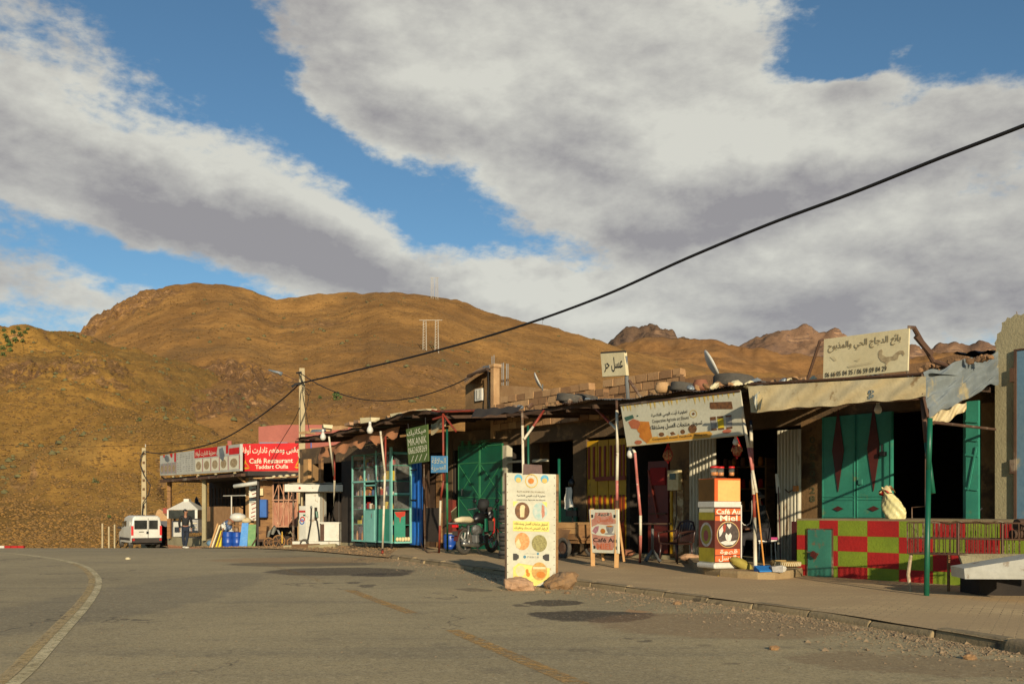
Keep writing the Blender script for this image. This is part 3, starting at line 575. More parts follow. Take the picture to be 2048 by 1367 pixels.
pts = oo[:, None]*(1-w)+ii[:, None]*w; gmesh('road', pts[..., 0], pts[..., 1], gz(pts[..., 0], pts[..., 1])+.012, m_road, kind='structure')
# painted lines: worn
def line_mat(name, c1, c2, wear):
    m = bpy.data.materials.new(name); m.use_nodes = True; T = NT(m.node_tree); b = m.node_tree.nodes['Principled BSDF']
    pos = T.n('ShaderNodeNewGeometry').outputs['Position']; c = T.mix(T.ramp(T.noise(pos, 1.2, 5, .6), .4, .6), c1, c2); c = T.mix(T.ramp(T.noise(pos, 50, 4, .8), .45, .62, 0, .5), c, sr(110, 100, 84)); T.l(c, b.inputs['Base Color']); b.inputs['Roughness'].default_value = .8
    tr = T.n('ShaderNodeBsdfTransparent'); mx = T.n('ShaderNodeMixShader'); T.l(T.ramp(T.noise(pos, 14, 8, .8), wear, wear+.16), mx.inputs[0]); T.l(tr.outputs[0], mx.inputs[1]); T.l(b.outputs[0], mx.inputs[2]); T.l(mx.outputs[0], m.node_tree.nodes['Material Output'].inputs[0]); return m
m_lw = line_mat('worn_white_line', sr(236, 214, 160), sr(214, 192, 138), .35); m_ly = line_mat('worn_yellow_line', sr(212, 178, 112), sr(206, 176, 120), .38); m_ly2 = line_mat('very_worn_yellow', sr(210, 160, 76), sr(200, 156, 84), .50)
m_ly3 = line_mat('faded_yellow_line', sr(224, 170, 84), sr(206, 160, 90), .42)
def ribbon(name, c, wd, off, m, up, k=10):
    c = dens(c, k); 
    for _ in range(12): c[1:-1] = (c[:-2]+2*c[1:-1]+c[2:])/4
    t = np.gradient(c, axis=0); t /= np.linalg.norm(t, axis=1)[:, None]; nrm = np.stack([-t[:, 1], t[:, 0]], -1)
    s = np.linspace(-.5, .5, 4)[None, :, None]; p = c[:, None]+nrm[:, None]*(s*wd+off); return gmesh(name, p[..., 0], p[..., 1], gz(p[..., 0], p[..., 1])+up, m, kind='structure')
LP = [Vector((-2.2, 2, 0))]+[on_g(*p) for p in [(22, 1367), (80, 1303), (125, 1255), (163, 1215), (188, 1180), (192, 1158), (175, 1138), (150, 1127), (105, 1117), (50, 1110), (0, 1105), (-150, 1101)]]
ribbon('white_edge_line', LP, .16, -.02, m_lw, .016); ribbon('yellow_edge_line', LP[:9], .10, .05, m_ly, .020)
for a, b in [((698, 1181), (824, 1228)), ((905, 1262), (1160, 1372)), ((545, 1131), (645, 1164))]:
    p, q = on_g(*a), on_g(*b); ribbon('yellow_centre_dash', [p, (p+q)/2, q], .15, 0, m_ly3 if a[0] > 600 else m_ly2, .016)
# pavement between kerb and shops; top .1 above the road
def base_z(a):          # height of the shop floor line along the row
    return np.interp(a, [-40, -33, -24, -19, -14, -8, 0, 12], [-.74, -.52, -.22, -.02, .05, .08, .06, .03])
ke = dens([Vector((5.6, -6, 0)), Vector((5.25, 2, 0))]+KE, 8)
def facade_at(y): return Vector((5.387-.5873*((y-20)/.8094), y, 0))
nk = len(ke); a_f = np.linspace(30, A(800, -.3), nk); fx = np.array([[*(ROWM @ Vector((a, .4, 0)))[:2]] for a in a_f])
w = np.linspace(0, 1, 50)[None, :, None]; pts = ke[:, None]*(1-w)+fx[:, None]*w; zz = gz(pts[..., 0], pts[..., 1])+.09
fz = np.array([base_z(a) for a in a_f])[:, None]; ww = w[..., 0]; zz = zz*(1-np.clip(ww*2-.6, 0, 1))+fz*np.clip(ww*2-.6, 0, 1)
zz = zz+.012*(fbm(pts[..., 0]*.9, pts[..., 1]*.9, 5, 4)-.5)*2
pavement = gmesh('pavement', pts[..., 0], pts[..., 1], zz, m_pave, kind='structure')
# beaten earth forecourt further along
oe = dens([KE[-1]]+DE[:4], 12); a_f = np.linspace(A(800, -.3), A(330, -.3)-1, len(oe)); fx = np.array([[*(ROWM @ Vector((a, .4, 0)))[:2]] for a in a_f])
w = np.linspace(0, 1, 24)[None, :, None]; pts = oe[:, None]*(1-w)+fx[:, None]*w; fz = np.array([base_z(a) for a in a_f])[:, None]; ww = np.clip(w[..., 0]*2.2, 0, 1)
zz = (gz(pts[..., 0], pts[..., 1])+.035)*(1-ww)+np.maximum(fz, gz(pts[..., 0], pts[..., 1])+.05)*ww+.03*ww*(fbm(pts[..., 0]*.8, pts[..., 1]*.8, 15, 4)-.5); gmesh('forecourt', pts[..., 0], pts[..., 1], zz, m_dirt, kind='structure')
# kerb: one stone after another
kerb = bpy.data.objects.new('kerb', None); COL.objects.link(kerb); kerb['kind'] = 'structure'; RM[kerb.name] = Matrix()
m_kerb = mat('kerb_stone', sr(164, 142, 104), sr(132, 114, 84), 1.6, .6, .9, .6, 25, dirt=sr(72, 62, 48), dirt_amt=.4)
seg = dens([Vector((5.25, 2, 0))]+KE, 400); d = np.concatenate([[0], np.cumsum(np.linalg.norm(np.diff(seg, axis=0), axis=1))]); pos_ = 0.
while pos_ < d[-1]-.5:
    ln = random.uniform(.85, 1.0); a = np.array([np.interp(pos_+.005, d, seg[:, 0]), np.interp(pos_+.005, d, seg[:, 1])]); b = np.array([np.interp(min(pos_+ln-.005, d[-1]), d, seg[:, 0]), np.interp(min(pos_+ln-.005, d[-1]), d, seg[:, 1])])
    t = (b-a)/np.linalg.norm(b-a); n = np.array([t[1], -t[0]]); n = n if n[0] > 0 else -n; n = n*.13; z0 = float(gz(*a)); j = random.uniform(-.022, .018); j2 = random.uniform(-.02, .02)
    mb = MB(); tp = .098+j; vs_ = []
    for q, zt in ((a, tp), (b, tp+j2)):
        e = n*(j*1.2)/.13
        vs_ += [(*(q-n*.15+e), z0-.05), (*(q-n*.02+e), z0+zt-.03), (*(q+n*.2+e), z0+zt), (*(q+n+e), z0+zt+.004), (*(q+n), z0-.05)]
    mb.add(vs_, [(0, 1, 6, 5), (1, 2, 7, 6), (2, 3, 8, 7), (3, 4, 9, 8), (4, 3, 2, 1, 0), (5, 6, 7, 8, 9)])
    mb.build('kerb_stone', m_kerb, kerb, bevel=.018); pos_ += ln
# gravel washed against the kerb
def stones(name, pts, m, seed=3):
    r = np.random.default_rng(seed); n = len(pts); V = []; Fq = []
    tm = np.array([[1, 0, 0], [-.5, .9, 0], [-.6, -.8, 0], [.2, .1, .9], [0, 0, -.6]]); q = np.array([[0, 1, 3], [1, 2, 3], [2, 0, 3], [1, 0, 4], [2, 1, 4], [0, 2, 4]])
    pts = np.array(pts); ang = r.random(n)*6.28; ca, sa = np.cos(ang), np.sin(ang); t = tm[None]*(1+(r.random((n, 5, 3))-.5)*.7)*pts[:, 3][:, None, None]; t[..., 2] *= .7
    V = np.stack([t[..., 0]*ca[:, None]-t[..., 1]*sa[:, None], t[..., 0]*sa[:, None]+t[..., 1]*ca[:, None], t[..., 2]], -1)+pts[:, None, :3]; Fq = (np.arange(n)*5)[:, None, None]+q[None]
    me = bpy.data.meshes.new(name); me.from_pydata(V.reshape(-1, 3).tolist(), [], Fq.reshape(-1, 3).tolist()); me.materials.append(m); o = bpy.data.objects.new(name, me); COL.objects.link(o); o['kind'] = 'stuff'; return o
gp = []
kd = dens([Vector((5.25, 2, 0))]+KE, 60)
for _ in range(7500):
    k = int(len(kd)*random.random()); off = abs(random.gauss(0, .55)) if random.random() < .7 else abs(random.gauss(0, .12))*(1.5 if kd[k][1] < 12 else .8)+.04; x, y = kd[k][0]-off, kd[k][1]-off*.3
    gp.append((x, y, float(gz(x, y))+.015, random.uniform(.004, .014) if random.random() < .95 else random.uniform(.015, .035)))
for _ in range(1500):
    x, y = random.uniform(-6, 5), random.uniform(6, 24)
    if x < np.interp(y, [6, 11.4, 16.3, 27], [4.8, 3.5, 1.2, -3.3])-.1: gp.append((x, y, .015, random.uniform(.003, .009)))
stones('roadside_gravel', gp, mat('gravel', sr(150, 128, 98), sr(112, 92, 70), 20, .7, .9))
gp = []
for _ in range(2600):
    t = random.random()*(len(oe)-1); k = int(t); f_ = t-k; w_ = random.random(); p = (oe[k]*(1-f_)+oe[k+1]*f_)*(1-w_)+(fx[k]*(1-f_)+fx[k+1]*f_)*w_; gp.append((p[0], p[1], float(gz(*p))+.05+.06*w_, random.uniform(.01, .035)))
for _ in range(1200):
    x = random.uniform(-32, -14); y = random.uniform(52, 68); gp.append((x, y, float(gz(x, y))-.05, random.uniform(.02, .09)))
stones('forecourt_rubble', gp, mat('rubble', sr(160, 130, 92), sr(112, 88, 62), 10, .7, .9), 8)
# ============================================================ lettering and print helpers
AF = {}
for e in "ا:FE8D FE8E|أ:FE83 FE84|ب:FE8F FE90 FE91 FE92|ة:FE93 FE94|ت:FE95 FE96 FE97 FE98|ج:FE9D FE9E FE9F FEA0|ح:FEA1 FEA2 FEA3 FEA4|د:FEA9 FEAA|ذ:FEAB FEAC|ر:FEAD FEAE|ز:FEAF FEB0|س:FEB1 FEB2 FEB3 FEB4|ش:FEB5 FEB6 FEB7 FEB8|ص:FEB9 FEBA FEBB FEBC|ط:FEC1 FEC2 FEC3 FEC4|ع:FEC9 FECA FECB FECC|ف:FED1 FED2 FED3 FED4|ق:FED5 FED6 FED7 FED8|ك:FED9 FEDA FEDB FEDC|ل:FEDD FEDE FEDF FEE0|م:FEE1 FEE2 FEE3 FEE4|ن:FEE5 FEE6 FEE7 FEE8|ه:FEE9 FEEA FEEB FEEC|و:FEED FEEE|ي:FEF1 FEF2 FEF3 FEF4|ى:FEEF FEF0|ئ:FE89 FE8A FE8B FE8C|\u0001:FEFB FEFC".split('|'):
    k, v = e.split(':'); AF[k] = [chr(int(x, 16)) for x in v.split()]
def ar(t):
    out = []
    for w in t.split(' '):
        r = ''; prev = False; w = w.replace('لا', '\u0001')
        for i, ch in enumerate(w):
            f = AF.get(ch)
            if not f: r += ch; prev = False; continue
            nxt = i+1 < len(w) and w[i+1] in AF
            if len(f) == 2: r += f[1] if prev else f[0]; prev = False
            else: r += f[3] if prev and nxt else f[1] if prev else f[2] if nxt else f[0]; prev = nxt
        out.append(r if r.isascii() else r[::-1])
    return ' '.join(out[::-1])
class Quad:                                   # u to the right, v down, offset towards the viewer
    def __init__(s, tl, tr, br, bl):
        s.c = [Vector(p) for p in (tl, tr, br, bl)]; s.n = -((s.c[1]-s.c[0]).cross(s.c[3]-s.c[0])).normalized()
    def p(s, u, v, off=0.):
        a, b, c, d = s.c; return a*(1-u)*(1-v)+b*u*(1-v)+c*u*v+d*(1-u)*v+s.n*off
    def sub(s, u0, v0, u1, v1): return Quad(s.p(u0, v0), s.p(u1, v0), s.p(u1, v1), s.p(u0, v1))
    def slab(s, name, m, par, th=.03, u0=0, v0=0, u1=1, v1=1, off=0., **k):
        f = [s.p(u0, v0, off), s.p(u1, v0, off), s.p(u1, v1, off), s.p(u0, v1, off)]; b = [q-s.n*th for q in f]
        return MB().add(f+b, [(3, 2, 1, 0), (4, 5, 6, 7), (0, 1, 5, 4), (1, 2, 6, 5), (2, 3, 7, 6), (3, 0, 4, 7)]).build(name, m, par, **k)
    def poly(s, mb, pts, off=.006): mb.add([s.p(u, v, off) for u, v in pts], [tuple(range(len(pts)))[::-1]]); return mb
    def rect(s, mb, u0, v0, u1, v1, off=.006): return s.poly(mb, [(u0, v0), (u1, v0), (u1, v1), (u0, v1)], off)
    def disc(s, mb, cu, cv, ru, rv, off=.006, n=24): return s.poly(mb, [(cu+ru*math.cos(2*math.pi*k/n), cv+rv*math.sin(2*math.pi*k/n)) for k in range(n)], off)
    def ring(s, mb, cu, cv, ru, rv, t=.85, off=.008, n=28):
        vs_ = []
        for k in range(n):
            a = 2*math.pi*k/n; vs_ += [s.p(cu+ru*math.cos(a), cv+rv*math.sin(a), off), s.p(cu+t*ru*math.cos(a), cv+t*rv*math.sin(a), off)]
        return mb.add(vs_, [(2*k, 2*k+1, (2*k+3) % (2*n), (2*k+2) % (2*n)) for k in range(n)])
    def text(s, mb, t, u0, v0, u1, v1, off=.009, bold=0., slant=0., keep=False):
        cu = bpy.data.curves.new('t', 'FONT'); cu.body = t; cu.size = 1; cu.offset = bold; cu.resolution_u = 3; cu.shear = slant
        ob = bpy.data.objects.new('t', cu); COL.objects.link(ob); dg = bpy.context.evaluated_depsgraph_get(); dg.update()
        me = bpy.data.meshes.new_from_object(ob.evaluated_get(dg)); co = [v.co.copy() for v in me.vertices]; fs_ = [tuple(p.vertices) for p in me.polygons]
        bpy.data.objects.remove(ob); bpy.data.meshes.remove(me); bpy.data.curves.remove(cu)
        x0, x1 = min(c.x for c in co), max(c.x for c in co); y0, y1 = min(c.y for c in co), max(c.y for c in co)
        mb.add([s.p(u0+(u1-u0)*(c.x-x0)/(x1-x0), v1+(v0-v1)*(c.y-y0)/(y1-y0), off) for c in co], fs_); return mb
# ============================================================ the row of shops
def wp(root, name, x0, x1, zlo, zhi, o, th, m, **k):   # wall piece between two photo columns on the plane o
    return R().box((A(x0, o), -o, zlo), (A(x1, o), -o+th, zhi)).build(name, m, root, **k)
def room(root, x0, x1, o, deep, zf, zt, m=m_shadebrn):
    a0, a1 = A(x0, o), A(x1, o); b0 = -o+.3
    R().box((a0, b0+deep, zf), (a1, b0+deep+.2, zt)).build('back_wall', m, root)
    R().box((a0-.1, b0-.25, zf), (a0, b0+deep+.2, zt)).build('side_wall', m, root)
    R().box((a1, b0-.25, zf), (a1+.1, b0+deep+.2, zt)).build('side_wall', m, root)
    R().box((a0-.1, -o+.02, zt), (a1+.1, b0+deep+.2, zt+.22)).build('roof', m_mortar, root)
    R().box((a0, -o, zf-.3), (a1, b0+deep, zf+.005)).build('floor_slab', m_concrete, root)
def canopy(root, edge, of, rise=.25, back=-.15, skew=0., m=(m_rust, m_dark, m_rust, m_zinc), w_=.86, droop=.012, name='roofing_sheet', holes=()):
    aa = [A(p[0], of) for p in edge]; zz = [Z(p[0], p[1], of) for p in edge]; a = aa[0]; k = 0
    while a < aa[-1]-.1:
        a1 = min(a+w_, aa[-1]); bk_ = back; ext = random.uniform(-.14, .10); dz = random.uniform(-droop, droop); tilt = random.uniform(-.03, .03)
        def fn(u, v, a=a, a1=a1, ext=ext, dz=dz, tilt=tilt, bk_=bk_):
            x = a+(a1+.13-a)*u; x -= skew*v*max(0., (x-aa[0])/(aa[-1]-aa[0]))**2; z = float(np.interp(x, aa, zz))+rise*v+.011*math.sin(x*2*math.pi/.076)+dz+tilt*(u-.5)*(1-v)
            return Vector((x, -of-ext*(1-v)+(of-bk_)*v, z+.03*math.sin(7*x+v*5)*(1-v)*.5))
        if k not in holes: R().grid(fn, 34, 3).build(name, random.choice(m), root, smooth=True)
        a = a1; k += 1
    # timber under the sheets
    for v in (.06, .5, .92):
        pts = [(x-skew*v*max(0., (x-aa[0])/(aa[-1]-aa[0]))**2, -of+(of-back)*v, z+rise*v-.06) for x, z in zip(aa, zz)]
        mb = R()
        for p, q in zip(pts, pts[1:]): mb.bar(p, q, .05, .07)
        mb.build('purlin', m_woodd, root)
    n = max(2, int((aa[-1]-aa[0])/1.3))
    for i in range(n+1):
        x = aa[0]+(aa[-1]-aa[0])*i/n; z = float(np.interp(x, aa, zz)); R().bar((x, -of+.05, z-.12), (x-skew*max(0., (x-aa[0])/(aa[-1]-aa[0]))**2, -back, z+rise-.12), .06, .08).build('rafter', m_woodd, root)
def pole_post(root, pts, r, m, name='post'):
    return MB().tube(pts, r, 8).build(name, m, root, smooth=True)
def banded_pole(label, cat, segs, r=.024, group=None, name='canopy_pole'):   # segs: list of (point, material of the piece that starts here)
    base = segs[-1][0]; t = thing(name, label, cat, base, 0, group)
    for (p, m), (q, _) in zip(segs, segs[1:]): MB().tube([p, q], r, 8).build('pole_piece', m, t, smooth=True)
    return t
def hook_bulb(px, py, o, label, top=.5, s=1.):
    p = P(px, py, o); t = thing('light_bulb', label, 'light bulb', p, ROWZ, 'bulbs hanging from the shop canopies')
    L(t).lathe([(0, -.10*s), (.05*s, -.085*s), (.075*s, -.03*s), (.06*s, .03*s), (.035*s, .07*s), (.03*s, .1*s)], 12).build('glass_globe', m_wplas, t, smooth=True)
    L(t).lathe([(.032*s, .1*s), (.032*s, .16*s), (.012*s, .18*s)], 10).build('socket', m_wplas, t, smooth=True)
    L(t).tube([(0, 0, .18*s), (0, .01, .18*s+top)], .006, 5).build('wire', m_cable, t); return t

# ---------------------------------------------------------- shop 1: grocery and repair workshop
zf = .03
g1 = thing('shop_building', 'low dark workshop and grocery with rusty tin canopy behind the turquoise glazed kiosk', 'shop', ROWM @ Vector((A(750), 0, 0)), ROWZ, 'shops in one row along the road')
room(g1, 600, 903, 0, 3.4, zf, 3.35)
wp(g1, 'lintel', 600, 903, 2.95, 3.55, 0, .3, m_dplaster)
wp(g1, 'pier', 600, 626, zf, 2.95, 0, .3, m_plaster); wp(g1, 'pier', 683, 706, zf, 2.95, 0, .3, m_shadebrn)
wp(g1, 'pier', 846, 858, zf, 2.95, 0, .3, m_dplaster); wp(g1, 'pier', 893, 904, zf, 2.95, -.02, .3, m_dplaster)
wp(g1, 'painted_dado', 891, 905, zf, 1.5, .03, .3, mat('faded_red_dado', sr(128, 44, 30), sr(100, 40, 26), 2, .6, .9, .3))
wp(g1, 'plank_door', 860, 871, zf, 2.7, .05, .05, m_woodd); wp(g1, 'plank_door', 872, 882, zf, 2.6, .12, .05, m_wood); wp(g1, 'plank_door', 883, 891, zf, 2.65, .06, .05, m_woodd)
wp(g1, 'timber_post', 607, 616, zf, 3.1, .5, .14, m_woodl); wp(g1, 'timber_post', 637, 642, zf, 3.1, .4, .1, m_wood)
canopy(g1, [(588, 876), (640, 868), (690, 858), (722, 850), (760, 838), (800, 826), (842, 820), (882, 824)], 2.9, .22)
for i_, (px, py) in enumerate([(612, 862), (634, 858), (655, 852), (678, 853), (704, 846), (722, 842), (741, 838), (783, 833), (800, 826), (826, 821), (853, 817)]):
    p = P(px, py+3, 2.4); q = MB(Matrix.Translation(p) @ Matrix.Rotation(random.uniform(-.4, .4)+ROWZ, 4, 'Z')).box((-random.uniform(.12, .3), -.16, -.04), (.25, .16, random.uniform(.03, .08)), jit=.03).build('roof_stone', random.choice([m_adobe2, m_rockp, m_zinc, m_board]), None)
    rebase(q); tag(q, '%s stone or scrap from the left weighing down the rusty tin canopy' % nth(i_), 'stone', 'stones weighing down the rusty canopy')
# ragged cloth and its rail with hooks
cl = R().grid(lambda u, v: Vector((A(642+155*u, 2.3), -2.3-.05*math.sin(u*30)-.1*v, Z(642+155*u, 905-42*u+2*math.sin(u*9), 2.3)+.18-(.33+.06*math.sin(u*26)+.05*math.sin(u*61))*v)), 60, 4).build('cloth_valance', mat('salmon_rag', sr(176, 120, 80), sr(140, 92, 60), 3, .6, .95, .4), None, smooth=True)
rebase(cl); tag(cl, 'ragged salmon cloth hung along the underside of the rusty canopy', 'awning cloth')
t = thing('hook_rail', 'thin white rail with small hooks under the ragged salmon cloth', 'rail', P(718, 895, 1.9), ROWZ)
MB().tube([P(675, 898, 1.9), P(764, 885, 1.9)], .015, 6).build('rail', m_whitep, t)
for k in range(9):
    p = P(680+k*10.3, 897-k*1.5, 1.9); MB().tube([p+Vector((0, 0, -.01)), p+Vector((0, 0, -.07)), p+Vector((.03, 0, -.11)), p+Vector((.06, 0, -.08))], .006, 5).build('hook', m_whitep, t)
hook_bulb(646, 872, 2.95, 'leftmost white bulb hanging from the rusty canopy edge above the fuel pump', .12, 1.25)
hook_bulb(740, 858, 2.95, 'white bulb hanging under the rusty canopy above the turquoise kiosk', .2, 1.25)
banded_pole('leaning white strut meeting a white pole beside the fuel pump', 'pole', [(P(658, 873, 2.8), m_whitep), (P(668, 951, 2.1), m_whitep)], .028, 'poles holding up the canopies')
banded_pole('red and white canopy pole standing just right of the fuel pump', 'pole', [(P(669, 895, 2.1), m_redp), (P(669, 960, 2.1), m_whitep), (on_g(668, 1090, .08), m_whitep)], .03, 'poles holding up the canopies')
banded_pole('white pole in front of the turquoise kiosk, kinked below its top', 'pole', [(P(761, 862, 2.8), m_whitep), (P(770, 945, 2.7), m_whitep), (P(768, 1010, 2.7), m_whitep), (on_g(765, 1098, .09), m_redp), (on_g(765, 1104, .09), m_redp)], .03, 'poles holding up the canopies')
banded_pole('short red pole behind the kinked white pole at the turquoise kiosk', 'pole', [(P(771, 872, 2.5), m_redp), (P(771, 950, 2.5), m_redp)], .028, 'poles holding up the canopies')
# turquoise glazed kiosk
OK_ = 1.45; KD = .72
def KA(px): return A(px, OK_)
kz = lambda py, px=782: Z(px, py, OK_)
k1 = thing('glazed_kiosk', 'turquoise steel and glass kiosk full of goods under the rusty canopy', 'kiosk', ROWM @ Vector((KA(742), -OK_, zf)), ROWZ)
zb, zt, z1 = kz(1086), kz(897), kz(960)
a0, a1 = KA(703), KA(782)
def kb(x0, x1, z0_, z1_, b0=-OK_, b1=-OK_+.04, name='frame_bar', m=m_turql): return R().box((x0, b0, z0_), (x1, b1, z1_)).build(name, m, k1)
for px, w_, top in ((703, .055, zt-.1), (727, .05, zt-.1), (750, .05, zt), (779, .12, zt+.05)): kb(KA(px), KA(px)+w_, zb, top)
for py in (1084, 960): kb(a0, a1, kz(py)-.02, kz(py)+.03, b0=-OK_-.004)
kb(KA(728), KA(750), kz(968)-.02, kz(968)+.02)
kb(KA(729), KA(748), zb+.04, kz(1019), name='lower_door', m=m_turql); R().tube([(KA(746), -OK_-.05, kz(1026)), (KA(746), -OK_-.05, kz(1034))], .012, 6).build('door_handle', m_chrome, k1)
kb(KA(752), KA(779), zb+.05, kz(1017), -OK_+.01, -OK_+.03, 'lower_panel', m_turq)
for px in (757, 763, 768): kb(KA(px), KA(px)+.03, zb+.05, kz(1018), -OK_-.003, -OK_+.02, 'panel_rib', m_turq)
R().box((a0+.02, -OK_+.015, zb), (KA(727), -OK_+.02, zt-.12)).build('glass_pane', m_glass, k1); R().box((KA(752), -OK_+.015, kz(1017)), (KA(778), -OK_+.02, zt-.05)).build('glass_pane', m_glass, k1); R().box((KA(729), -OK_+.015, kz(958)), (KA(750), -OK_+.02, zt-.1)).build('glass_pane', m_glass, k1)
# side that looks at the camera
for b, w_ in ((-OK_+KD-.06, .06),): R().box((a1-.05, b, zb), (a1+.0, b+w_, zt-.1)).build('frame_bar', m_turql, k1)
for zz_ in (zb, kz(988), zt-.15): R().box((a1-.045, -OK_+.12, zz_), (a1+.004, -OK_+KD, zz_+.05)).build('frame_bar', m_turql, k1)
R().box((a1-.03, -OK_+.12, zb+.05), (a1-.01, -OK_+.5, kz(1022))).build('lower_panel', m_turq, k1)
sq = Quad(ROWM @ Vector((a1-.005, -OK_+.12, kz(1022))), ROWM @ Vector((a1-.005, -OK_+.5, kz(1022))), ROWM @ Vector((a1-.005, -OK_+.5, zb)), ROWM @ Vector((a1-.005, -OK_+.12, zb)))
mb = MB(); sq.poly(mb, [(0, .02), (1, 0), (.95, .14), (.6, .18), (.5, .38), (.45, .2), (.2, .16)], .003); mb.build('red_smear', mat('red_smear_paint', sr(190, 60, 40), None, 3), k1)
R().box((a1-.035, -OK_+.12, kz(1020)), (a1-.03, -OK_+KD-.03, zt-.1)).build('glass_pane', m_glass, k1)
R().box((a0, -OK_+.03, zt-.12), (a1, -OK_+KD, zt-.08)).build('top', m_turq, k1)
for zs in (zb+.02, kz(1050), kz(1018), kz(990), z1-.02, kz(930)): R().box((a0, -OK_+.06, zs), (a1-.02, -OK_+KD, zs+.02)).build('shelf', m_turq, k1)
R().box((a0, -OK_+KD, zb), (a1, -OK_+KD+.03, zt-.1)).build('back_panel', m_shadebrn, k1)
for px in (705, 728, 750, 779):
    R().box((KA(px), -OK_+.02, zf), (KA(px)+.05, -OK_+.07, zb)).build('leg', m_shadebrn, k1)
gc = [sr(196, 168, 50), sr(150, 44, 34), sr(190, 182, 164), sr(70, 90, 120), sr(96, 70, 92), sr(140, 112, 82), sr(66, 58, 50), sr(170, 116, 64)]
gm = [mat('packet_%s' % n, c, None, 14, .6, .5) for n, c in zip(('yellow', 'red', 'white', 'blue', 'purple', 'tan', 'dark', 'orange'), gc)]
for si_, (zs, hh) in enumerate(((zb+.04, .5), (kz(1050)+.02, .3), (kz(1018)+.02, .26), (kz(990)+.02, .3), (z1, .3), (kz(930)+.02, .25))):
    a = a0+.1; k_ = -1; sn_ = {0: 'lowest', 1: 'second lowest', 2: 'middle', 3: 'upper middle', 4: 'second highest', 5: 'highest'}[si_]
    while a < a1-.2:
        k_ += 1
        w_ = random.choice((.05, .07, .1, .14, .22)); h = hh*random.uniform(.3, .95); m = random.choice(gm)
        if abs(zs-z1) < .01 and a > KA(757): m = gm[0]; w_ = .09; h = .3
        if abs(zs-kz(930)-.02) < .01 and a > KA(765): m = gm[1]; w_ = .2; h = .22
        mb = R(); c = (a+w_/2, -OK_+.10+random.uniform(0, .03)+w_/2, zs)
        if random.random() < .5: mb.lathe([(w_/2, 0), (w_/2, h*.7), (w_*.2, h*.85), (w_*.2, h)], 8, c)
        else: mb.box((c[0]-w_/2, c[1]-.05, zs), (c[0]+w_/2, c[1]+.05, zs+h))
        q = mb.build('packet', m, None); rebase(q); nm = m.name.split('_')[1]
        tag(q, '%s item from the left, %s, on the %s shelf of the kiosk' % (nth(k_), nm, sn_), 'packet', 'goods on the kiosk shelves'); a += w_+random.uniform(.0, .04)
for k in range(5):
    p = ROWM @ Vector((a1+.02, -OK_+.2+k*.1, zb+.06)); q = MB().ball(p+Vector((0, 0, .06)), (.06, .05, .07), 7, 5, .2).build('crumpled_bag', m_plt, None, smooth=True); rebase(q); tag(q, '%s small crumpled pale bag from the left on the kiosk bottom ledge' % nth(k), 'bag', 'crumpled bags at the kiosk foot')
# blue shutter leaves
t = thing('blue_shutter', 'tall blue metal shutter leaf beside the turquoise kiosk', 'shutter', ROWM @ Vector((A(830, .7), -.7, zf)), ROWZ)
wp(t, 'leaf', 819, 843, zf+.1, 2.75, .7, .05, m_blue)
for px in (826, 829, 836): R().box((A(px, .7), -.735, zf+.1), (A(px, .7)+.05, -.7, 2.75)).build('rib', m_blue, t)
for py in (940, 1000): R().box((A(825, .7), -.78, Z(830, py, .7)), (A(836, .7), -.74, Z(830, py, .7)+.03)).build('bolt', m_blackp, t)
# painted boards
q = Quad(P(812, 858, 2.75), P(855, 848, 2.75), P(857, 922, 2.75), P(817, 928, 2.75)); t = thing('painted_sign', 'hand painted green board advertising a mechanic with his telephone number', 'sign', q.p(.5, 1), ROWZ)
q.slab('board', m_pgrn2, t, .025); mb = MB(); q.text(mb, ar('ميكانيك'), .04, .05, .93, .24, bold=.01); q.text(mb, 'MïKANIK', .06, .29, .95, .49); q.text(mb, '0662608269', .05, .54, .96, .72)
for u in (.15, .35, .55, .8): q.poly(mb, [(u, .95), (u+.03, .95), (u+.16, .78), (u+.13, .78)])
mb.build('lettering', m_chalk, t)
MB().tube([q.p(.1, 0, -.01), q.p(.1, -.15, -.01)], .008, 5).build('hanging_wire', m_cable, t); MB().tube([q.p(.9, 0, -.01), q.p(.9, -.2, -.01)], .008, 5).build('hanging_wire', m_cable, t)
q = Quad(P(862, 911, 2.9), P(894, 911, 2.9), P(894, 944, 2.9), P(862, 945, 2.9)); t = thing('barber_sign', 'small sky blue board with white handwriting tied between the red and green poles', 'sign', q.p(.5, 1), ROWZ)
q.slab('board', m_pblue2, t, .02); mb = MB(); q.text(mb, ar('الحلاقة'), .07, .1, .95, .46, bold=.012); q.text(mb, ar('العصرية'), .05, .54, .95, .92, bold=.012); mb.build('lettering', m_chalk, t)
banded_pole('red canopy pole left of the green pole beside the blue barrel', 'pole', [(P(886, 826, 2.85), m_redp), (P(887, 960, 2.85), m_redp), (P(881, 1000, 2.8), m_whitep), (P(880, 1050, 2.8), m_redp), (on_g(878, 1104, .09), m_redp)], .028, 'poles holding up the canopies')
banded_pole('green pole carrying the sky blue board', 'pole', [(P(894, 858, 2.8), m_greenp), (P(894, 965, 2.8), m_greenl), (on_g(895, 1100, .09), m_greenl)], .028, 'poles holding up the canopies')
t = thing('canopy_brace', 'red iron brace fanning out at the top of the red pole', 'brace', P(886, 828, 2.85), ROWZ)
for a, b in (((886, 828), (912, 862)), ((886, 824), (864, 820)), ((886, 832), (866, 838)), ((886, 823), (975, 820))): MB().tube([P(*a, 2.85), P(*b, 2.85 if b[0] < 950 else 2.6)], .026, 6).build('strut', m_redp, t)
q = MB().grid(lambda u, v: P(862+30*u, 848-16*u+v*(22-4*u)+2*math.sin(u*8), 2.4+.2*v), 8, 5).build('hanging_cloth', m_canvas, None, smooth=True); rebase(q); tag(q, 'grey folded cloth tucked under the canopy beside the green painted board', 'cloth')
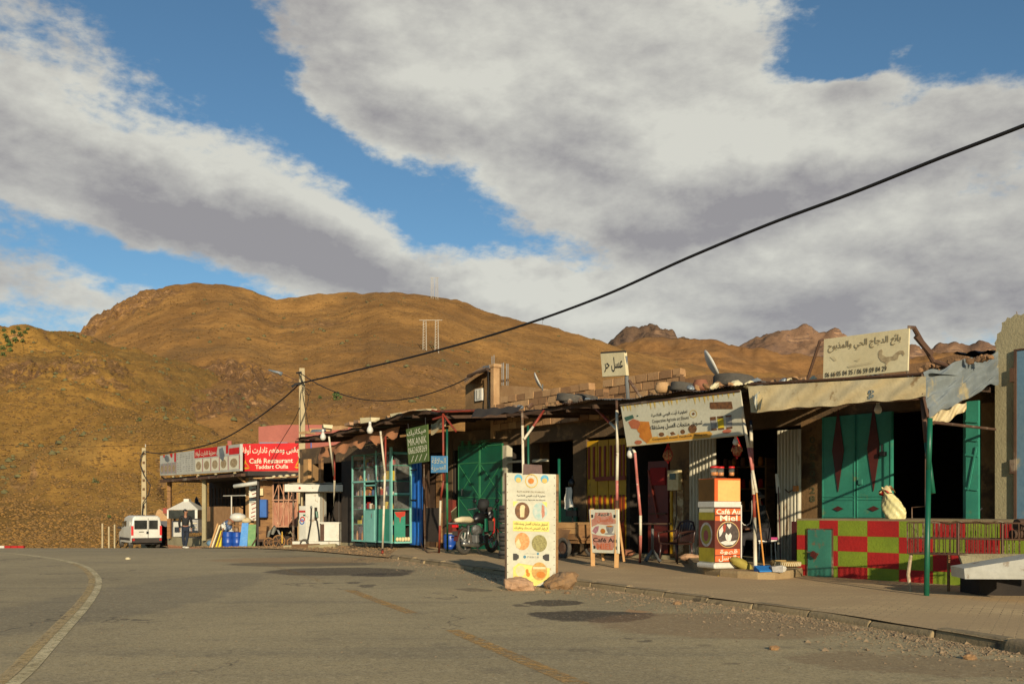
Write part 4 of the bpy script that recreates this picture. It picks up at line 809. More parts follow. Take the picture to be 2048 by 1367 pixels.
t = thing('blue_barrel', 'small blue barrel standing behind the green pole', 'barrel', on_g(892, 1098, .08)+Vector((.1, .25, 0)), 0)
L(t).lathe([(0, 0), (.17, 0), (.19, .1), (.18, .12), (.19, .14), (.19, .38), (.17, .43), (.14, .44), (0, .44)], 18).build('drum', m_bbarrel, t, smooth=True); L(t).lathe([(0, .44), (.15, .44), (.15, .47), (0, .475)], 16).build('lid', m_bluef, t, smooth=True)
for px, m in ((846, m_woodd), (852, m_rust), (856, m_woodd)):
    q = MB().bar(on_g(px+2, 1095, .08)+Vector((0, .5, 0)), P(px, 925, .9), .07, .05).build('leaning_plank', m, None); rebase(q); tag(q, {846: 'dark plank leaning beside the blue shutter', 852: 'rusty flat bar leaning second from the blue shutter', 856: 'dark plank leaning third from the blue shutter'}[px], 'plank')
t = thing('metal_rack', 'bent thin metal rack frame standing between blue shutter and red pole', 'rack', on_g(862, 1102, .09), ROWZ)
MB().tube([P(842, 1085, 1.), on_g(845, 1096, .1), on_g(856, 1104, .1), on_g(878, 1103, .1)], .016, 6).build('foot_rail', m_rust, t); MB().tube([P(848, 928, 1.6), P(849, 1040, 1.6), on_g(850, 1100, .1)], .016, 6).build('upright', m_rust, t)
R().box((A(852, 1.5), -1.5, .3), (A(876, 1.5), -1.45, 1.25)).build('panel', m_shadebrn, t)

# ---------------------------------------------------------- shop 2: green doors and yellow doors
g2 = thing('shop_building', 'mud brick topped shop with green metal double doors and yellow doors', 'shop', ROWM @ Vector((A(1080), 0, 0)), ROWZ, 'shops in one row along the road')
room(g2, 1010, 1251, 0, 3.2, .08, 3.3)
wp(g2, 'lintel', 905, 1251, 2.98, 3.5, 0, .3, m_dplaster)
wp(g2, 'closing_wall', 905, 1010, .05, 2.98, -.3, .2, m_shadebrn)
wp(g2, 'pilaster', 1005, 1013, .05, 2.98, .06, .2, m_shut); wp(g2, 'pier', 1046, 1062, .05, 2.98, 0, .3, m_dplaster)
wp(g2, 'pier', 1146, 1172, .05, 2.98, 0, .3, m_dplaster)
wp(g2, 'pier', 1013, 1046, .05, 1.1, 0, .3, m_dplaster)
# green doors
def leaf(root, x0, x1, y0, y1, o, m, ml, diag=1, th=.04, name='door_leaf'):
    xm = (x0+x1)/2; z0_, z1_ = Z(xm, y1, o), Z(xm, y0, o); A0, A1 = A(x0, o), A(x1, o)
    d = R().box((A0, -o, z0_), (A1, -o+th, z1_)).build(name, m, root); zm = z0_+(z1_-z0_)*.36; zu = z0_+(z1_-z0_)*.78
    for z in (z0_+.02, zm, zu, z1_-.03): R().box((A0, -o-.016, z-.012), (A1, -o, z+.012)).build('ridge', ml, d)
    for (p, q_) in (((A0, zm), (A1, zu)), ((A0, zu), (A1, zm)), ((A0, zm), (A1, z0_))) if diag > 0 else (((A0, zu), (A1, zm)), ((A0, zm), (A1, zu)), ((A0, z0_), (A1, zm))):
        R().bar((p[0], -o-.008, p[1]), (q_[0], -o-.008, q_[1]), .014, .016).build('ridge', ml, d)
    for x in (A0+.01, A1-.01): R().box((x-.012, -o-.018, z0_), (x+.012, -o, z1_)).build('ridge', ml, d)
    return d
leaf(g2, 917, 959, 890, 1052, .05, m_greenp, m_greenl, 1).name = 'green_door_leaf'; leaf(g2, 960, 1005, 888, 1056, .05, m_greenp, m_greenl, -1).name = 'green_door_leaf'
wp(g2, 'door_foot', 917, 1005, .06, Z(960, 1054, .05), .05, .04, m_greenp)
R().box((A(925, .05), -.1, Z(925, 990, .05)), (A(926.6, .05), -.05, Z(925, 984, .05)+.1)).build('door_handle', m_chrome, g2)
wp(g2, 'fanlight_panel', 917, 1005, Z(960, 886, .05), 2.95, .0, .04, m_greenp)
for x0, x1 in ((920, 932), (934, 945), (948, 985)):
    za, zb2 = Z(x0, 884, .05)+.03, 2.9; A0, A1 = A(x0, .05), A(x1, .05); mb = R()
    for i in range(9):
        an = math.pi*i/8; mb.bar(((A0+A1)/2, -.07, za), ((A0+A1)/2+math.cos(an)*(A1-A0)*.48, -.07, za+math.sin(an)*(zb2-za)*.9), .012, .01)
    mb.build('sunburst_grille', m_greenl, g2, kind='stuff')
wp(g2, 'window_frame', 1064, 1094, Z(1080, 923, .02), Z(1080, 923, .02)+.07, .05, .06, m_shut); wp(g2, 'window_sill_panel', 1062, 1146, .08, Z(1100, 924, .02)-1.0, 0, .1, m_dplaster)
wp(g2, 'window_bar', 1012, 1046, Z(1030, 925, 0), Z(1030, 925, 0)+.06, .04, .05, m_shut)
wp(g2, 'dark_green_counter', 1120, 1152, .1, 1.25, .1, .05, m_greenp)
# yellow doors with orange-red strap shapes
for x0, x1 in ((1171, 1192), (1193, 1214), (1215, 1234), (1235, 1250)):
    A0, A1 = A(x0, .0), A(x1, .0)-.012; d = R().box((A0, .04, .12), (A1, .09, 2.9)).build('yellow_door_leaf', m_yellow, g2)
    w = A1-A0
    for z0_, z1_ in ((1.95, 2.75), (.95, 1.55), (.2, .75)):
        for xx in (A0+w*.26, A0+w*.74): R().box((xx-.035, .018, z0_), (xx+.035, .04, z1_)).build('strap', m_orange, d)
    for s_ in (-1, 1):
        R().bar((A0+w*.5+s_*w*.24, .03, .95), (A0+w*.5+s_*w*.02, .03, .78), .02, .07).build('strap', m_orange, d); R().bar((A0+w*.5+s_*w*.02, .03, .93), (A0+w*.5+s_*w*.24, .03, .74), .02, .07).build('strap', m_orange, d)
wp(g2, 'crossband', 1190, 1250, 1.9, 2.0, 0, .02, m_orange)
canopy(g2, [(897, 830), (960, 829), (1005, 826), (1046, 822)], .95, .08)
canopy(g2, [(1042, 822), (1100, 813), (1140, 807)], 2.0, .12)
canopy(g2, [(1130, 808), (1160, 804), (1205, 797), (1240, 801)], 2.9, .2)
R().grid(lambda u, v: Vector((A(950+95*u, 2.95), -2.95-.12*v, Z(950+95*u, 818-7*u+18*v*(1-.3*u), 2.95)+.02*math.sin(u*20))), 20, 3).build('tarred_flap', m_dark, g2, smooth=True)
pq = lambda x, y, o: P(x, y, o)
banded_pole('white and rusty canopy pole rising behind the standing honey banner', 'pole', [(P(1044, 822, 2.9), m_rust), (P(1045, 850, 2.9), m_whitep), (on_g(1049, 1115, .09), m_whitep)], .03, 'poles holding up the canopies')
banded_pole('pale brace branching from the pole above the standing honey banner', 'brace', [(P(1088, 820, 2.2), m_redp), (P(1066, 853, 2.6), m_whitep), (P(1048, 878, 2.88), m_whitep)], .03, 'canopy braces')
banded_pole('dark green post between the banner pole and the window', 'pole', [(P(1056, 850, 1.8), m_greenp), (P(1058, 1050, 1.8), m_greenp), (P(1058, 1108, 1.8), m_greenp)], .028, 'poles holding up the canopies')
banded_pole('green post just right of the standing honey banner', 'pole', [(P(1118, 917, 1.4), m_greenp), (P(1119, 1040, 1.4), m_greenp), (P(1119, 1100, 1.4), m_greenp)], .035, 'poles holding up the canopies')
banded_pole('white pole with rusty foot passing behind the wooden coffee board', 'pole', [(P(1233, 800, 2.9), m_rust), (P(1234, 820, 2.9), m_whitep), (P(1235, 905, 2.9), m_whitep), (P(1234, 960, 2.9), m_pinkp), (P(1234, 1000, 2.9), m_rust), (on_g(1233, 1120, .09), m_rust)], .03, 'poles holding up the canopies')
banded_pole('red to white brace running down to the pole behind the coffee board', 'brace', [(P(1190, 815, 2.2), m_redp), (P(1220, 845, 2.7), m_whitep), (P(1233, 858, 2.88), m_whitep)], .028, 'canopy braces')
t = thing('vest_on_stand', 'white vest hanging on a dark stand in front of the dark green shop', 'clothing', P(1140, 1018, 1.2), ROWZ)
L(t).grid(lambda u, v: Vector(((u-.5)*(.2+.12*v)+.02*math.sin(9*v), -.05+.03*math.sin(u*9), .52-.5*v-.04*math.sin(u*6)*(v))), 8, 8).build('vest', m_wplas, t, smooth=True); L(t).ball((0.02, .03, .62), (.09, .08, .11), 10, 8).build('dark_hook_head', m_blackp, t, smooth=True); L(t).tube([(0, .08, -.9), (0, .08, .8)], .02, 6).build('stand', m_blackp, t)
L(t).box((-.16, 0, -.16), (.22, .1, -.02)).build('dark_tray', m_blackp, t)
# timber cart and clutter between banner and yellow doors
t = thing('handcart', 'rough wooden handcart with leather lined box parked before the yellow doors', 'cart', Vector((*P(1150, 1100, 1.25)[:2], .07)), ROWZ+.05)
L(t).box((-.95, -.35, .35), (.5, .35, .42)).build('bed', m_wood, t)
for i, y in enumerate((-.38, .38)):
    for k in range(3): L(t).box((-.95, y-.02, .44+k*.13), (.5, y+.02, .56+k*.13), jit=.008).build('side_plank', m_woodl if k else m_wood, t)
L(t).box((-.98, -.38, .42), (-.94, .38, .78)).build('end_board', m_wood, t); L(t).box((.5, -.38, .42), (.54, .38, .78)).build('end_board', m_wood, t)
for x in (-.6, .1):
    for y in (-.45, .45): w = L(t).tyre((x, y, .24), .24, .09, 'Y').build('wheel', m_tyre, t, smooth=True); L(t).lathe([(.01, y-.02), (.14, y-.02), (.14, y+.02), (.01, y+.02)], 12, (x, 0, .24), 'Y').build('hub', m_rust, w)
for y in (-.2, .2): L(t).tube([(.5, y, .4), (1.05, y, .72)], .022, 6).build('handle', m_wood, t)
q = L(t).grid(lambda u, v: Vector((-.8+1.1*u, -.4-.12*math.sin(math.pi*v)*(.6+.4*math.sin(u*7)), .72-.5*v+.05*math.sin(u*5))), 16, 8).build('tarpaulin', mat('brown_tarp', sr(150, 112, 72), sr(104, 76, 50), 2, .6, .8, .3), t, smooth=True)
# stack of tyres beside the banner
rs = []
zb0 = on_g(1004, 1118, .09)
base_t = thing('stacked_tyre', 'bottom tyre of the stack left of the standing honey banner', 'tyre', zb0+Vector((.25, .3, 0)), .3, 'tyres stacked beside the honey banner')
L(base_t).tyre((0, 0, .10), .33, .195, 'Z').build('casing', m_tyre, base_t, smooth=True); L(base_t).torus((0, 0, .10), .318, .024, 'Z', 28, 6).build('tread_band', m_black, base_t, smooth=True)
nm = ['second', 'third', 'fourth', 'fifth', 'topmost']
for k in range(5):
    dup(base_t, zb0+Vector((.25+random.uniform(-.03, .03), .3, .2*(k+1))), k, '%s tyre%s of the stack left of the standing honey banner' % (nm[k], ' from the ground' if k < 4 else ''), scale=random.uniform(.93, 1.02))

# ---------------------------------------------------------- shop 3: honey shop
g3 = thing('shop_building', 'honey cooperative shop with open dark doorway and cream folded shutters', 'shop', ROWM @ Vector((A(1430), 0, 0)), ROWZ, 'shops in one row along the road')
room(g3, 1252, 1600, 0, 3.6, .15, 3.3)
wp(g3, 'lintel', 1251, 1602, 2.85, 3.4, 0, .3, m_dplaster)
wp(g3, 'pier', 1340, 1382, .1, 2.85, 0, .3, m_plaster); wp(g3, 'peeling_plaster', 1342, 1366, .2, 1.75, .03, .04, mat('peeling_cream', sr(206, 190, 150), sr(176, 150, 108), 4, .6, .9, .3, dirt=sr(140, 110, 74), dirt_amt=.5, dirt_sc=5))
wp(g3, 'inner_wall', 1252, 1262, .1, 2.85, -.1, .2, m_shadebrn)
d = wp(g3, 'red_door', 1296, 1336, .2, 2.3, .02, .05, mat('dark_red_door', sr(112, 40, 26), sr(90, 32, 22), 2, .5, .5, 0, dirt=sr(60, 30, 20), dirt_amt=.36))
R().bar((A(1300), -.05, 2.1), (A(1318), -.05, 1.0), .03, .03).build('brace', m_redp, d); R().bar((A(1300), -.05, 1.1), (A(1335), -.05, 1.1), .03, .03).build('brace', m_rust, d)
wp(g3, 'red_window', 1300, 1330, 1.75, 2.15, .05, .03, mat('bright_red_pane', sr(150, 20, 14), None, 3))
wp(g3, 'yellow_edge', 1340, 1343, .2, 1.6, .08, .04, m_yellow)
def shutter(root, x0, x1, z0_, z1_, o, n, lab=None):
    A0, A1 = A(x0, o), A(x1, o); w = (A1-A0)/n
    for k in range(n): R().prism([(0, 0), (w*.3, -.05), (w*.7, -.05), (w, 0), (w*.95, .012), (w*.05, .012)], (A0+k*w, -o, z0_), (1, 0, 0), (0, 1, 0), (0, 0, z1_-z0_)).build('shutter_fold', m_shut, root)
shutter(g3, 1380, 1432, .15, 2.7, .12, 8); shutter(g3, 1556, 1602, .15, 2.75, .2, 7)
wp(g3, 'maroon_post', 1583, 1592, .1, Z(1588, 1042, .9), .9, .1, m_maroon)
t = thing('meter_box', 'pale electricity meter box on the pillar above the brown plastic chair', 'meter box', ROWM @ Vector((A(1355), -.03, Z(1355, 980))), ROWZ)
L(t).box((-.17, -.12, 0), (.17, 0, .45)).build('case', m_plt, t, bevel=.01); L(t).box((-.09, -.13, .24), (.09, -.12, .38)).build('window', m_cglass, t); L(t).tube([(.05, -.06, 0), (.06, -.05, -.5), (-.03, -.05, -.9)], .01, 5).build('wire', m_cable, t)
canopy(g3, [(1238, 800), (1300, 791), (1380, 783), (1440, 776), (1508, 766)], 3.0, .2, m=(m_rust, m_zinc, m_dark, m_rust))
# platform step in front of the honey shop
stp = thing('shop_step', 'low rounded concrete step in front of the honey shop', 'step', PZ(1500, 1161, .03), ROWZ)
def stepo(px, py, z): return PZ(px, py, z)
outl = [stepo(x, y, .035) for x, y in ((1386, 1141), (1394, 1149), (1410, 1154), (1440, 1158), (1475, 1161), (1515, 1163), (1550, 1163), (1580, 1160), (1600, 1156), (1614, 1149))]
bk = [ROWM @ Vector((A(1612, 0)+.6, .2, .03)), ROWM @ Vector((A(1378, .2), -.3, .04))]
ring = [(p.x, p.y) for p in outl+bk]; mb = MB(); n = len(ring); cx, cy = sum(p[0] for p in ring)/n, sum(p[1] for p in ring)/n
lo = [Vector((x, y, -.05)) for x, y in ring]; mid = [Vector((x, y, .15)) for x, y in ring]; hi = [Vector((x+(cx-x)*.02, y+(cy-y)*.02, .195)) for x, y in ring]
mb.add(lo+mid+hi, [(i, (i+1) % n, n+(i+1) % n, n+i) for i in range(n)]+[(n+i, n+(i+1) % n, 2*n+(i+1) % n, 2*n+i) for i in range(n)]+[tuple(range(2*n, 3*n))])
mb.build('slab', mat('step_cement', sr(168, 142, 100), sr(140, 116, 80), 1.5, .6, .9, .5, 20), stp)
# banded leaning poles
banded_pole('pink and white pole leaning left of the round table', 'pole', [(P(1266, 898, 2.95), m_whitep), (P(1270, 905, 2.95), m_pinkp), (P(1274, 955, 2.95), m_pinkp), (P(1281, 1030, 2.95), m_whitep), (P(1281, 1070, 2.95), m_pinkp), (on_g(1280, 1123, .12), m_pinkp)], .027, 'poles holding up the canopies')
banded_pole('outer of two crossing poles right of the coffee stand, leaning white and pink', 'pole', [(P(1479, 782, 3.05), m_whitep), (P(1488, 845, 3.05), m_whitep), (P(1497, 895, 3.05), m_pinkp), (P(1505, 940, 3.05), m_whitep), (P(1513, 985, 3.05), m_whitep)], .026, 'poles holding up the canopies')
banded_pole('upright banded pole ending on the step beside the coffee stand', 'pole', [(P(1501, 840, 2.9), m_blackp), (P(1502, 860, 2.9), m_whitep), (P(1503, 895, 2.9), m_pinkp), (P(1505, 945, 2.9), m_whitep), (P(1507, 988, 2.9), m_redp), (P(1509, 1035, 2.9), m_whitep), (PZ(1511, 1140, .195), m_whitep)], .03, 'poles holding up the canopies')
# honey banner on the canopy edge
q = Quad(P(1241, 810, 3.1), P(1481, 781, 3.1), P(1488, 869, 3.05), P(1254, 892, 3.05)); t = thing('honey_banner', 'wide cream vinyl banner of a honey cooperative hung along the canopy edge', 'banner', q.p(.5, 1), ROWZ)
wob = lambda u, v: .03*math.sin(u*11+v*3)*(1-u)**2*2+.012*math.sin(u*37+v*9)
MB().grid(lambda u, v: q.p(u, v, 0)+q.n*(-.012), 1, 1).build('backing', m_cream, t)
q.slab('sheet', m_cream, t, .01)
mb = MB(); q.text(mb, ar('تعاونية أيت الومي الفلاحية'), .27, .27, .58, .40, bold=.012); q.text(mb, 'Cooperative Agricole art Eloumi', .27, .43, .585, .535); q.text(mb, ar('تسويق منتجات العسل ومشتقاته'), .24, .56, .69, .70, bold=.012); mb.build('lettering', m_text, t)
mb = MB(); q.ring(mb, .625, .40, .03, .09, .86); mb.build('round_logo', m_pyel, t); mb = MB(); q.disc(mb, .625, .40, .011, .03); mb.build('logo_bee', m_pbrn, t)
mb = MB()
for k in range(26):
    u = .01+k*.037+random.uniform(-.008, .008); h = random.uniform(.03, .16); q.poly(mb, [(u, 0), (u+.022, 0), (u+.014, h), (u+.011, h+.05), (u+.008, h)])
mb.build('honey_drips', m_pyel, t)
mb = MB(); q.poly(mb, [(.19, .93), (.22, .84), (.74, .84), (.76, .9), (.74, .985), (.19, .985)]); mb.build('orange_strip', mat('print_strip_orange', sr(214, 160, 60), sr(196, 140, 48), 5), t)
mb = MB(); q.text(mb, 'Cooperative eloumi  Facebook  Instagram', .25, .875, .72, .935, .012); mb.build('small_print', m_text, t)
mb = MB(); q.poly(mb, [(.12, .42), (.24, .47), (.25, .9), (.19, .97), (.13, .8), (.16, .6)]); q.disc(mb, .17, .62, .05, .12); mb.build('printed_honey_glass', m_honey, t)
mb = MB(); q.poly(mb, [(.02, .30), (.10, .26), (.11, .34), (.03, .4)]); q.poly(mb, [(.135, .29), (.15, .28), (.152, .31), (.137, .32)]); mb.build('printed_leaf', mat('print_teal', sr(60, 96, 80), None, 8), t)
mb = MB(); q.poly(mb, [(.05, .42), (.10, .36), (.15, .42), (.16, .5), (.13, .62), (.07, .58)], .0075); q.disc(mb, .115, .93, .035, .05, .0075); mb.build('printed_hand', mat('print_flesh', sr(190, 110, 70), sr(150, 80, 50), 30, .7), t)
mb = MB()
for u in (.30, .395, .485): q.rect(mb, u, .73, u+.075, .86, .0065)
mb.build('picture_tile', m_cream, t)
mb = MB(); q.disc(mb, .335, .8, .025, .05, .008); q.poly(mb, [(.41, .78), (.44, .76), (.46, .83), (.42, .85)], .008); q.disc(mb, .52, .79, .02, .055, .008); q.disc(mb, .605, .745, .035, .10, .008); mb.build('printed_spice', m_pbrn, t)
mb = MB(); q.poly(mb, [(.765, .18), (.93, .22), (.935, .38), (.93, .39), (.77, .34), (.76, .3)]); mb.build('printed_plank', m_pbrn, t)
mb = MB()
for u in (.755, .81, .875): q.rect(mb, u, .52-.0*u, u+.045, .56, .0075); q.rect(mb, u, .79, u+.045, .83, .0075)
q.rect(mb, .755, .56, .80, .60, .0075); mb.build('jar_lid_print', m_pbrn, t)
mb = MB(); q.rect(mb, .755, .57, .80, .79, .007); q.rect(mb, .875, .56, .92, .79, .007); mb.build('pale_jar_print', m_pgrey, t); mb = MB(); q.rect(mb, .81, .57, .857, .81, .007); mb.build('yellow_jar_print', mat('print_lemon', sr(226, 196, 40), None, 8), t)
mb = MB(); q.disc(mb, .875, .88, .035, .045); mb.build('printed_dish', mat('print_flesh2', sr(196, 110, 80), None, 9), t)
MB().tube([q.p(0, 0, .01), q.p(1, 0, .01)], .018, 6).build('top_rail', m_rust, t); MB().tube([q.p(0, 1, .0), q.p(1, 1, .0)], .012, 6).build('hem', m_canvas, t)
# bulbs and nets of nuts
hook_bulb(1261, 906, 2.9, 'white globe bulb hanging below the left end of the honey banner', .1, 1.0)
hook_bulb(1471, 882, 2.9, 'small white bulb hanging under the right end of the honey banner', .05, .7)
def net(px, py, o, label):
    p = P(px, py, o); t = thing('net_of_nuts', label, 'net bag', p, 0, 'red nets of nuts under the honey banner')
    for i in range(58):
        a, b = random.uniform(0, 6.28), random.random(); h = b*.19; r = .085*math.sin(math.pi*min(1, (b*.85+.1)))
        L(t).ball((r*math.cos(a), r*math.sin(a), -.13+h), .019, 6, 4).build('nut', mat('walnut_shell', sr(196, 140, 92), sr(160, 106, 66), 12), t, smooth=True)
    L(t).ball((0, 0, -.05), (.07, .07, .09), 8, 6).build('inner_nuts', mat('walnut_shell'  , sr(0, 0, 0)), t)
    for k in range(8):
        a = k*math.pi/4; L(t).tube([(.0, 0, .2), (.04*math.cos(a), .04*math.sin(a), .10), (.095*math.cos(a), .095*math.sin(a), -.02), (.06*math.cos(a), .06*math.sin(a), -.13), (0, 0, -.17)], .004, 4).build('net_cord', m_red, t)
    L(t).tube([(0, 0, .18), (0, 0, .4)], .006, 4).build('string', m_cable, t); L(t).ball((0, 0, -.17), (.02, .02, .03), 6, 4).build('knot', m_red, t)
net(1336, 906, 2.5, 'red net of nuts hanging near the middle of the honey banner'); net(1474, 895, 2.8, 'red net of nuts hanging under the right end of the honey banner')
# dim stock inside the honey shop
t = thing('shop_shelf', 'dim wooden shelf of jars inside the dark honey shop doorway', 'shelf', ROWM @ Vector((A(1470, -1.6), 1.6, .15)), ROWZ)
for z in (.5, 1., 1.5, 2.): L(t).box((-1.3, 0, z), (.9, .3, z+.03)).build('board', m_wood, t)
for x in (-1.3, -.2, .87): L(t).box((x, 0, 0), (x+.04, .3, 2.2)).build('upright', m_wood, t)
for z, nm_ in ((.53, 'lowest'), (1.03, 'second'), (1.53, 'third'), (2.03, 'top')):
    for k in range(8):
        x = -1.15+k*.26; j = L(t).lathe([(0, 0), (.06, 0), (.06, .15), (.045, .18), (.045, .21), (0, .21)], 10, (x, .1, z)).build('stock_jar', random.choice([m_honey, m_plt, m_clay, m_redwall]), None, smooth=True); rebase(j); tag(j, '%s jar on the %s board of the dim shelf inside the honey shop' % (nth(k), nm_), 'jar', 'jars on the dim shelf')
# round table
p = on_g(1305, 1122, .1); t = thing('outdoor_table', 'thin topped bar table on a grey pedestal before the honey shop', 'table', p, .3)
zt_ = ZC-(1045-HOR)/F*p.y-p.z
L(t).lathe([(0, zt_-.03), (.39, zt_-.03), (.40, zt_-.015), (.39, zt_), (0, zt_)], 32).build('tabletop', m_woodd, t); L(t).tube([(0, 0, .2), (0, 0, zt_-.03)], .03, 10).build('column', m_grey, t, smooth=True)
for k in range(4):
    a = k*math.pi/2+.5; L(t).bar((0, 0, .25), (.21*math.cos(a), .21*math.sin(a), .012), .045, .03).build('leg', m_grey, t)
# plastic chair
p = P(1352, 1118, 1.15); p.z = .08; t = thing('plastic_chair', 'dark brown plastic armchair beside the bar table', 'chair', p, math.radians(-50))
for x, y in ((-.22, -.22), (.22, -.22), (-.2, .24), (.2, .24)): L(t).tube([(x*1.12, y*1.12, 0), (x, y, .42)], [.018, .028], 7).build('leg', m_brownpl, t, smooth=True)
L(t).grid(lambda u, v: Vector(((u-.5)*.5, -.24+.48*v, .43-.03*math.sin(math.pi*u)*math.sin(math.pi*v))), 8, 8).build('seat', m_brownpl, t, smooth=True)
L(t).box((-.25, -.25, .385), (.25, .25, .415)).build('seat_rim', m_brownpl, t, bevel=.02)
for k in range(7):
    x = (k-3)*.068; L(t).grid(lambda u, v, x=x: Vector((x+(u-.5)*.058, .25+.1*v+.03*(x/.2)**2*-1, .44+(.42-.16*(abs(x)/.22)**2)*v)), 2, 5).build('back_slat', m_brownpl, t, smooth=True)
L(t).tube([(-.25, .24, .42), (-.25, .3, .66), (-.17, .34, .84), (0, .36, .88), (.17, .34, .84), (.25, .3, .66), (.25, .24, .42)], .024, 7).build('back_rim', m_brownpl, t, smooth=True)
for s_ in (-1, 1): L(t).tube([(s_*.25, -.24, .42), (s_*.28, -.24, .62), (s_*.28, .0, .65), (s_*.26, .28, .66)], .022, 7).build('armrest', m_brownpl, t, smooth=True)
# A-frame coffee board
q = Quad(P(1178, 1018, 3.45), P(1236, 1018, 3.45), P(1237, 1106, 3.5), P(1183, 1104, 3.5)); p = q.p(.5, 1.2); t = thing('coffee_board', 'wooden standing board printed Café Au Miel with cup and honey', 'sign board', (p.x, p.y, .1), ROWZ)
q.slab('panel', m_vinyl, t, .03)
for u in (.05, .93): MB().bar(q.p(u, -.02, -.04), Vector((q.p(u, 1, 0).x, q.p(u, 1, 0).y, .09)), .08, .05).build('leg', m_woodl, t)
bp = q.p(.5, .2, -.05); MB().bar(q.p(.1, 0, -.05), q.p(.12, 1.18, -.22), .05, .04).build('rear_leg', m_woodl, t); MB().bar(q.p(.9, 0, -.05), q.p(.88, 1.18, -.22), .05, .04).build('rear_leg', m_woodl, t)
mp = mat('print_salmon', sr(190, 124, 100), sr(206, 150, 126), 9); mb = MB(); q.poly(mb, [(.22, .07), (.78, .07), (.82, .2), (.93, .24), (.93, .8), (.76, .93), (.24, .93), (.08, .8), (.08, .24), (.18, .2)]); mb.build('printed_ground', mp, t)
mb = MB(); q.poly(mb, [(.04, .42), (.3, .34), (.6, .36), (.97, .32), (.97, .56), (.7, .62), (.3, .6), (.04, .56)], .0075); q.text(mb, ar('قهوة'), .3, .07, .75, .17, .0085); mb.build('white_swirl', m_vinyl, t)
mb = MB(); q.text(mb, ar('بالعسل'), .28, .18, .85, .31, bold=.02); q.text(mb, 'MIEL', .22, .78, .82, .92, bold=.03); mb.build('orange_lettering', mat('print_orange_text', sr(216, 120, 80), None), t)
mb = MB(); q.text(mb, 'Café Au', .10, .655, .95, .755, bold=.02); q.text(mb, ar('قهوة'), .33, .08, .72, .16, .0105, bold=.02); mb.build('dark_lettering', m_text, t)
mb = MB(); q.poly(mb, [(.58, .38), (.86, .37), (.84, .48), (.78, .54), (.66, .54), (.6, .48)], .009); q.disc(mb, .72, .56, .2, .02, .0085); mb.build('printed_cup', m_pgrey, t); mb = MB(); q.disc(mb, .47, .5, .09, .06, .009); q.disc(mb, .72, .385, .11, .02, .0105); mb.build('printed_honey_jar', m_honey, t); mb = MB(); q.poly(mb, [(.08, .5), (.2, .4), (.34, .38), (.3, .5), (.2, .57)], .009); mb.build('printed_dates', mat('print_mauve', sr(160, 90, 100), sr(200, 150, 150), 30, .7), t)
mb = MB()
for u, v in ((.08, .12), (.86, .12), (.1, .84), (.88, .84)): q.rect(mb, u, v, u+.07, v+.07, .0085)
mb.build('corner_mark', m_text, t)
# ---------------------------------------------------------- coffee stand on the step
p = PZ(1444, 1136, .2); K = .5; PH = math.radians(21)
t = thing('coffee_stand', 'four sided coffee stand wrapped in Café Au Miel prints with a board box on top', 'stand', p+Vector((.0, .22, 0)), PH)
L(t).box((-K/2-.03, -K/2-.03, 0), (K/2+.03, K/2+.03, .09)).build('base_tray', m_wplas, t, bevel=.03)
L(t).box((-K/2+.01, -K/2+.01, .09), (K/2-.01, K/2-.01, 1.1)).build('body', m_vinyl, t)
L(t).box((-K/2-.01, -K/2-.01, 1.02), (K/2+.01, K/2+.01, 1.115)).build('top_band', m_wplas, t, bevel=.006)
Mx = RM[t.name]; W3 = lambda x, y, z: Mx @ Vector((x, y, z)); h = K/2
fq = Quad(W3(-h, -h, 1.03), W3(h, -h, 1.03), W3(h, -h, .1), W3(-h, -h, .1)); lq = Quad(W3(-h, h, 1.03), W3(-h, -h, 1.03), W3(-h, -h, .1), W3(-h, h, .1))
def pr(quad, name, m, rects, off=.004):
    mb = MB()
    for r in rects: quad.rect(mb, *r, off)
    return mb.build(name, m, t)
pr(fq, 'print_ground', m_coffee, [(0, 0, 1, 1)], .002); pr(fq, 'orange_bands', m_vorange, [(.02, .04, 1, .14), (.02, .17, 1, .25), (.02, .76, .98, .86), (.02, .88, .98, .98)])
mb = MB(); fq.text(mb, 'Café Au', .06, .045, .99, .135, .006, bold=.025); fq.text(mb, 'Miel', .2, .155, .88, .255, .006, bold=.02); fq.text(mb, ar('قهوة'), .2, .765, .88, .86, .006, bold=.02); fq.text(mb, ar('بالعسل'), .15, .865, .92, .985, .006, bold=.02); mb.build('white_lettering', m_chalk, t)
mb = MB(); fq.disc(mb, .52, .5, .44, .235, .004, 36); mb.build('picture_rim', mat('print_gold', sr(206, 170, 110)), t)
mb = MB(); fq.disc(mb, .52, .5, .415, .22, .006, 36); mb.build('coffee_picture', mat('print_dark_coffee', sr(90, 76, 66), sr(40, 32, 28), 24, .7, .6), t)
mb = MB(); fq.poly(mb, [(.4, .52), (.44, .47), (.52, .51), (.6, .47), (.66, .52), (.62, .6), (.53, .62), (.44, .6)], .008); fq.poly(mb, [(.2, .64), (.4, .61), (.66, .62), (.86, .6), (.7, .68), (.4, .69)], .008); fq.poly(mb, [(.46, .33), (.5, .30), (.54, .32), (.6, .3), (.64, .34), (.56, .40)], .008); fq.poly(mb, [(.16, .42), (.3, .34), (.36, .38), (.26, .5), (.18, .54)], .008); mb.build('latte_art', mat('print_milk', sr(226, 220, 206), sr(180, 170, 156), 30, .7), t)
mb = MB(); fq.poly(mb, [(.3, .36), (.38, .3), (.44, .34), (.4, .44), (.34, .46)], .0085); mb.build('red_swirl', mat('print_redbrown', sr(160, 60, 40)), t)
pr(lq, 'side_bands', m_volive, [(.03, .1, 1, .24), (.03, .74, 1, .99)]); pr(lq, 'side_ground', m_coffee, [(.03, .24, 1, .74)])
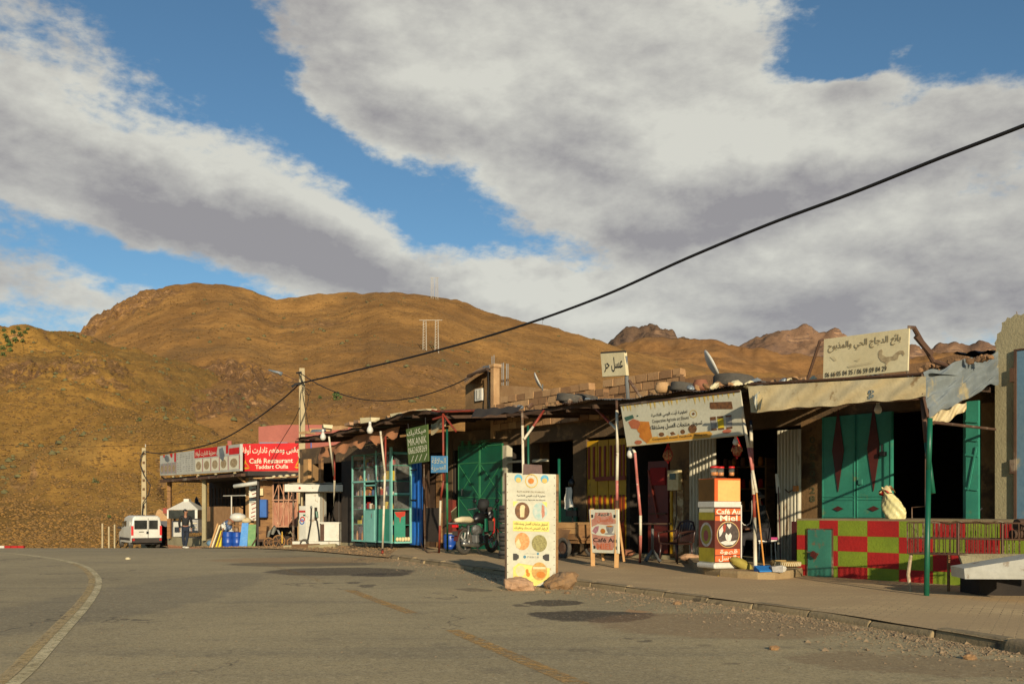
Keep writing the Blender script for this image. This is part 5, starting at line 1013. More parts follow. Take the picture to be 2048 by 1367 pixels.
mb = MB(); lq.disc(mb, .5, .5, .38, .22, .006, 30); mb.build('side_emblem_rim', m_pgrey, t); mb = MB(); lq.disc(mb, .5, .5, .3, .175, .008, 30); mb.build('side_emblem', mat('print_olive', sr(120, 116, 40)), t); mb = MB(); lq.disc(mb, .5, .52, .14, .1, .010, 20); mb.build('side_emblem_core', mat('print_mauve2', sr(120, 60, 60)), t)
L(t).tube([(h+.01, -h-.01, .1), (h+.012, -h-.012, .6), (h+.01, -h-.01, 1.06)], .012, 6).build('edge_strip', m_wplas, t)
L(t).box((-h+.0, -h+.0, 1.12), (h, h, 1.5)).build('upper_box', mat('box_orange', sr(214, 92, 30), sr(190, 80, 26), 3), t)
uq = Quad(W3(-h, -h, 1.5), W3(h, -h, 1.5), W3(h, -h, 1.12), W3(-h, -h, 1.12)); uq.slab('ochre_panel', mat('ochre_panel', sr(226, 176, 104), sr(214, 162, 90), 2), t, .004, .12, .08, .98, 1, off=.006)
ul = Quad(W3(-h, h, 1.5), W3(-h, -h, 1.5), W3(-h, -h, 1.12), W3(-h, h, 1.12)); ul.slab('dark_glass_side', mat('brown_glass_side', sr(96, 70, 40), sr(76, 58, 36), 3, .5, .2), t, .004, .02, .02, .98, 1, off=.006)
L(t).grid(lambda u, v: Vector(((u-.5)*K*1.04, (v-.5)*K*1.04, 1.51+.035*math.sin(u*5+1)*math.sin(v*6+.5)-.02*(abs(u-.5)*2)**4)), 10, 10).build('cling_film', m_glass, t, smooth=True)
for i, (x, y, lb) in enumerate(((-.17, -.12, 'leftmost of three red lidded jars on top of the coffee stand'), (0, -.05, 'middle of three red lidded jars on top of the coffee stand'), (.14, -.16, 'rightmost of three red lidded jars on top of the coffee stand'))):
    j = thing('honey_jar', lb, 'jar', W3(x, y, 1.545), 0, 'jars on the coffee stand'); s_ = (1.25, .95, .85)[i]
    L(j).lathe([(0, 0), (.05*s_, 0), (.055*s_, .02), (.055*s_, .13)], 16).build('glass_body', m_glass, j, smooth=True); L(j).lathe([(0, .004), (.048*s_, .004), (.05*s_, .06), (0, .06)], 14).build('honey', m_honey, j, smooth=True); L(j).lathe([(.057*s_, .13), (.06*s_, .135), (.06*s_, .155), (.05*s_, .16), (0, .162)], 16).build('lid', m_red, j, smooth=True)
t2 = thing('white_cable', 'white cable looping from the coffee stand into the dark doorway', 'cable', W3(h, 0, .85)); MB().tube([W3(h, -.05, .95)]+[PY(x, y, 17.0) for x, y in ((1487, 1048), (1493, 1050), (1500, 1046), (1503, 1036), (1504, 1000))], .008, 5).build('cable', m_wplas, t2)
# yellow sack, bottle, dustpan, broom, basket
q = MB(Matrix.Translation(PZ(1489, 1138, .2)+Vector((.0, .25, .075))) @ Matrix.Rotation(.5, 4, 'Y')).ball((0, 0, 0), (.21, .12, .085), 16, 12, .13).build('yellow_sack', mat('yellow_sack_cloth', sr(168, 150, 62), sr(136, 120, 50), 5, .6, .8, .3), None, smooth=True); rebase(q); tag(q, 'slumped yellow sack lying against the coffee stand', 'sack')
p = PZ(1438, 1157, .03)+Vector((0, -.12, 0)); t = thing('squeeze_bottle', 'small yellow and green bottle lying at the foot of the step', 'bottle', p); L(t).lathe([(0, 0), (.06, 0), (.07, .03), (.05, .07), (.02, .09)], 12).build('body', m_yellow, t, smooth=True); L(t).lathe([(.02, .085), (.022, .12), (.0, .13)], 8).build('cap', m_greenp, t, smooth=True)
p = PZ(1530, 1142, .195); t = thing('dustpan', 'blue dustpan lying on the step below the broom handle', 'dustpan', p+Vector((0, .0, .0)), .2)
L(t).add([(-.14, -.1, 0), (.14, -.1, 0), (.14, .1, .0), (-.14, .1, 0), (-.14, -.1, .02), (.14, -.1, .02), (.14, .1, .09), (-.14, .1, .09)], [(3, 2, 1, 0), (0, 1, 5, 4), (1, 2, 6, 5), (2, 3, 7, 6), (3, 0, 4, 7), (4, 5, 6, 7)]).build('pan', mat('sky_blue_plastic', sr(24, 116, 190)), t)
L(t).box((.08, -.13, .0), (.26, .03, .10), jit=.02).build('brush_head', m_pgrey, t); L(t).ball((.28, -.07, .04), (.05, .06, .05), 8, 5, .2).build('white_rag', m_wplas, t)
MB().tube([P(1513, 985, 3.0), PZ(1528, 1130, .27)], .014, 7).build('broom_handle', mat('ochre_stick', sr(206, 140, 60), sr(180, 116, 46), 5), t)
p = PZ(1573, 1132, .2); t = thing('flat_basket', 'round woven flat basket lying at the foot of the cream shutters', 'basket', p)
L(t).lathe([(0, .01), (.26, .01), (.28, .03), (.27, .045), (.28, .06), (.275, .09), (.26, .1), (.24, .06), (0, .05)], 32).build('weave', mat('straw_weave', sr(190, 160, 100), sr(140, 110, 64), 60, .5, .9, .8, 90), t)
for k in range(18):
    a = -2.6+k*.12; L(t).bar((.282*math.cos(a), .282*math.sin(a), .02), (.282*math.cos(a+.08), .282*math.sin(a+.08), .085), .02, .012).build('zigzag_strip', m_board, t)
t = thing('mop', 'white headed mop leaning upside down against the cream shutters', 'mop', PZ(1565, 1125, .2)); MB().tube([PZ(1564, 1122, .22)+Vector((0, .1, 0)), P(1556, 950, .8)], .012, 6).build('stick', m_maroon, t); MB().tube([P(1557, 985, .82), P(1553, 947, .85)], [.04, .03], 8).build('white_head', m_wplas, t)
t = thing('shutter_latch', 'tied wires and brass padlock joining shutter and brown wall', 'padlock', P(1590, 977, .3), ROWZ); MB().tube([P(1570, 978, .35), P(1577, 984, .4), P(1590, 977, .35), P(1598, 980, .3)], .012, 5).build('wire_tie', m_rust, t); L(t).box((.02, -.1, -.05), (.12, -.03, .06)).build('lock', m_honey, t, bevel=.01)
for x, y, o_, m, lb in ((1360, 1122, 1.2, m_rockp, 'pale stone lying between the chair and the coffee stand'), (1230, 1112, 1.5, m_clay, 'small clay cup standing at the foot of the yellow doors')):
    q = MB(Matrix.Translation(PZ(x+25, y-2, .15))).ball((0, .3, .05), (.22, .12, .08), 9, 6, .15).build('stone', m, None); rebase(q); tag(q, lb, 'stone')
# ---------------------------------------------------------- people
def skin(name, parent, pts, edges, m, sub=2, root=0):
    me = bpy.data.meshes.new(name); me.from_pydata([p[:3] for p in pts], edges, []); me.materials.append(m); o = link(name, me, parent)
    mod = o.modifiers.new('skin', 'SKIN'); mod.use_smooth_shade = True; sv = me.skin_vertices[0].data
    for i, p in enumerate(pts): r = p[3]; sv[i].radius = r if isinstance(r, tuple) else (r, r); sv[i].use_root = i == root
    s_ = o.modifiers.new('sub', 'SUBSURF'); s_.levels = sub; s_.render_levels = sub; return o
def person(label, loc, rz, J, jacket, trousers, shoes, hair, scarf=None, hood=False):
    t = thing('person', label, 'person', loc, rz)
    ch = lambda *k: [J[x] for x in k]
    names = ['pelvis', 'chest', 'neck', 'headb', 'headt', 'shl', 'ell', 'wrl', 'hal', 'shr', 'elr', 'wrr', 'har', 'hil', 'knl', 'anl', 'hir', 'knr', 'anr']
    r = dict(pelvis=.13, chest=.14, neck=.055, headb=.075, headt=.085, shl=.06, ell=.042, wrl=.03, hal=.038, shr=.06, elr=.042, wrr=.03, har=.038, hil=.085, knl=.06, anl=.042, hir=.085, knr=.06, anr=.042)
    ed = [(0, 1), (1, 2), (2, 3), (3, 4), (1, 5), (5, 6), (6, 7), (7, 8), (1, 9), (9, 10), (10, 11), (11, 12), (0, 13), (13, 14), (14, 15), (0, 16), (16, 17), (17, 18)]
    skin('body', t, [(*J[n], r[n]) for n in names], ed, m_skin)
    skin('jacket', t, [(*J['pelvis'], .15), (*J['chest'], (.165, .125)), (*J['neck'], .085), (*J['shl'], .075), (*J['ell'], .058), (*J['wrl'], .045), (*J['shr'], .075), (*J['elr'], .058), (*J['wrr'], .045)], [(0, 1), (1, 2), (1, 3), (3, 4), (4, 5), (1, 6), (6, 7), (7, 8)], jacket)
    skin('trousers', t, [(*J['pelvis'], .16), (*J['hil'], .10), (*J['knl'], .078), (*J['anl'], .06), (*J['hir'], .10), (*J['knr'], .078), (*J['anr'], .06)], [(0, 1), (1, 2), (2, 3), (0, 4), (4, 5), (5, 6)], trousers)
    hb, htp = Vector(J['headb']), Vector(J['headt']); f = Vector(J['face']).normalized(); c = (hb+htp)/2
    L(t).ball(c+f*.098, (.016, .016, .022), 8, 6).build('nose', m_skin, t, smooth=True)
    sd = f.cross(Vector((0, 0, 1))).normalized()
    for s_ in (-1, 1):
        L(t).ball(c+f*.082+sd*.033*s_+Vector((0, 0, .028)), .011, 8, 6).build('eye', m_blackp, t, smooth=True); L(t).ball(c+sd*.09*s_, (.018, .018, .03), 8, 6).build('ear', m_skin, t, smooth=True)
    L(t).ball(c-f*.04+Vector((0, 0, .04)), (.088, .088, .088), 12, 9, .03).build('hair', hair, t, smooth=True)
    L(t).bar(c+f*.092+sd*-.025+Vector((0, 0, -.035)), c+f*.092+sd*.025+Vector((0, 0, -.035)), .012, .008).build('mouth', m_maroon, t)
    for s_ in ('l', 'r'):
        ha = Vector(J['ha'+s_]); d = (ha-Vector(J['wr'+s_])).normalized(); sp = d.cross(f).normalized()
        for k in range(4): a = ha+d*.03+sp*(k-1.5)*.018; L(t).tube([a, a+d*.035, a+d*.055+f*.015], [.010, .009, .007], 6).build('finger', m_skin, t, smooth=True)
        a = ha-d*.01+sp*.035; L(t).tube([a, a+sp*.02+d*.025, a+sp*.02+d*.045], [.011, .01, .008], 6).build('thumb', m_skin, t, smooth=True)
        an = Vector(J['an'+s_]); L(t).ball(an+f*.06+Vector((0, 0, -.045)), (.06+abs(f.x)*.08, .06+abs(f.y)*.08, .045), 10, 6).build('shoe', shoes, t, smooth=True)
    return t, c, f
J = dict(pelvis=(0, 0, .95), chest=(0, .01, 1.3), neck=(0, -.01, 1.5), headb=(.01, -.03, 1.6), headt=(.01, -.03, 1.70), face=(.8, -.6, 0),
         shl=(-.2, .0, 1.42), ell=(-.27, .02, 1.14), wrl=(-.24, -.08, .9), hal=(-.235, -.10, .83), shr=(.2, .0, 1.42), elr=(.27, .05, 1.14), wrr=(.25, .0, .9), har=(.25, -.02, .83),
         hil=(-.09, 0, .9), knl=(-.10, -.05, .5), anl=(-.07, .02, .1), hir=(.09, 0, .9), knr=(.07, -.04, .5), anr=(.0, -.1, .09))
p = gY(371, 45.)
person('man in dark padded jacket and jeans walking on the roadside before the grill hood', p, .37, J, m_jacket, m_jeans, m_wplas, m_blackp)
J2 = dict(pelvis=(0, .05, .5), chest=(-.08, -.0, .88), neck=(-.12, -.02, 1.08), headb=(-.16, -.05, 1.16), headt=(-.17, -.06, 1.26), face=(-.75, -.6, -.25),
          shl=(-.1, -.19, 1.0), ell=(-.12, -.24, .72), wrl=(-.34, -.14, .62), hal=(-.42, -.12, .62), shr=(-.06, .18, 1.0), elr=(-.16, .22, .72), wrr=(-.36, .06, .64), har=(-.43, .03, .63),
          hil=(-.06, -.09, .48), knl=(-.46, -.12, .46), anl=(-.5, -.14, .08), hir=(-.06, .1, .48), knr=(-.46, .12, .46), anr=(-.42, .1, .08))
p = P(1529, 1112, .75); p.z = .2
t, c, f = person('person in dark hooded coat sitting on a stool inside the dark honey shop doorway', p, .0, J2, m_jacket, m_gown, m_blackp, m_gown)
L(t).torus(c-f*.04+Vector((0, 0, .02)), .10, .035, 'Z', 16, 7).build('hood_rim', mat('grey_hood', sr(96, 84, 76), sr(60, 54, 50), 9), t, smooth=True)
L(t).ball(c+f*.06+Vector((0, 0, -.06)), (.04, .04, .03), 8, 6).build('white_collar', m_wplas, t, smooth=True)
t = thing('plastic_stool', 'white stool with pink cushion under the sitting person', 'stool', p+Vector((.03, .05, 0)))
L(t).box((-.18, -.18, .36), (.18, .18, .4)).build('seat', m_wplas, t, bevel=.01); L(t).box((-.2, -.2, .4), (.2, .2, .45)).build('cushion', mat('pink_cushion', sr(190, 60, 120)), t, bevel=.02)
for x in (-.15, .15):
    for y in (-.15, .15): L(t).tube([(x*1.1, y*1.1, 0), (x, y, .36)], .014, 6).build('leg', m_wplas, t)

# ---------------------------------------------------------- shop 4: poultry seller
g4 = thing('shop_building', 'poultry shop with turquoise double doors above a red and lime chequered counter', 'shop', ROWM @ Vector((A(1800), 0, 0)), ROWZ, 'shops in one row along the road')
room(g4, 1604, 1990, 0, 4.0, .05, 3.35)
wp(g4, 'lintel', 1602, 1992, 2.95, 3.45, 0, .3, m_dplaster)
wp(g4, 'pier', 1602, 1646, .05, 2.95, 0, .3, m_plaster); wp(g4, 'pier', 1962, 1992, .05, 3.3, 0, .3, m_plaster)
gq = Quad(P(1618, 870, .01), P(1632, 870, .01), P(1632, 1010, .01), P(1618, 1010, .01)); mb = MB()
for k, s_ in enumerate('06530928'): gq.text(mb, s_, .1, .02+k*.12, .9, .11+k*.12, .004, bold=.02)
mb.build('painted_digits', mat('dark_green_paint_marks', sr(70, 76, 50), sr(90, 80, 50), 9), g4)
zd0 = 1.02
for i, (x0, x1) in enumerate(((1644, 1712), (1713, 1785))):
    A0, A1 = A(x0, .06), A(x1, .06)-.01; d = R().box((A0, -.06, zd0), (A1, -.01, 2.95)).build('turquoise_door_leaf', m_turq, g4); cx = (A0+A1)/2
    R().prism([(0, -.78), (.13, 0), (0, .8), (-.13, 0)], (cx, -.068, 2.3), (1, 0, 0), (0, 0, 1), (0, -.012, 0)).build('diamond_inset', m_maroon, d)
    R().prism([(0, -.05), (.12, 0), (0, .05), (-.12, 0)], (cx, -.068, 1.2), (1, 0, 0), (0, 0, 1), (0, -.012, 0)).build('small_diamond_inset', m_maroon, d)
    for zz_ in (1.04, 1.36, 1.42): R().box((A0+.02, -.074, zz_), (A1-.02, -.06, zz_+.012)).build('raised_edge', m_turq, d)
    for xx in (A0+.01, A1-.03): R().box((xx, -.074, zd0), (xx+.02, -.06, 2.95)).build('raised_edge', m_turq, d)
R().box((A(1765, .06), -.16, Z(1765, 912, .06)), (A(1775, .06), -.07, Z(1765, 903, .06))).build('padlock', m_blackp, g4, bevel=.01)
R().box((A(1719, .06), -.1, Z(1719, 968, .06)), (A(1726, .06), -.07, Z(1719, 958, .06))).build('latch', m_turqd, g4); R().tube([(A(1765, .1), -.12, Z(1765, 908, .1)), (A(1765, .1), -.12, Z(1765, 888, .1))], .02, 6).build('door_handle', m_blackp, g4)
wp(g4, 'door_post', 1926, 1932, .9, 2.9, .0, .1, m_turq)
A0, A1 = A(1935, .45), A(1960, .45); d = R().box((A0, -.5, 1.0), (A1, -.45, 2.95)).build('open_shutter_leaf', m_turq, g4)
for z in (1.5, 2.05, 2.3, 2.6): R().bar((A0, -.515, z+.03), (A1, -.515, z), .02, .03).build('ledge', m_turq, d)
R().bar((A0+.05, -.52, 1.5), (A1-.02, -.52, 2.2), .02, .025).build('ledge', m_turq, d)
R().tube([(A(1960, .3), -.4, 1.12), (A(1970, .2), -.3, 1.2)], .02, 6).build('hasp', m_blackp, g4)
R().tube([P(1851, 800, .6).xyz and (A(1851, .6), -.6, Z(1851, 830, .6)), (A(1851, .6), -.6, Z(1851, 1012, .6)), (A(1824, .6), -.6, Z(1824, 1014, .6)), (A(1824, .6), -.6, 1.03)], .012, 5).build('water_pipe', m_rust, g4)
# chequered counter: cells proud or recessed a little, each a painted panel
OC = 2.15; cw = thing('chequered_counter', 'low counter wall painted in red and lime chequers', 'counter wall', ROWM @ Vector((A(1760, OC), -OC, .0)), ROWZ)
aL, aR = A(1594, OC), A(2075, OC); R().box((aL+.004, -OC+.01, -.1), (aR, -OC+.5, 1.0)).build('core', m_dplaster, cw); R().box((aL-.02, -OC-.0, 1.0), (aR, -.05, 1.03)).build('counter_top', mat('counter_cement', sr(150, 130, 96), None, 2, .5, .9, .3), cw)
xs = [1594, 1639, 1676, 1735, 1798, 1866, 1930, 2000, 2075]; zr = [1.0, .75, .5, .25, -.05]
cab = (A(1616, OC), A(1667, OC), .0, .86)
for i in range(len(xs)-1):
    for j in range(4):
        A0, A1 = A(xs[i], OC), A(xs[i+1], OC); z1_, z0_ = zr[j], zr[j+1]; m = (m_limewall, m_redwall)[(i+j) % 2]
        rects = [(A0, A1, z0_, z1_)]
        if i <= 1:
            rects = []
            if z1_ > cab[3]: rects.append((A0, A1, max(z0_, cab[3]), z1_))
            zt_ = min(z1_, cab[3])
            if zt_ > z0_:
                if A0 < cab[0]: rects.append((A0, min(A1, cab[0]), z0_, zt_))
                if A1 > cab[1]: rects.append((max(A0, cab[1]), A1, z0_, zt_))
        for r in rects: R().box((r[0], -OC-.003*((i+j) % 2), r[2]), (r[1], -OC+.01, r[3])).build('painted_square', m, cw)
R().box((cab[0], -OC+.006, 0), (cab[1], -OC+.009, .86)).build('recess', m_shadebrn, cw)
d = R().box((cab[0]+.02, -OC-.035, .02), (cab[1]-.02, -OC+.0, .845)).build('cabinet_door', m_turqd, cw, bevel=.004)
for b in (((cab[0], .0), (cab[0]+.02, .86)), ((cab[1]-.02, .0), (cab[1], .86)), ((cab[0], .845), (cab[1], .865))): R().box((b[0][0], -OC-.03, b[0][1]), (b[1][0], -OC+.0, b[1][1])).build('frame', m_rust, d)
R().box((cab[0]+.12, -OC-.09, .38), (cab[0]+.22, -OC-.04, .47), rot=Matrix.Rotation(.5, 3, 'Y')).build('padlock', m_maroon, d); R().tube([(cab[0]+.02, -OC-.05, .47), (cab[0]+.14, -OC-.06, .46)], .012, 5).build('hasp', m_chrome, d)
# full plastic bag on the counter
p = P(1790, 1038, 1.7); p.z = 1.03; t = thing('plastic_bag', 'full cream plastic shopping bag standing on the chequered counter', 'bag', p, ROWZ)
def bagf(u, v):
    a = u*2*math.pi; z = .46*v; r = .165*(1-.25*v**3)*(1+.10*math.sin(3*a+v*7)+.07*math.sin(7*a+v*15)+.04*math.sin(13*a-v*22))*(.9+.2*math.sin(v*5)); return Vector((r*math.cos(a)-.14*v*v*(1 if v < .9 else 1.1), r*.75*math.sin(a), z*(1+.12*math.cos(a)*-v)))
L(t).grid(bagf, 40, 18).build('bag_body', mat('cream_plastic_bag', sr(206, 196, 130), sr(222, 212, 160), 9, .7, .4, .6, 12, dirt=sr(190, 90, 80), dirt_amt=.3, dirt_sc=7), t, smooth=True)
for s_ in (-1, 1): L(t).grid(lambda u, v, s_=s_: Vector((-.22+.2*u+.02*v, .08*s_*(1-.4*v)-.03, .42+.12*math.sin(math.pi*u)*(.4+.6*v))), 10, 3).build('handle_loop', m_plt, t, smooth=True)
L(t).ball((-.2, 0, .42), (.09, .07, .06), 8, 6, .2).build('red_contents', m_redwall, t, smooth=True)
# canopy, canvas valance and side sheet
canopy(g4, [(1500, 768), (1600, 761), (1700, 754), (1790, 748), (1846, 746)], 3.85, .28, m=(m_zinc, m_rust, m_zinc, m_dark), w_=1.0, droop=.012, skew=1.15)
def vf(u, v):
    x = 1502+350*u; top = 772-20*u; bot = 824-30*u+1.5*math.sin(u*17)+math.sin(u*43); o_ = 4.0+.03*math.sin(u*19+v*6)+.008*math.sin(u*61+v*9)+.05*v
    return P(x+(-6*(1-v) if u < .02 else 0), top+(bot-top)*v, o_)
cv = MB().grid(vf, 90, 8).build('canvas_sheet', m_canvas, None, smooth=True)
t = thing('canvas_valance', 'long creased cream canvas valance with blue letters above the poultry counter', 'awning', P(1680, 800, 3.9), ROWZ); inv = RM[t.name].inverted()
for v in cv.data.vertices: v.co = inv @ v.co
cv.parent = t; RM[cv.name] = RM[t.name]
MB().tube([P(1502, 824, 3.98), P(1560, 819, 3.98), P(1700, 806, 3.98), P(1850, 795, 3.98)], .022, 7).build('bottom_rail', m_rust, t, smooth=True)
MB().tube([P(1500, 768, 3.86), P(1850, 747, 3.86)], .02, 6).build('top_rail', m_rust, t)
vq = Quad(P(1737, 765, 4.02), P(1749, 764, 4.02), P(1749, 800, 4.02), P(1737, 801, 4.02)); mb = MB(); vq.text(mb, '8', 0, .02, 1, .3, bold=.02); vq.text(mb, 'b', 0, .34, 1, .62, bold=.02); vq.text(mb, '8', 0, .66, 1, .95, bold=.02); mb.build('blue_lettering', mat('blue_canvas_ink', sr(70, 96, 120), sr(120, 130, 120), 20), t)
q = MB().grid(lambda u, v: P(1504+24*u*(1-.3*v)+10*v*(1-u), 790+34*v-8*u+3*math.sin(u*9), 4.05+.12*math.sin(u*5+v*3)), 12, 8).build('bundled_sack', mat('striped_sack', sr(206, 196, 164), sr(96, 120, 136), 12, .25, .8, .5), None, smooth=True); rebase(q); tag(q, 'white and blue woven sack bundled at the end of the canvas valance', 'sack')
t = thing('side_awning', 'bent grey galvanised sheet closing the right end of the poultry canopy', 'awning', P(1920, 770, 3.), ROWZ)
c4 = [P(1846, 747, 3.9), P(1996, 704, .42), P(1998, 765, .5), P(1856, 834, 4.05)]
def sf(u, v):
    a = c4[0]*(1-u)*(1-v)+c4[1]*u*(1-v)+c4[2]*u*v+c4[3]*(1-u)*v; rib = .03*max(0, math.cos((v*3.2)*2*math.pi))**3; dent = .05*math.sin(u*9+v*4)*math.sin(v*7-u*3)+.035*math.sin(u*23+v*11)*math.sin(u*5)+.02*math.sin(v*31+u*17); return a+Vector((-.3, -.8, .5))*(rib+dent)+Vector((.02*math.sin(v*9), 0, 0))*(1-u)
MB().grid(sf, 44, 40).build('sheet', mat('crumpled_galvanised', sr(150, 156, 152), sr(104, 112, 116), 1.6, .7, .55, .4, 9, .25, sr(176, 160, 120), .4, 1.2), t, smooth=True)
MB().tube([c4[0]-Vector((.01, 0, 0)), (c4[0]+c4[3])/2+Vector((-.03, 0, 0)), c4[3]], .018, 6).build('rusty_edge', m_rust, t)
q = MB().grid(lambda u, v: P(1858+75*u, 832-30*u+(14+10*math.sin(u*3.1))*v+3*math.sin(u*15), 3.9-1.1*u+.05*math.sin(u*21+v*5)), 34, 6).build('hanging_canvas', m_canvas, None, smooth=True); rebase(q); tag(q, 'torn cream cloth hanging below the galvanised side sheet', 'cloth')
t = thing('canopy_rail', 'rusty rail running back from the green pole to the concrete wall', 'rail', P(1920, 852, 3)); MB().tube([P(1868, 844, 3.9), P(1990, 858, .5)], .022, 7).build('rail', m_rust, t)
banded_pole('tall green pole at the right front corner of the poultry canopy', 'pole', [(P(1860, 836, 4.1), m_greenp), (P(1857, 940, 4.15), m_greenp), (PZ(1853, 1193, .07), m_greenp)], .036, 'poles holding up the canopies')
banded_pole('rusty brown strut with green lower end crossing the tall green pole', 'pole', [(P(1845, 796, 3.95), m_rust), (P(1853, 885, 4.05), m_greenp), (P(1866, 986, 4.1), m_greenp)], .034, 'poles holding up the canopies')
hook_bulb(1756, 817, 2.6, 'small cream bulb hanging in the shade before the turquoise doors', .3, .8)
# ---------------------------------------------------------- cage, logs, white board
c0 = PY(1816, 1044, 13.3); c1 = PY(2110, 1047, 12.2); t = thing('wire_cage', 'long rusty welded wire poultry cage on a peeled stick leg before the counter', 'cage', (c0.x, c0.y, .05))
dr = (c1-c0); dr.z = 0; ln = dr.length; dr.normalize(); pn = Vector((-dr.y, dr.x, 0)); zt_, zm_, zb_ = c0.z, PY(1816, 1075, 13.3).z, PY(1816, 1106, 13.3).z; dp = .42
for z, nm_ in ((zt_, 'top_rail'), (zm_, 'middle_rail'), (zb_, 'bottom_rail')):
    for k in (0, dp): a = c0+pn*k; a.z = z; b = a+dr*ln; MB().tube([a, b], .011, 6).build(nm_, m_rust, t)
mb = MB(); n = int(ln/.065)
for k in range(n+1):
    for d_ in (0, dp):
        a = c0+dr*(ln*k/n)+pn*d_+dr*random.uniform(-.008, .008); mb.tube([(a.x, a.y, zb_), (a.x+random.uniform(-.008, .008), a.y, zt_)], .0065, 4)
for k in range(0, n+1, 2): a = c0+dr*(ln*k/n); mb.tube([(a.x, a.y, zb_), (a.x+pn.x*dp, a.y+pn.y*dp, zb_)], .0045, 4); mb.tube([(a.x, a.y, zm_), (a.x+pn.x*dp, a.y+pn.y*dp, zm_)], .0045, 4)
for k in range(6):
    a = c0+pn*(dp*k/6); mb.tube([(a.x, a.y, zb_), (a.x, a.y, zt_)], .0045, 4); a = c0+pn*(dp*k/6); mb.tube([(a.x, a.y, zb_), (a.x+dr.x*ln, a.y+dr.y*ln, zb_)], .0045, 4)
mb.build('wire_mesh', m_rust, t, kind='stuff')
for k in (.36, .66): a = c0+dr*ln*k; MB().bar((a.x, a.y, zb_), (a.x, a.y, zt_), .03, .02).build('upright_strip', m_rust, t)
lg = PZ(1822, 1186, .05); MB().tube([lg, lg+Vector((-.03, .02, .25)), (c0.x+.05, c0.y+.02, zb_)], [.02, .024, .022], 7).build('stick_leg', mat('peeled_stick', sr(190, 170, 136), sr(130, 104, 76), 12, .5, .9), t)
a = c0+pn*dp+dr*.4; MB().tube([(a.x, a.y, .03), (a.x, a.y, zb_)], .02, 6).build('stick_leg', m_wood, t); a = c0+pn*.2+dr*(ln-.1); MB().tube([(a.x, a.y, .03), (a.x, a.y, zb_)], .02, 6).build('stick_leg', m_wood, t)
q = MB().grid(lambda u, v: c0+dr*(.3+.9*u)+pn*(v*.12-.03)+Vector((0, 0, .012+.012*math.sin(u*23)-.03*v*math.sin(u*7)**2)), 30, 3).build('torn_strip', m_board, None, smooth=True); rebase(q); tag(q, 'torn white plastic strip lying along the top of the wire cage', 'plastic strip')
for i, (px, py, r_) in enumerate(((2040, 1050, .085), (2052, 1064, .07), (2030, 1068, .06))):
    b = PY(px, py, 12.6); q = MB().tube([b+Vector((-.05, -.02, 0)), b+Vector((.5, .1, .02))], r_, 9).build('log', m_woodd, None); rebase(q); tag(q, ('thick dark log on top of the wire cage at the picture edge', 'lower dark log stacked on the wire cage at the picture edge', 'thin dark log at the front of the stack on the wire cage')[i], 'log', 'logs on the cage')
# pale trough / board below the cage
t = thing('white_trough', 'white board trough cut to its sunlit part, below the wire cage', 'trough', PY(1990, 1170, 12.0), 0)
pa = [PY(1928, 1136, 12.1), PY(1930, 1157, 12.1), PY(2130, 1158, 11.3), PY(2130, 1104, 11.3), PY(1918, 1108, 12.5)]
f_ = [pa[0], pa[1], pa[2], pa[3]]; th_ = Vector((.1, .6, 0)); MB().add(f_+[p_+th_ for p_ in f_], [(0, 1, 2, 3), (7, 6, 5, 4), (0, 4, 5, 1), (1, 5, 6, 2), (2, 6, 7, 3), (3, 7, 4, 0)]).build('sunlit_taper_board', m_white, t)  # taper traces the sunlit part of the face, light put into shape
bb = [PY(1918, 1107, 12.9), PY(1934, 1150, 12.7), PY(2130, 1150, 12.0), PY(2130, 1107, 12.0)]; MB().add(bb+[p_+Vector((0, .05, 0)) for p_ in bb], [(0, 1, 2, 3), (7, 6, 5, 4), (0, 4, 5, 1), (3, 7, 4, 0)]).build('back_board', m_concrete, t)
a = PY(1948, 1150, 12.9); b = PY(2160, 1150, 12.4); MB().box((a.x, 12.75, .02), (b.x+1.2, 13.3, a.z+.1)).build('dark_base', m_shadebrn, t)  # dark block added to blacken the underside and cast shade behind
for px in (2120,): a = PY(px, 1155, 12.2); MB().bar(a, (a.x, a.y, .03), .07, .07).build('leg', m_shadebrn, t)
# concrete wall house at the right edge
g5 = thing('concrete_house', 'tall unfinished grey concrete wall with pale blue door at the picture edge', 'house', ROWM @ Vector((A(2048, 0.35), -.35, 0)), ROWZ)
zq = lambda py: Z(2004, py, 0.35)
prof = [(0, 0), (0, zq(708)), (.02, zq(695)), (-.01, zq(684)), (.03, zq(676)), (.035, zq(666)), (.10, zq(662)), (.115, zq(652)), (.11, zq(645)), (.17, zq(643)), (.2, zq(636)), (.25, zq(639)), (.33, zq(632)), (.42, zq(636)), (.55, zq(630)), (.8, zq(634)), (1.4, zq(628)), (6, zq(630)), (6, 0)]
R().prism(prof, (A(1990, 0.35), -.35, 0), (1, 0, 0), (0, 0, 1), (0, 4, 0)).build('wall', m_concrete, g5)
A0 = A(2035, .38); d = R().box((A0, -.40, .3), (A0+1.1, -.35, zq(706))).build('blue_door', m_bluef, g5)
for b in ((A0-.04, A0, .28, zq(703)), (A0, A0+1.1, zq(706), zq(703))): R().box((b[0], -.42, b[2]), (b[1], -.34, b[3])).build('frame', m_rust, d)
for z in (1.75, 3.2): R().box((A0-.1, -.43, z), (A0-.02, -.38, z+.22)).build('hinge', m_rust, d)
for k in range(5): R().tube([(A(1990, 0.35)+.3+k*.16, -.2, zq(640)), (A(1990, 0.35)+.3+k*.16+random.uniform(-.03, .03), -.2, zq(624))], .008, 5).build('rebar_stub', m_rust, g5)
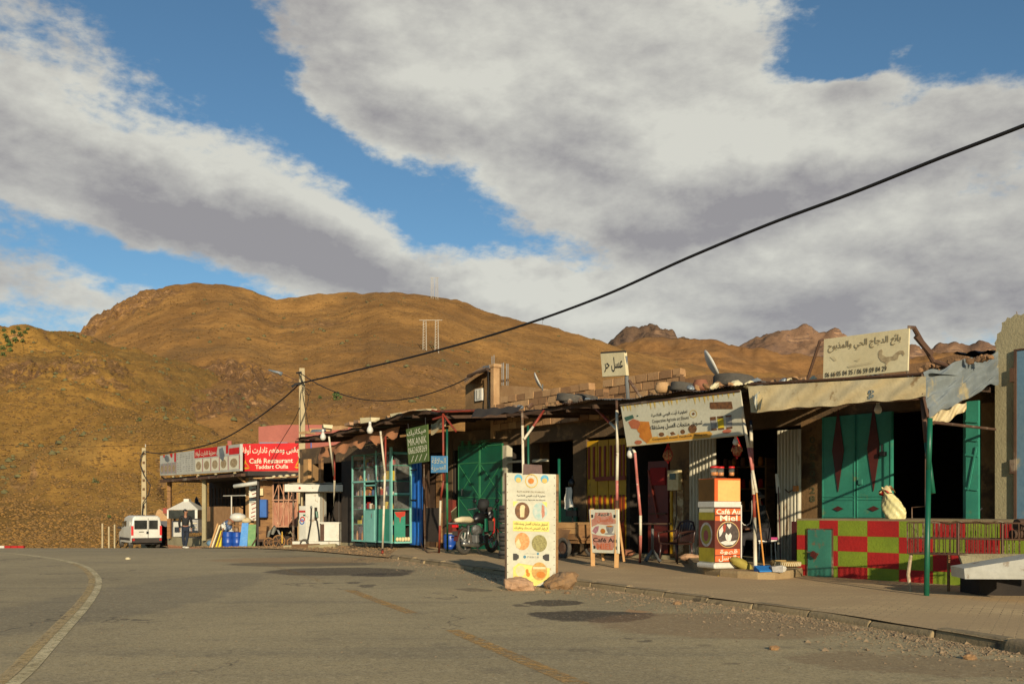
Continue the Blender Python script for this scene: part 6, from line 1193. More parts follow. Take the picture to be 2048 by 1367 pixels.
# ---------------------------------------------------------- things on the roofs
q = Quad(P(1648, 678, 3.3), P(1818, 656, 3.3), P(1815, 741, 3.3), P(1646, 759, 3.3)); t = thing('poultry_sign', 'cream board of the poultry seller with rooster and telephone numbers above the canopy', 'sign', q.p(.5, 1), ROWZ)
q.slab('board', m_board, t, .03); mb = MB(); q.text(mb, ar('بائع الدجاج الحي والمذبوح'), .06, .1, .92, .36, bold=.01); mb.build('arabic_lettering', m_fink, t); mb = MB(); q.text(mb, '06 66 05 84 35 / 06 59 09 84 29', .03, .83, .77, .95, bold=.015); mb.build('number_lettering', mat('black_number_ink', sr(60, 52, 40), sr(90, 78, 56), 12), t)
mb = MB(); q.poly(mb, [(.665, .50), (.68, .44), (.70, .42), (.715, .46), (.71, .55), (.76, .62), (.83, .62), (.87, .54), (.91, .5), (.95, .52), (.965, .60), (.95, .64), (.93, .58), (.90, .60), (.89, .70), (.86, .72), (.82, .71), (.78, .76), (.765, .82), (.75, .83), (.755, .77), (.70, .70), (.67, .60)]); mb.build('rooster_picture', mat('faded_rooster', sr(130, 110, 80), sr(190, 170, 130), 12, .6), t)
mb = MB(); q.poly(mb, [(.08, .46), (.14, .46), (.17, .56), (.14, .57)]); q.poly(mb, [(.38, .62), (.46, .58), (.43, .65)]); q.poly(mb, [(.3, .74), (.62, .68), (.60, .74), (.32, .78)]); mb.build('faded_traces', mat('barely_visible_print', sr(196, 180, 140), None), t)
MB().tube([P(1646, 679, 3.25), P(1640, 681, 3.3), P(1615, 758, 3.2)], .022, 6).build('left_strut', m_rust, t); MB().tube([P(1815, 655, 3.25), P(1828, 655, 3.2), P(1866, 722, 2.8), P(1900, 733, 2.2)], .035, 7).build('right_strut', m_rust, t); MB().tube([P(1832, 672, 3.15), P(1862, 708, 2.9)], .045, 7).build('sleeve', m_rust, t)
for u in (.02, .98): MB().tube([q.p(u, .5, -.05), q.p(u, 1.15, -.05)], .02, 6).build('post', m_rust, t)
q = Quad(P(1201, 707, 2.2), P(1248, 704, 2.2), P(1252, 750, 2.2), P(1205, 753, 2.2)); t = thing('honey_sign', 'square cream board reading free honey in Arabic on a rooftop post', 'sign', P(1256, 796, 2.1), ROWZ)
q.slab('board', m_board, t, .08); mb = MB(); q.text(mb, ar('عسل حر'), .12, .18, .92, .82, bold=.012); mb.build('lettering', m_text, t); q2 = Quad(q.p(-.06, .02, -.06), q.p(0, 0, 0), q.p(0, 1, 0), q.p(-.03, 1.02, -.06)); q2.slab('rusty_edge', m_redp, t, .02)
MB().tube([P(1251, 712, 2.15), P(1256, 800, 2.1)], .04, 8).build('post', m_grey, t); MB().tube([P(1258, 760, 2.1), P(1283, 796, 2.0)], .03, 7).build('brace', m_rust, t); MB().bar(q.p(-.02, -.03, -.03), q.p(1.02, -.03, -.03), .03, .05).build('top_edge', m_dark, t)
# mud brick parapets, one brick after another
def parapet(label, topline, ybot, o, bw, bh, parts_name='brick', missing=()):
    x0, x1 = topline[0][0], topline[-1][0]; A0, A1 = A(x0, o), A(x1, o); t = thing('brick_parapet', label, 'brick wall', ROWM @ Vector(((A0+A1)/2, -o, Z((x0+x1)/2, ybot, o))), ROWZ, 'mud brick parapets on the roofs')
    zb_ = min(Z(x0, ybot, o), Z(x1, ybot, o))-.25; ta = [A(p_[0], o) for p_ in topline]; tz = [Z(p_[0], p_[1], o) for p_ in topline]; n = 0; r_ = 0; z = zb_
    while z < max(tz):
        a = A0-(bw/2 if r_ % 2 else 0)
        while a < A1:
            a0_, a1_ = max(a, A0), min(a+bw-.022, A1); c_ = (a0_+a1_)/2
            if a1_-a0_ > .08 and z+bh*.6 < np.interp(c_, ta, tz):
                R().box((a0_+random.uniform(0, .01), -o+random.uniform(-.014, .014), z), (a1_-random.uniform(0, .01), -o+.2, z+bh-.02+random.uniform(-.004, .004)), jit=.009).build(parts_name, random.choice([m_adobe, m_adobe, m_adobe2, m_adobe3]), t); n += 1
            a += bw
        z += bh; r_ += 1
    for k in range(len(ta)-1): R().box((ta[k]+.02, -o+.015, zb_), (ta[k+1]-.0, -o+.18, min(tz[k], tz[k+1])-bh*.5-.03)).build('mortar_bed', m_mortar, t)
    return t
parapet('long mud brick parapet stepping up behind the lying tyre', [(985, 801), (1040, 787), (1080, 781), (1120, 773), (1150, 769), (1192, 770), (1206, 773)], 815, .2, .38, .185)
parapet('higher mud brick parapet behind the free honey sign', [(1206, 778), (1212, 757), (1260, 749), (1300, 744), (1340, 738), (1359, 736)], 800, -.3, .40, .2)
q = R().prism([(A(1085, -1.2), 2.0), (A(1085, -1.2), Z(1085, 777, -1.2)), (A(1040, -1.2), Z(1040, 772, -1.2)), (A(1003, -1.2), Z(1003, 770, -1.2)), (A(985, -1.2), 3.9), (A(985, -1.2), 2.0)], (0, 1.2, 0), (1, 0, 0), (0, 0, 1), (0, .25, 0)).build('plastered_parapet', m_adobe2, None); rebase(q); tag(q, 'smooth mud plastered parapet right of the rooftop pillar', 'wall')
# roof room with little window
t = thing('rooftop_room', 'crumbling mud room on the roof with small white barred window and pillar', 'roof room', ROWM @ Vector((A(958), .2, 3.3)), ROWZ)
R().prism([(A(930, -.2), 3.3), (A(985, -.2), 3.3), (A(985, -.2), Z(985, 745, -.2)), (A(972, -.2), Z(972, 742, -.2)), (A(950, -.2), Z(950, 756, -.2)), (A(931, -.2), Z(931, 770, -.2))], (0, .2, 0), (1, 0, 0), (0, 0, 1), (0, .2, 0)).build('wall', m_plaster, t)
R().box((A(980, .05), -.05, 3.2), (A(988, .05), .16, Z(985, 730, .05))).build('pillar', m_adobe2, t, bevel=.03); R().box((A(979, .05)-.02, -.08, Z(985, 735, .05)), (A(989, .05)+.02, .2, Z(985, 727, .05))).build('pillar_cap', m_adobe2, t, bevel=.03)
def qd(pts, o, th): return [P(x, y, o) for x, y in pts]
R().slabq([ROWM.inverted() @ P(931, 768, .3), ROWM.inverted() @ P(974, 738, .3), ROWM.inverted() @ P(970, 733, -.6), ROWM.inverted() @ P(932, 758, -.6)], .06).build('roof_slab', m_adobe, t); 
MB().tube([P(936, 752, .3), P(975, 738, .3)], .05, 7).build('roof_beam', m_woodd, t)
w_ = R().box((A(952.5, -.17), .12, Z(959, 801, -.17)), (A(966, -.17), .2, Z(959, 777, -.17))).build('window_frame', m_wplas, t); R().box((A(955.5, -.17), .11, Z(959, 798, -.17)), (A(963, -.17), .118, Z(959, 780, -.17))).build('opening', m_shadebrn, w_)  # dark plate before the frame stands for the unlit inside
for px in (957.5, 959.5, 961.5): R().box((A(px, -.17), .095, Z(959, 798, -.17)), (A(px, -.17)+.02, .108, Z(959, 780, -.17))).build('bar', m_wplas, w_)
R().box((A(966, .1), -.1, Z(972, 738, .1)), (A(978, .1), .1, Z(972, 731, .1))).build('meter_head', m_zinc, t)
MB().tube([P(976, 738, .15), P(977, 770, .12), P(975, 795, .12), P(981, 818, .2)], .018, 6).build('cable_drop', m_cable, t)
t = thing('rebar_cluster', 'thin upright reinforcing bars behind the rooftop pillar', 'rebar', P(1010, 770, -1.5), ROWZ)
for px, y0 in ((1004, 726), (1007, 725), (1013, 727), (1016, 727), (984, 712), (988, 710)): MB().tube([P(px, 790, -1.5), P(px, y0, -1.5)], .012, 5).build('bar', m_grey, t)
def rooftyre(px, py, o, rpx, lab, tilt=.12, s=1.):
    p_ = P(px, py, o); t_ = thing('old_tyre', lab, 'tyre', p_, 0, 'tyres weighing down the roofs'); t_.rotation_euler = (tilt, .08, 1.); RM[t_.name] = Matrix.Translation(p_) @ Euler((tilt, .08, 1.)).to_matrix().to_4x4()
    r = rpx/F*p_.y; L(t_).tyre((0, 0, .09), r, .19*s, 'Z').build('casing', m_tyre, t_, smooth=True); return t_
rooftyre(1141, 806, 1.6, 30, 'worn black tyre lying on the canopy left of the free honey sign')
rooftyre(1170, 806, .9, 24, 'second tyre half hidden behind the one left of the free honey sign')
rooftyre(1364, 784, 1.8, 25, 'grey tyre lying on the roof between two clay pots', s=.95)
rooftyre(1466, 774, 2.3, 41, 'large dusty tyre lying on the roof at the honey canopy corner', .05, 1.15)
for px, py, rp, m, lb in ((1325, 786, 15, m_adobe2, 'pale clay pot standing left of the grey roof tyre'), (1401, 781, 15, m_clay, 'reddish clay pot standing right of the grey roof tyre')):
    p_ = P(px, py, 1.9); r = rp/F*p_.y; t = thing('clay_pot', lb, 'pot', p_, 0, 'clay pots on the roof'); L(t).lathe([(0, 0), (r*.8, 0), (r*1.05, r*.5), (r*1.0, r*1.0), (r*.8, r*1.25), (r*.85, r*1.4), (r*.7, r*1.38), (r*.6, r*1.1)], 18).build('jar', m, t, smooth=True)
def dish(px, py, o, w_, h_, lean, lab):
    p_ = P(px, py, o); t = thing('satellite_dish', lab, 'satellite dish', p_, math.radians(10), 'satellite dishes on the roofs'); m4 = Matrix.Translation(Vector((-lean*.3, 0, h_*.62))) @ Matrix.Rotation(-lean, 4, 'Y') @ Matrix.Rotation(math.radians(76), 4, 'Z') @ Matrix.Rotation(math.radians(90), 4, 'X')
    mb = MB(RM[t.name] @ m4); mb.lathe([(0, -.07), (w_*.5, -.055), (w_*.85, -.02), (w_, .01), (w_*.98, .02), (w_*.8, -.0), (w_*.45, -.035), (0, -.05)], 24, sy=h_/w_*.72); mb.build('reflector', m_wplas, t, smooth=True); L(t).tube([(0, .1, -.2), (0, .05, h_*.4)], .02, 6).build('mast', m_grey, t); return t
dish(1086, 778, -.6, .3, .36, .45, 'small white satellite dish seen edge on above the long parapet'); dish(1437, 754, 1.2, .3, .42, .5, 'white satellite dish seen edge on above the large roof tyre')
# rubble and earth along the poultry roof
def rub(a, b, y0, y1, o, n, m_s, lab, grp, s=(.08, .2)):
    for k in range(n):
        u = (k+random.uniform(-.3, .3))/n; p_ = P(a+(b-a)*u, y0+(y1-y0)*u, o+random.uniform(-.2, .3)); r = random.uniform(*s); q_ = MB(Matrix.Translation(p_) @ Euler((random.random(), random.random(), random.random()*6)).to_matrix().to_4x4()).ball((0, 0, 0), (r, r*.75, r*.5), 8, 5, .22).build('roof_rock', random.choice(m_s), None); rebase(q_); tag(q_, '%s %s' % (nth(k), lab), 'stone', grp)
rub(1840, 1990, 739, 712, 2.0, 17, [m_adobe3, m_mortar, m_adobe3], 'mud lump from the left on the roof edge behind the galvanised side sheet', 'rubble on the right roof', (.05, .11))
rub(1380, 1640, 775, 760, 2.6, 16, [m_adobe, m_zinc, m_board, m_adobe3], 'flat scrap from the left on the roof edge left of the poultry sign', 'scrap on the roof edge', (.07, .13))
rub(1000, 1200, 818, 796, 2.5, 9, [m_rust, m_adobe3, m_zinc], 'small scrap from the left on the canopy below the long parapet', 'scrap on the canopy', (.05, .1))
q = R().prism([(A(1368, -.8), 3.2), (A(1368, -.8), Z(1368, 757, -.8)), (A(1410, -.8), Z(1410, 749, -.8)), (A(1500, -.8), Z(1500, 756, -.8)), (A(1600, -.8), Z(1600, 753, -.8)), (A(1700, -.8), Z(1700, 740, -.8)), (A(1850, -.8), Z(1850, 724, -.8)), (A(1920, -.8), Z(1920, 706, -.8)), (A(1990, -.8), Z(1990, 700, -.8)), (A(1990, -.8), 3.2)], (0, .8, 0), (1, 0, 0), (0, 0, 1), (0, .6, 0)).build('earth_parapet', m_adobe3, None); rebase(q); tag(q, 'low crumbling earth bank along the roof behind the poultry sign', 'earth wall')
q = R().grid(lambda u, v: Vector((A(1905+88*u, 0.), -.0+.8*v, Z(1905+88*u, 703-2*math.sin(3*u)+4*(1-u), 0.)+.03*math.sin(u*17))), 10, 3).build('black_tarpaulin', m_black, None, smooth=True); rebase(q); tag(q, 'strip of black tarpaulin on the roof beside the concrete wall', 'tarpaulin')
# ---------------------------------------------------------- standing honey banner at the kerb
bl = on_g(1014, 1171, .02); br_ = on_g(1111, 1165, .02); br_.y = bl.y-.15; br_.x = (1111-1024)/F*br_.y
tl = PY(1013, 945, bl.y); tr = PY(1112, 948, br_.y); bl.z = .03; br_.z = .03
q = Quad(tl, tr, br_, bl); t = thing('standing_banner', 'tall cream printed honey banner on a frame standing at the kerb between two rocks', 'banner', q.p(.5, 1), 0)
q.slab('sheet', m_cream, t, .035); mb = MB()
for u in (-.015, 1.0): MB().bar(q.p(u+.005, 0, -.03), q.p(u+.005, 1, -.03), .03, .06).build('frame_side', m_woodd if u < 0 else m_wood, t)  # left side takes darker wood, its shade put into the colour
MB().bar(q.p(.2, .0, -.06), q.p(.3, 1, -.75), .04, .04).build('rear_prop', m_woodd, t); MB().bar(q.p(.8, .0, -.06), q.p(.8, 1, -.75), .04, .04).build('rear_prop', m_woodd, t)
MB().box(tuple(q.p(.32, .0, -.06)+Vector((0, 0, -.02))), tuple(q.p(.72, -.085, -.03)), jit=.01).build('dark_bracket', mat('rusty_violet_iron', sr(84, 64, 60), sr(110, 84, 74), 8), t)
MB().bar(q.p(.52, .02, -.03), q.p(.5, -.06, -.04), .06, .03).build('bracket_stem', m_rust, t)
def dsk(name, m, *ds):
    mb = MB()
    for d in ds: q.disc(mb, *d)
    mb.build(name, m, t)
dsk('top_disc', m_pblue, (.245, .045, .08, .037), (.775, .045, .08, .037)); dsk('top_disc_field', m_pyel, (.245, .06, .055, .022, .008), (.775, .06, .055, .022, .008))
mb = MB(); q.ring(mb, .51, .065, .13, .062, .86); mb.build('round_logo', m_pyel, t); dsk('logo_bee', m_honey, (.50, .065, .06, .025, .007))
mb = MB(); q.text(mb, ar('تعاونية أيت الومي الفلاحية'), .21, .185, .79, .212, bold=.012); q.text(mb, 'cooperative Agricole Ait Eloumi', .21, .228, .79, .243); mb.build('heading_lettering', m_text, t)
mb = MB(); q.text(mb, 'ROYAUME DU MAROC', .22, .155, .78, .170); mb.build('faded_heading', m_fink, t)
mb = MB(); q.rect(mb, .13, .425, .87, .515); q.poly(mb, [(.13, .25), (.24, .25), (.14, .30)]); q.poly(mb, [(.72, .25), (.82, .25), (.82, .30)]); q.poly(mb, [(.13, .84), (.24, .80), (.28, .83), (.36, .93), (.4, 1.0), (.6, 1.), (.88, .93), (.88, .84), (.82, .84), (.8, .93), (.5, .985), (.3, .985), (.13, .93)], .0055); mb.build('yellow_fields', mat('print_soft_yellow', sr(232, 212, 120), sr(222, 200, 100), 4), t)
mb = MB(); q.text(mb, ar('تسويق منتجات العسل ومشتقاته'), .16, .435, .84, .467, bold=.015); q.text(mb, ar('الخيار الطبيعي لصحتك وعافيتك'), .16, .475, .84, .507, bold=.015); mb.build('middle_lettering', m_text, t)
dsk('picture_disc', m_pbrn, (.32, .335, .15, .078)); dsk('picture_disc', mat('print_teal_scene', sr(140, 180, 170), sr(210, 200, 180), 18, .7), (.68, .335, .15, .078)); dsk('picture_disc', m_porg, (.32, .605, .15, .078)); dsk('picture_disc', m_pgrn, (.67, .62, .155, .076)); dsk('picture_disc', mat('print_nuts', sr(210, 170, 90), sr(170, 120, 70), 26, .7), (.67, .87, .16, .082))
mb = MB(); q.poly(mb, [(.27, .31), (.37, .31), (.36, .39), (.28, .39)], .008); q.disc(mb, .33, .3, .05, .02, .009); mb.build('printed_jug', m_plt, t)
mb = MB(); q.poly(mb, [(.72, .27), (.77, .29), (.78, .37), (.73, .4), (.71, .34)], .008); mb.build('printed_bricks', mat('print_brick', sr(170, 100, 80), sr(200, 150, 120), 30, .7), t)
mb = MB(); q.poly(mb, [(.18, .62), (.25, .58), (.3, .64), (.26, .67), (.2, .66)], .008); q.rect(mb, .54, .83, .8, .85, .008); q.disc(mb, .28, .87, .1, .05, .0075); mb.build('pale_picture_part', m_plt, t)
dsk('amber_picture_part', m_honey, (.7, .90, .09, .03, .008), (.42, .87, .03, .02, .008), (.44, .9, .04, .02, .008))
mb = MB(); q.poly(mb, [(.13, .715), (.2, .715), (.25, .73), (.25, .755), (.2, .775), (.13, .775)]); q.poly(mb, [(.87, .715), (.8, .715), (.74, .73), (.74, .755), (.8, .775), (.87, .775)]); mb.build('dark_tab', mat('print_slate', sr(70, 66, 60)), t)
mb = MB(); q.text(mb, ar('تعاونية أيت الومي'), .36, .708, .6, .72); q.text(mb, '07 00 06 21 88', .42, .735, .66, .752); mb.build('contact_lettering', m_pgrey, t); dsk('contact_icon', mat('print_icon', sr(90, 140, 130), sr(80, 120, 160), 30), (.37, .743, .03, .014), (.64, .713, .025, .011))
mb = MB()
for u in (.02, .97):
    for k in range(14): q.disc(mb, u, .03+k*.071, .009, .004, .007, 8)
mb.build('rust_spots', m_rust, t)
def rock(px, py, wpx, hpx, dpt, m, lab, seed, off=(0, 0, 0), rot=0., tilt=0.):
    random.seed(seed); p_ = on_g(px, py, .0)+Vector(off); w_ = wpx/F*p_.y/2; h_ = hpx/F*p_.y/2; M4 = Matrix.Translation(p_+Vector((0, 0, h_*.82))) @ Euler((0, tilt, rot)).to_matrix().to_4x4(); mb = MB(M4)
    n, m_n = 11, 7; mb.ball((0, 0, 0), (w_, dpt, h_), n, m_n, .2); o = mb.build('rock', m, None); rebase(o); tag(o, lab, 'rock', 'rocks holding the standing banner'); s_ = o.modifiers.new('sub', 'SUBSURF'); s_.subdivision_type = 'SIMPLE'; s_.levels = 2; s_.render_levels = 2
    tx = bpy.data.textures.new('rock_relief', 'CLOUDS'); tx.noise_scale = .18; tx.noise_depth = 3; d_ = o.modifiers.new('relief', 'DISPLACE'); d_.texture = tx; d_.strength = .07; d_.mid_level = .5; return o
rock(1040, 1181, 62, 30, .17, m_rockp, 'pale pink angular rock at the left foot of the standing banner', 4, rot=.1, tilt=.22); rock(1034, 1172, 48, 32, .13, m_rockr, 'dark reddish rock behind the pale one at the banner foot', 9, (0, .12, .06))
rock(1124, 1178, 64, 37, .2, m_rocko, 'ochre and grey wedge shaped rock at the right foot of the standing banner', 15, rot=-.1, tilt=-.25); random.seed(11)
for px, py, s_, lb in ((1095, 1185, .03, 'small stone between the two rocks at the banner foot'), (1135, 1187, .035, 'small stone beside the ochre rock at the banner foot'), (1548, 1299, .035, 'small stone lying on the gravelly asphalt before the chequered counter'), (1355, 1208, .04, 'stone lying in the gap between two kerb stones'), (1940, 1318, .04, 'orange stone in the gravel near the kerb corner'), (256, 1118, .05, 'crumpled pale litter lying alone on the road before the van')):
    p_ = on_g(px, py, .01); o = MB(Matrix.Translation(p_+Vector((0, 0, s_*.4)))).ball((0, 0, 0), (s_*1.3, s_, s_*.7), 8, 5, .2).build('small_stone', m_rocko if px != 256 else m_board, None); rebase(o); tag(o, lb, 'stone' if px != 256 else 'litter')
# ---------------------------------------------------------- motorcycle
p = on_g(928, 1108, .09); t = thing('motorcycle', 'old dusty motorcycle with pale seat parked before the green doors', 'motorcycle', p, math.radians(60)); MOTO = t
def wheel(x, r, steer=0.):
    w = L(t).torus((x, 0, r), r-.045, .045, 'Y', 30, 8, 1.15).build('wheel', m_tyre, t, smooth=True); L(t).torus((x, 0, r), r-.10, .018, 'Y', 26, 6, 1.4).build('rim', m_chrome, w, smooth=True); L(t).lathe([(.01, -.07), (.05, -.07), (.06, 0), (.05, .07), (.01, .07)], 12, (x, 0, r), 'Y').build('hub', m_grey, w, smooth=True)
    for k in range(5): a = k*2*math.pi/5; L(t).bar((x+.04*math.cos(a), 0, r+.04*math.sin(a)), (x+(r-.11)*math.cos(a), 0, r+(r-.11)*math.sin(a)), .025, .03).build('spoke', m_greyp, w)
    return w
wheel(0, .31); wheel(1.22, .31)
L(t).grid(lambda u, v: Vector((-.02+.33*math.cos(1.0+2.0*u), -.06+.12*v, .27+.33*math.sin(1.0+2.0*u))), 14, 3).build('rear_mudguard', m_maroon, t, smooth=True); L(t).grid(lambda u, v: Vector((1.22+.33*math.cos(.6+2.0*u), -.05+.1*v, .29+.33*math.sin(.6+2.0*u))), 14, 3).build('front_mudguard', m_redwall, t, smooth=True)
L(t).tube([(-.36, 0, .78), (-.1, 0, .80), (.2, 0, .79), (.38, 0, .77)], [.04, .07, .08, .05], 10).build('seat', m_board, t, smooth=True); L(t).box((-.46, -.13, .70), (-.05, .13, .73)).build('rear_rack', m_chrome, t)
L(t).box((-.40, -.07, .62), (-.33, .07, .71)).build('tail_light', m_red, t, bevel=.01); L(t).box((-.38, -.07, .44), (-.365, .07, .54)).build('number_plate', m_dark, t)
L(t).tube([(.42, 0, .78), (.6, 0, .84), (.82, 0, .80), (.9, 0, .7)], [.06, .13, .12, .05], 12).build('fuel_tank', m_blackp, t, smooth=True)
L(t).tube([(.02, 0, .28), (.15, 0, .66), (.9, 0, .78), (1.0, 0, .86)], .028, 8).build('frame_tube', m_black, t, smooth=True); L(t).tube([(.95, 0, .76), (.62, 0, .26), (.3, 0, .25), (.0, .05, .27)], .026, 8).build('frame_tube', m_black, t, smooth=True)
L(t).ball((.5, -.02, .55), (.16, .09, .12), 8, 6, .15).build('carburettor_box', m_grey, t); L(t).ball((.86, .02, 1.13), (.13, .15, .15), 12, 8, .22).build('wrapped_bundle', m_black, t, smooth=True); L(t).grid(lambda u, v: Vector((.72+.22*u, -.20+.05*math.sin(u*9)-.03*v, 1.08-.55*v)), 8, 6).build('hanging_cloth', m_shadebrn, t, smooth=True); L(t).box((.36, -.12, .24), (.66, .12, .44)).build('engine_block', m_grey, t, bevel=.03); L(t).lathe([(.02, 0), (.09, .02), (.10, .06), (.09, .1), (.1, .14), (.09, .18), (.05, .22)], 12, (.56, 0, .44)).build('cylinder_head', m_chrome, t)
L(t).tube([(.66, -.1, .42), (.68, -.14, .24), (.4, -.15, .19), (-.3, -.16, .26)], [.022, .022, .045, .055], 9).build('exhaust', m_chrome, t, smooth=True)
for s_ in (-1, 1):
    L(t).tube([(1.22, .07*s_, .29), (1.0, .07*s_, .88)], .022, 8).build('fork_leg', m_chrome, t, smooth=True); L(t).tube([(.98, .05*s_, .95), (.95, .2*s_, 1.06), (.82, .36*s_, 1.03)], .014, 7).build('handlebar', m_chrome, t, smooth=True); L(t).tube([(.88, .3*s_, 1.045), (.78, .4*s_, 1.02)], .02, 7).build('grip', m_blackp, t); L(t).tube([(.02, .08*s_, .28), (.06, .09*s_, .66)], .025, 8).build('shock_absorber', m_chrome, t, smooth=True)
    L(t).tube([(.93, .2*s_, 1.06), (.95, .3*s_, 1.2)], .008, 5).build('mirror_stalk', m_blackp, t); L(t).ball((.95, .31*s_, 1.23), (.02, .06, .045), 8, 6).build('mirror', m_blackp, t, smooth=True)
L(t).ball((1.06, 0, .93), (.09, .1, .1), 12, 8).build('headlight', m_chrome, t, smooth=True); L(t).box((.92, -.16, .9), (1.0, .16, 1.1)).build('instrument_cover', m_blackp, t, bevel=.03)
L(t).tube([(.9, -.1, .98), (1.05, -.18, .8), (1.0, -.2, .5), (.85, -.16, .35)], .018, 6).build('red_hose', m_redwall, t, smooth=True); L(t).box((.68, -.16, .5), (.86, -.12, .82)).build('leg_shield', m_greenp, t, bevel=.02); L(t).ball((1.02, -.14, .78), .04, 8, 6).build('indicator', m_vorange, t, smooth=True); L(t).ball((.78, -.24, .9), (.09, .06, .12), 8, 6, .2).build('hanging_rag', m_blackp, t)
L(t).tube([(.3, -.12, .26), (.22, -.3, .0)], .014, 6).build('side_stand', m_black, t)
q = MB().slabq([on_g(905, 1092, .1)+Vector((0, .6, 0)), on_g(913, 1092, .1)+Vector((0, .6, 0)), P(913, 1012, .9), P(902, 1022, .9)], .03).build('pale_board', m_board, None); rebase(q); tag(q, 'pale board leaning against the wall behind the motorcycle tail', 'board')
MOTO.scale = (1.08,)*3
# ---------------------------------------------------------- fuel pump with shelter
p = gY(640, 36.5, .03); t = thing('fuel_shelter', 'battered white sheet metal shelter over the fuel pump', 'shelter', p, math.radians(-8))
Yp = p.y; s_ = lambda px: (px-640)/F*Yp; zz = lambda py: ZC+(HOR-py)/F*Yp-p.z
L(t).box((s_(578), -.6, zz(984)), (s_(697), .75, zz(969)), jit=.015).build('white_fascia', m_white, t, bevel=.01); L(t).grid(lambda u, v: Vector((s_(580)+(s_(696)-s_(580))*u, -.55+1.3*v, zz(968)+.06*math.sin(v*3)+.02*math.sin(u*21))), 12, 4).build('roof_cloth', m_canvas, t, smooth=True)
L(t).lathe([(0, 0), (.045, 0), (.045, .01), (0, .01)], 12, (s_(610), -.625, zz(976)), 'Y').build('red_dot', m_redwall, t)
for px, y, m in ((594, -.5, m_rust), (596, .6, m_dark), (686, -.4, m_dark), (678, .6, m_woodl), (692, .65, m_woodl), (600, .1, m_pole)): L(t).box((s_(px)-.03, y, .0), (s_(px)+.03, y+.06, zz(980))).build('post', m, t)
L(t).box((s_(595), -.62, zz(1088)), (s_(690), .6, zz(1081))).build('base_tray', m_white, t)
L(t).box((s_(650), -.45, zz(1080)), (s_(687), .4, zz(1045))).build('counter', m_white, t, bevel=.01); L(t).box((s_(648), -.47, zz(1046)), (s_(688), .42, zz(1043))).build('counter_top', m_white, t)
L(t).box((s_(649), -.44, zz(1080)), (s_(657), -.452, zz(1047))).build('rust_streak', m_rust, t)
L(t).grid(lambda u, v: Vector((s_(687)+.25*u, -.3+.4*v, zz(1060)+.28*u)), 2, 2).build('folded_flap', m_white, t)
for px in (600, 682): L(t).box((s_(px), -.4, 0), (s_(px)+.06, .3, zz(1088))).build('foot_block', m_concrete, t)
for i_, px in enumerate((648, 655, 661, 666, 672, 680)): h = random.uniform(.12, .5); q = L(t).lathe([(0, 0), (.035, 0), (.035, h*.6), (.012, h*.8), (.012, h)], 8, (s_(px), random.uniform(-.3, .2), zz(1043))).build('bottle', m_shadebrn, None, smooth=True); rebase(q); tag(q, '%s dark bottle from the left on the white counter beside the fuel pump' % nth(i_), 'bottle', 'bottles on the pump counter')
q = L(t).ball((s_(681), -.1, zz(1022)), (.24, .16, .42), 12, 8, .08).build('dark_sack', m_shadebrn, None, smooth=True); rebase(q); tag(q, 'dark brown coat or sack hanging under the fuel shelter', 'sack')
t = thing('fuel_pump', 'white fuel pump with two black hoses under the white shelter', 'fuel pump', p, math.radians(-14))
L(t).box((s_(617), -.35, zz(1083)), (s_(648), .25, zz(985))).build('cabinet', m_white, t, bevel=.02)
L(t).box((s_(602), -.28, zz(1083)), (s_(616), .25, zz(1011))).build('side_cabinet', m_greyp, t, bevel=.01)
L(t).box((s_(602), -.295, zz(1024)), (s_(616), -.28, zz(1020))).build('red_band', m_redwall, t); L(t).box((s_(611), -.295, zz(1031)), (s_(617), -.28, zz(1028))).build('green_band', m_greenp, t); L(t).box((s_(602), -.29, zz(1079)), (s_(616), -.28, zz(1083))).build('rust_foot', m_rust, t)
for c_, m, dx in (((s_(609)), m_redwall, .03), ((s_(609)), m_blue, -.03)): L(t).torus((c_+dx*.4, -.29, zz(1040)+dx*1.6), .08, .02, 'Y', 14, 5, .5).build('pump_emblem', m, t)
L(t).box((s_(637), -.36, zz(1040)), (s_(643), -.345, zz(1014))).build('nozzle_holder', m_shadebrn, t); L(t).tube([(s_(643), -.42, zz(1022)), (s_(645), -.43, zz(1034))], .05, 8).build('nozzle', m_greenp, t); L(t).ball((s_(630.5), -.37, zz(1014)), (.05, .03, .06), 8, 6).build('hose_outlet', m_grey, t)
L(t).tube([(s_(631), -.38, zz(1016)), (s_(631), -.42, zz(1045)), (s_(626), -.45, zz(1075)), (s_(624), -.5, .15), (s_(628), -.55, .06), (s_(638), -.55, .06), (s_(648), -.5, .1), (s_(650), -.45, .3), (s_(648), -.44, zz(1060)), (s_(644), -.42, zz(1040))], .03, 7).build('hose', m_black, t, smooth=True)
L(t).tyre((s_(623), -.62, .17), .18, .12, 'Y').build('small_wheel', m_tyre, t, smooth=True); L(t).lathe([(.01, -.03), (.11, -.03), (.11, .03), (.01, .03)], 14, (s_(623), -.62, .17), 'Y').build('wheel_disc', m_grey, t, smooth=True)
for px, py in ((583, 1101), (565, 1102), (618, 1101)): q = MB().box((0, 0, 0), (.9, .25, .16), jit=.05); q.v = [v+gY(px, 33.5 if px != 565 else 34.5, 0.) for v in q.v]; q = q.build('kerb_block', m_mortar if px == 583 else m_concrete, None); rebase(q); tag(q, {583: 'brown broken kerb block before the fuel pump', 565: 'pale broken kerb block left of the brown one before the fuel pump', 618: 'pale kerb block right of the brown one before the fuel pump'}[px], 'kerb block')
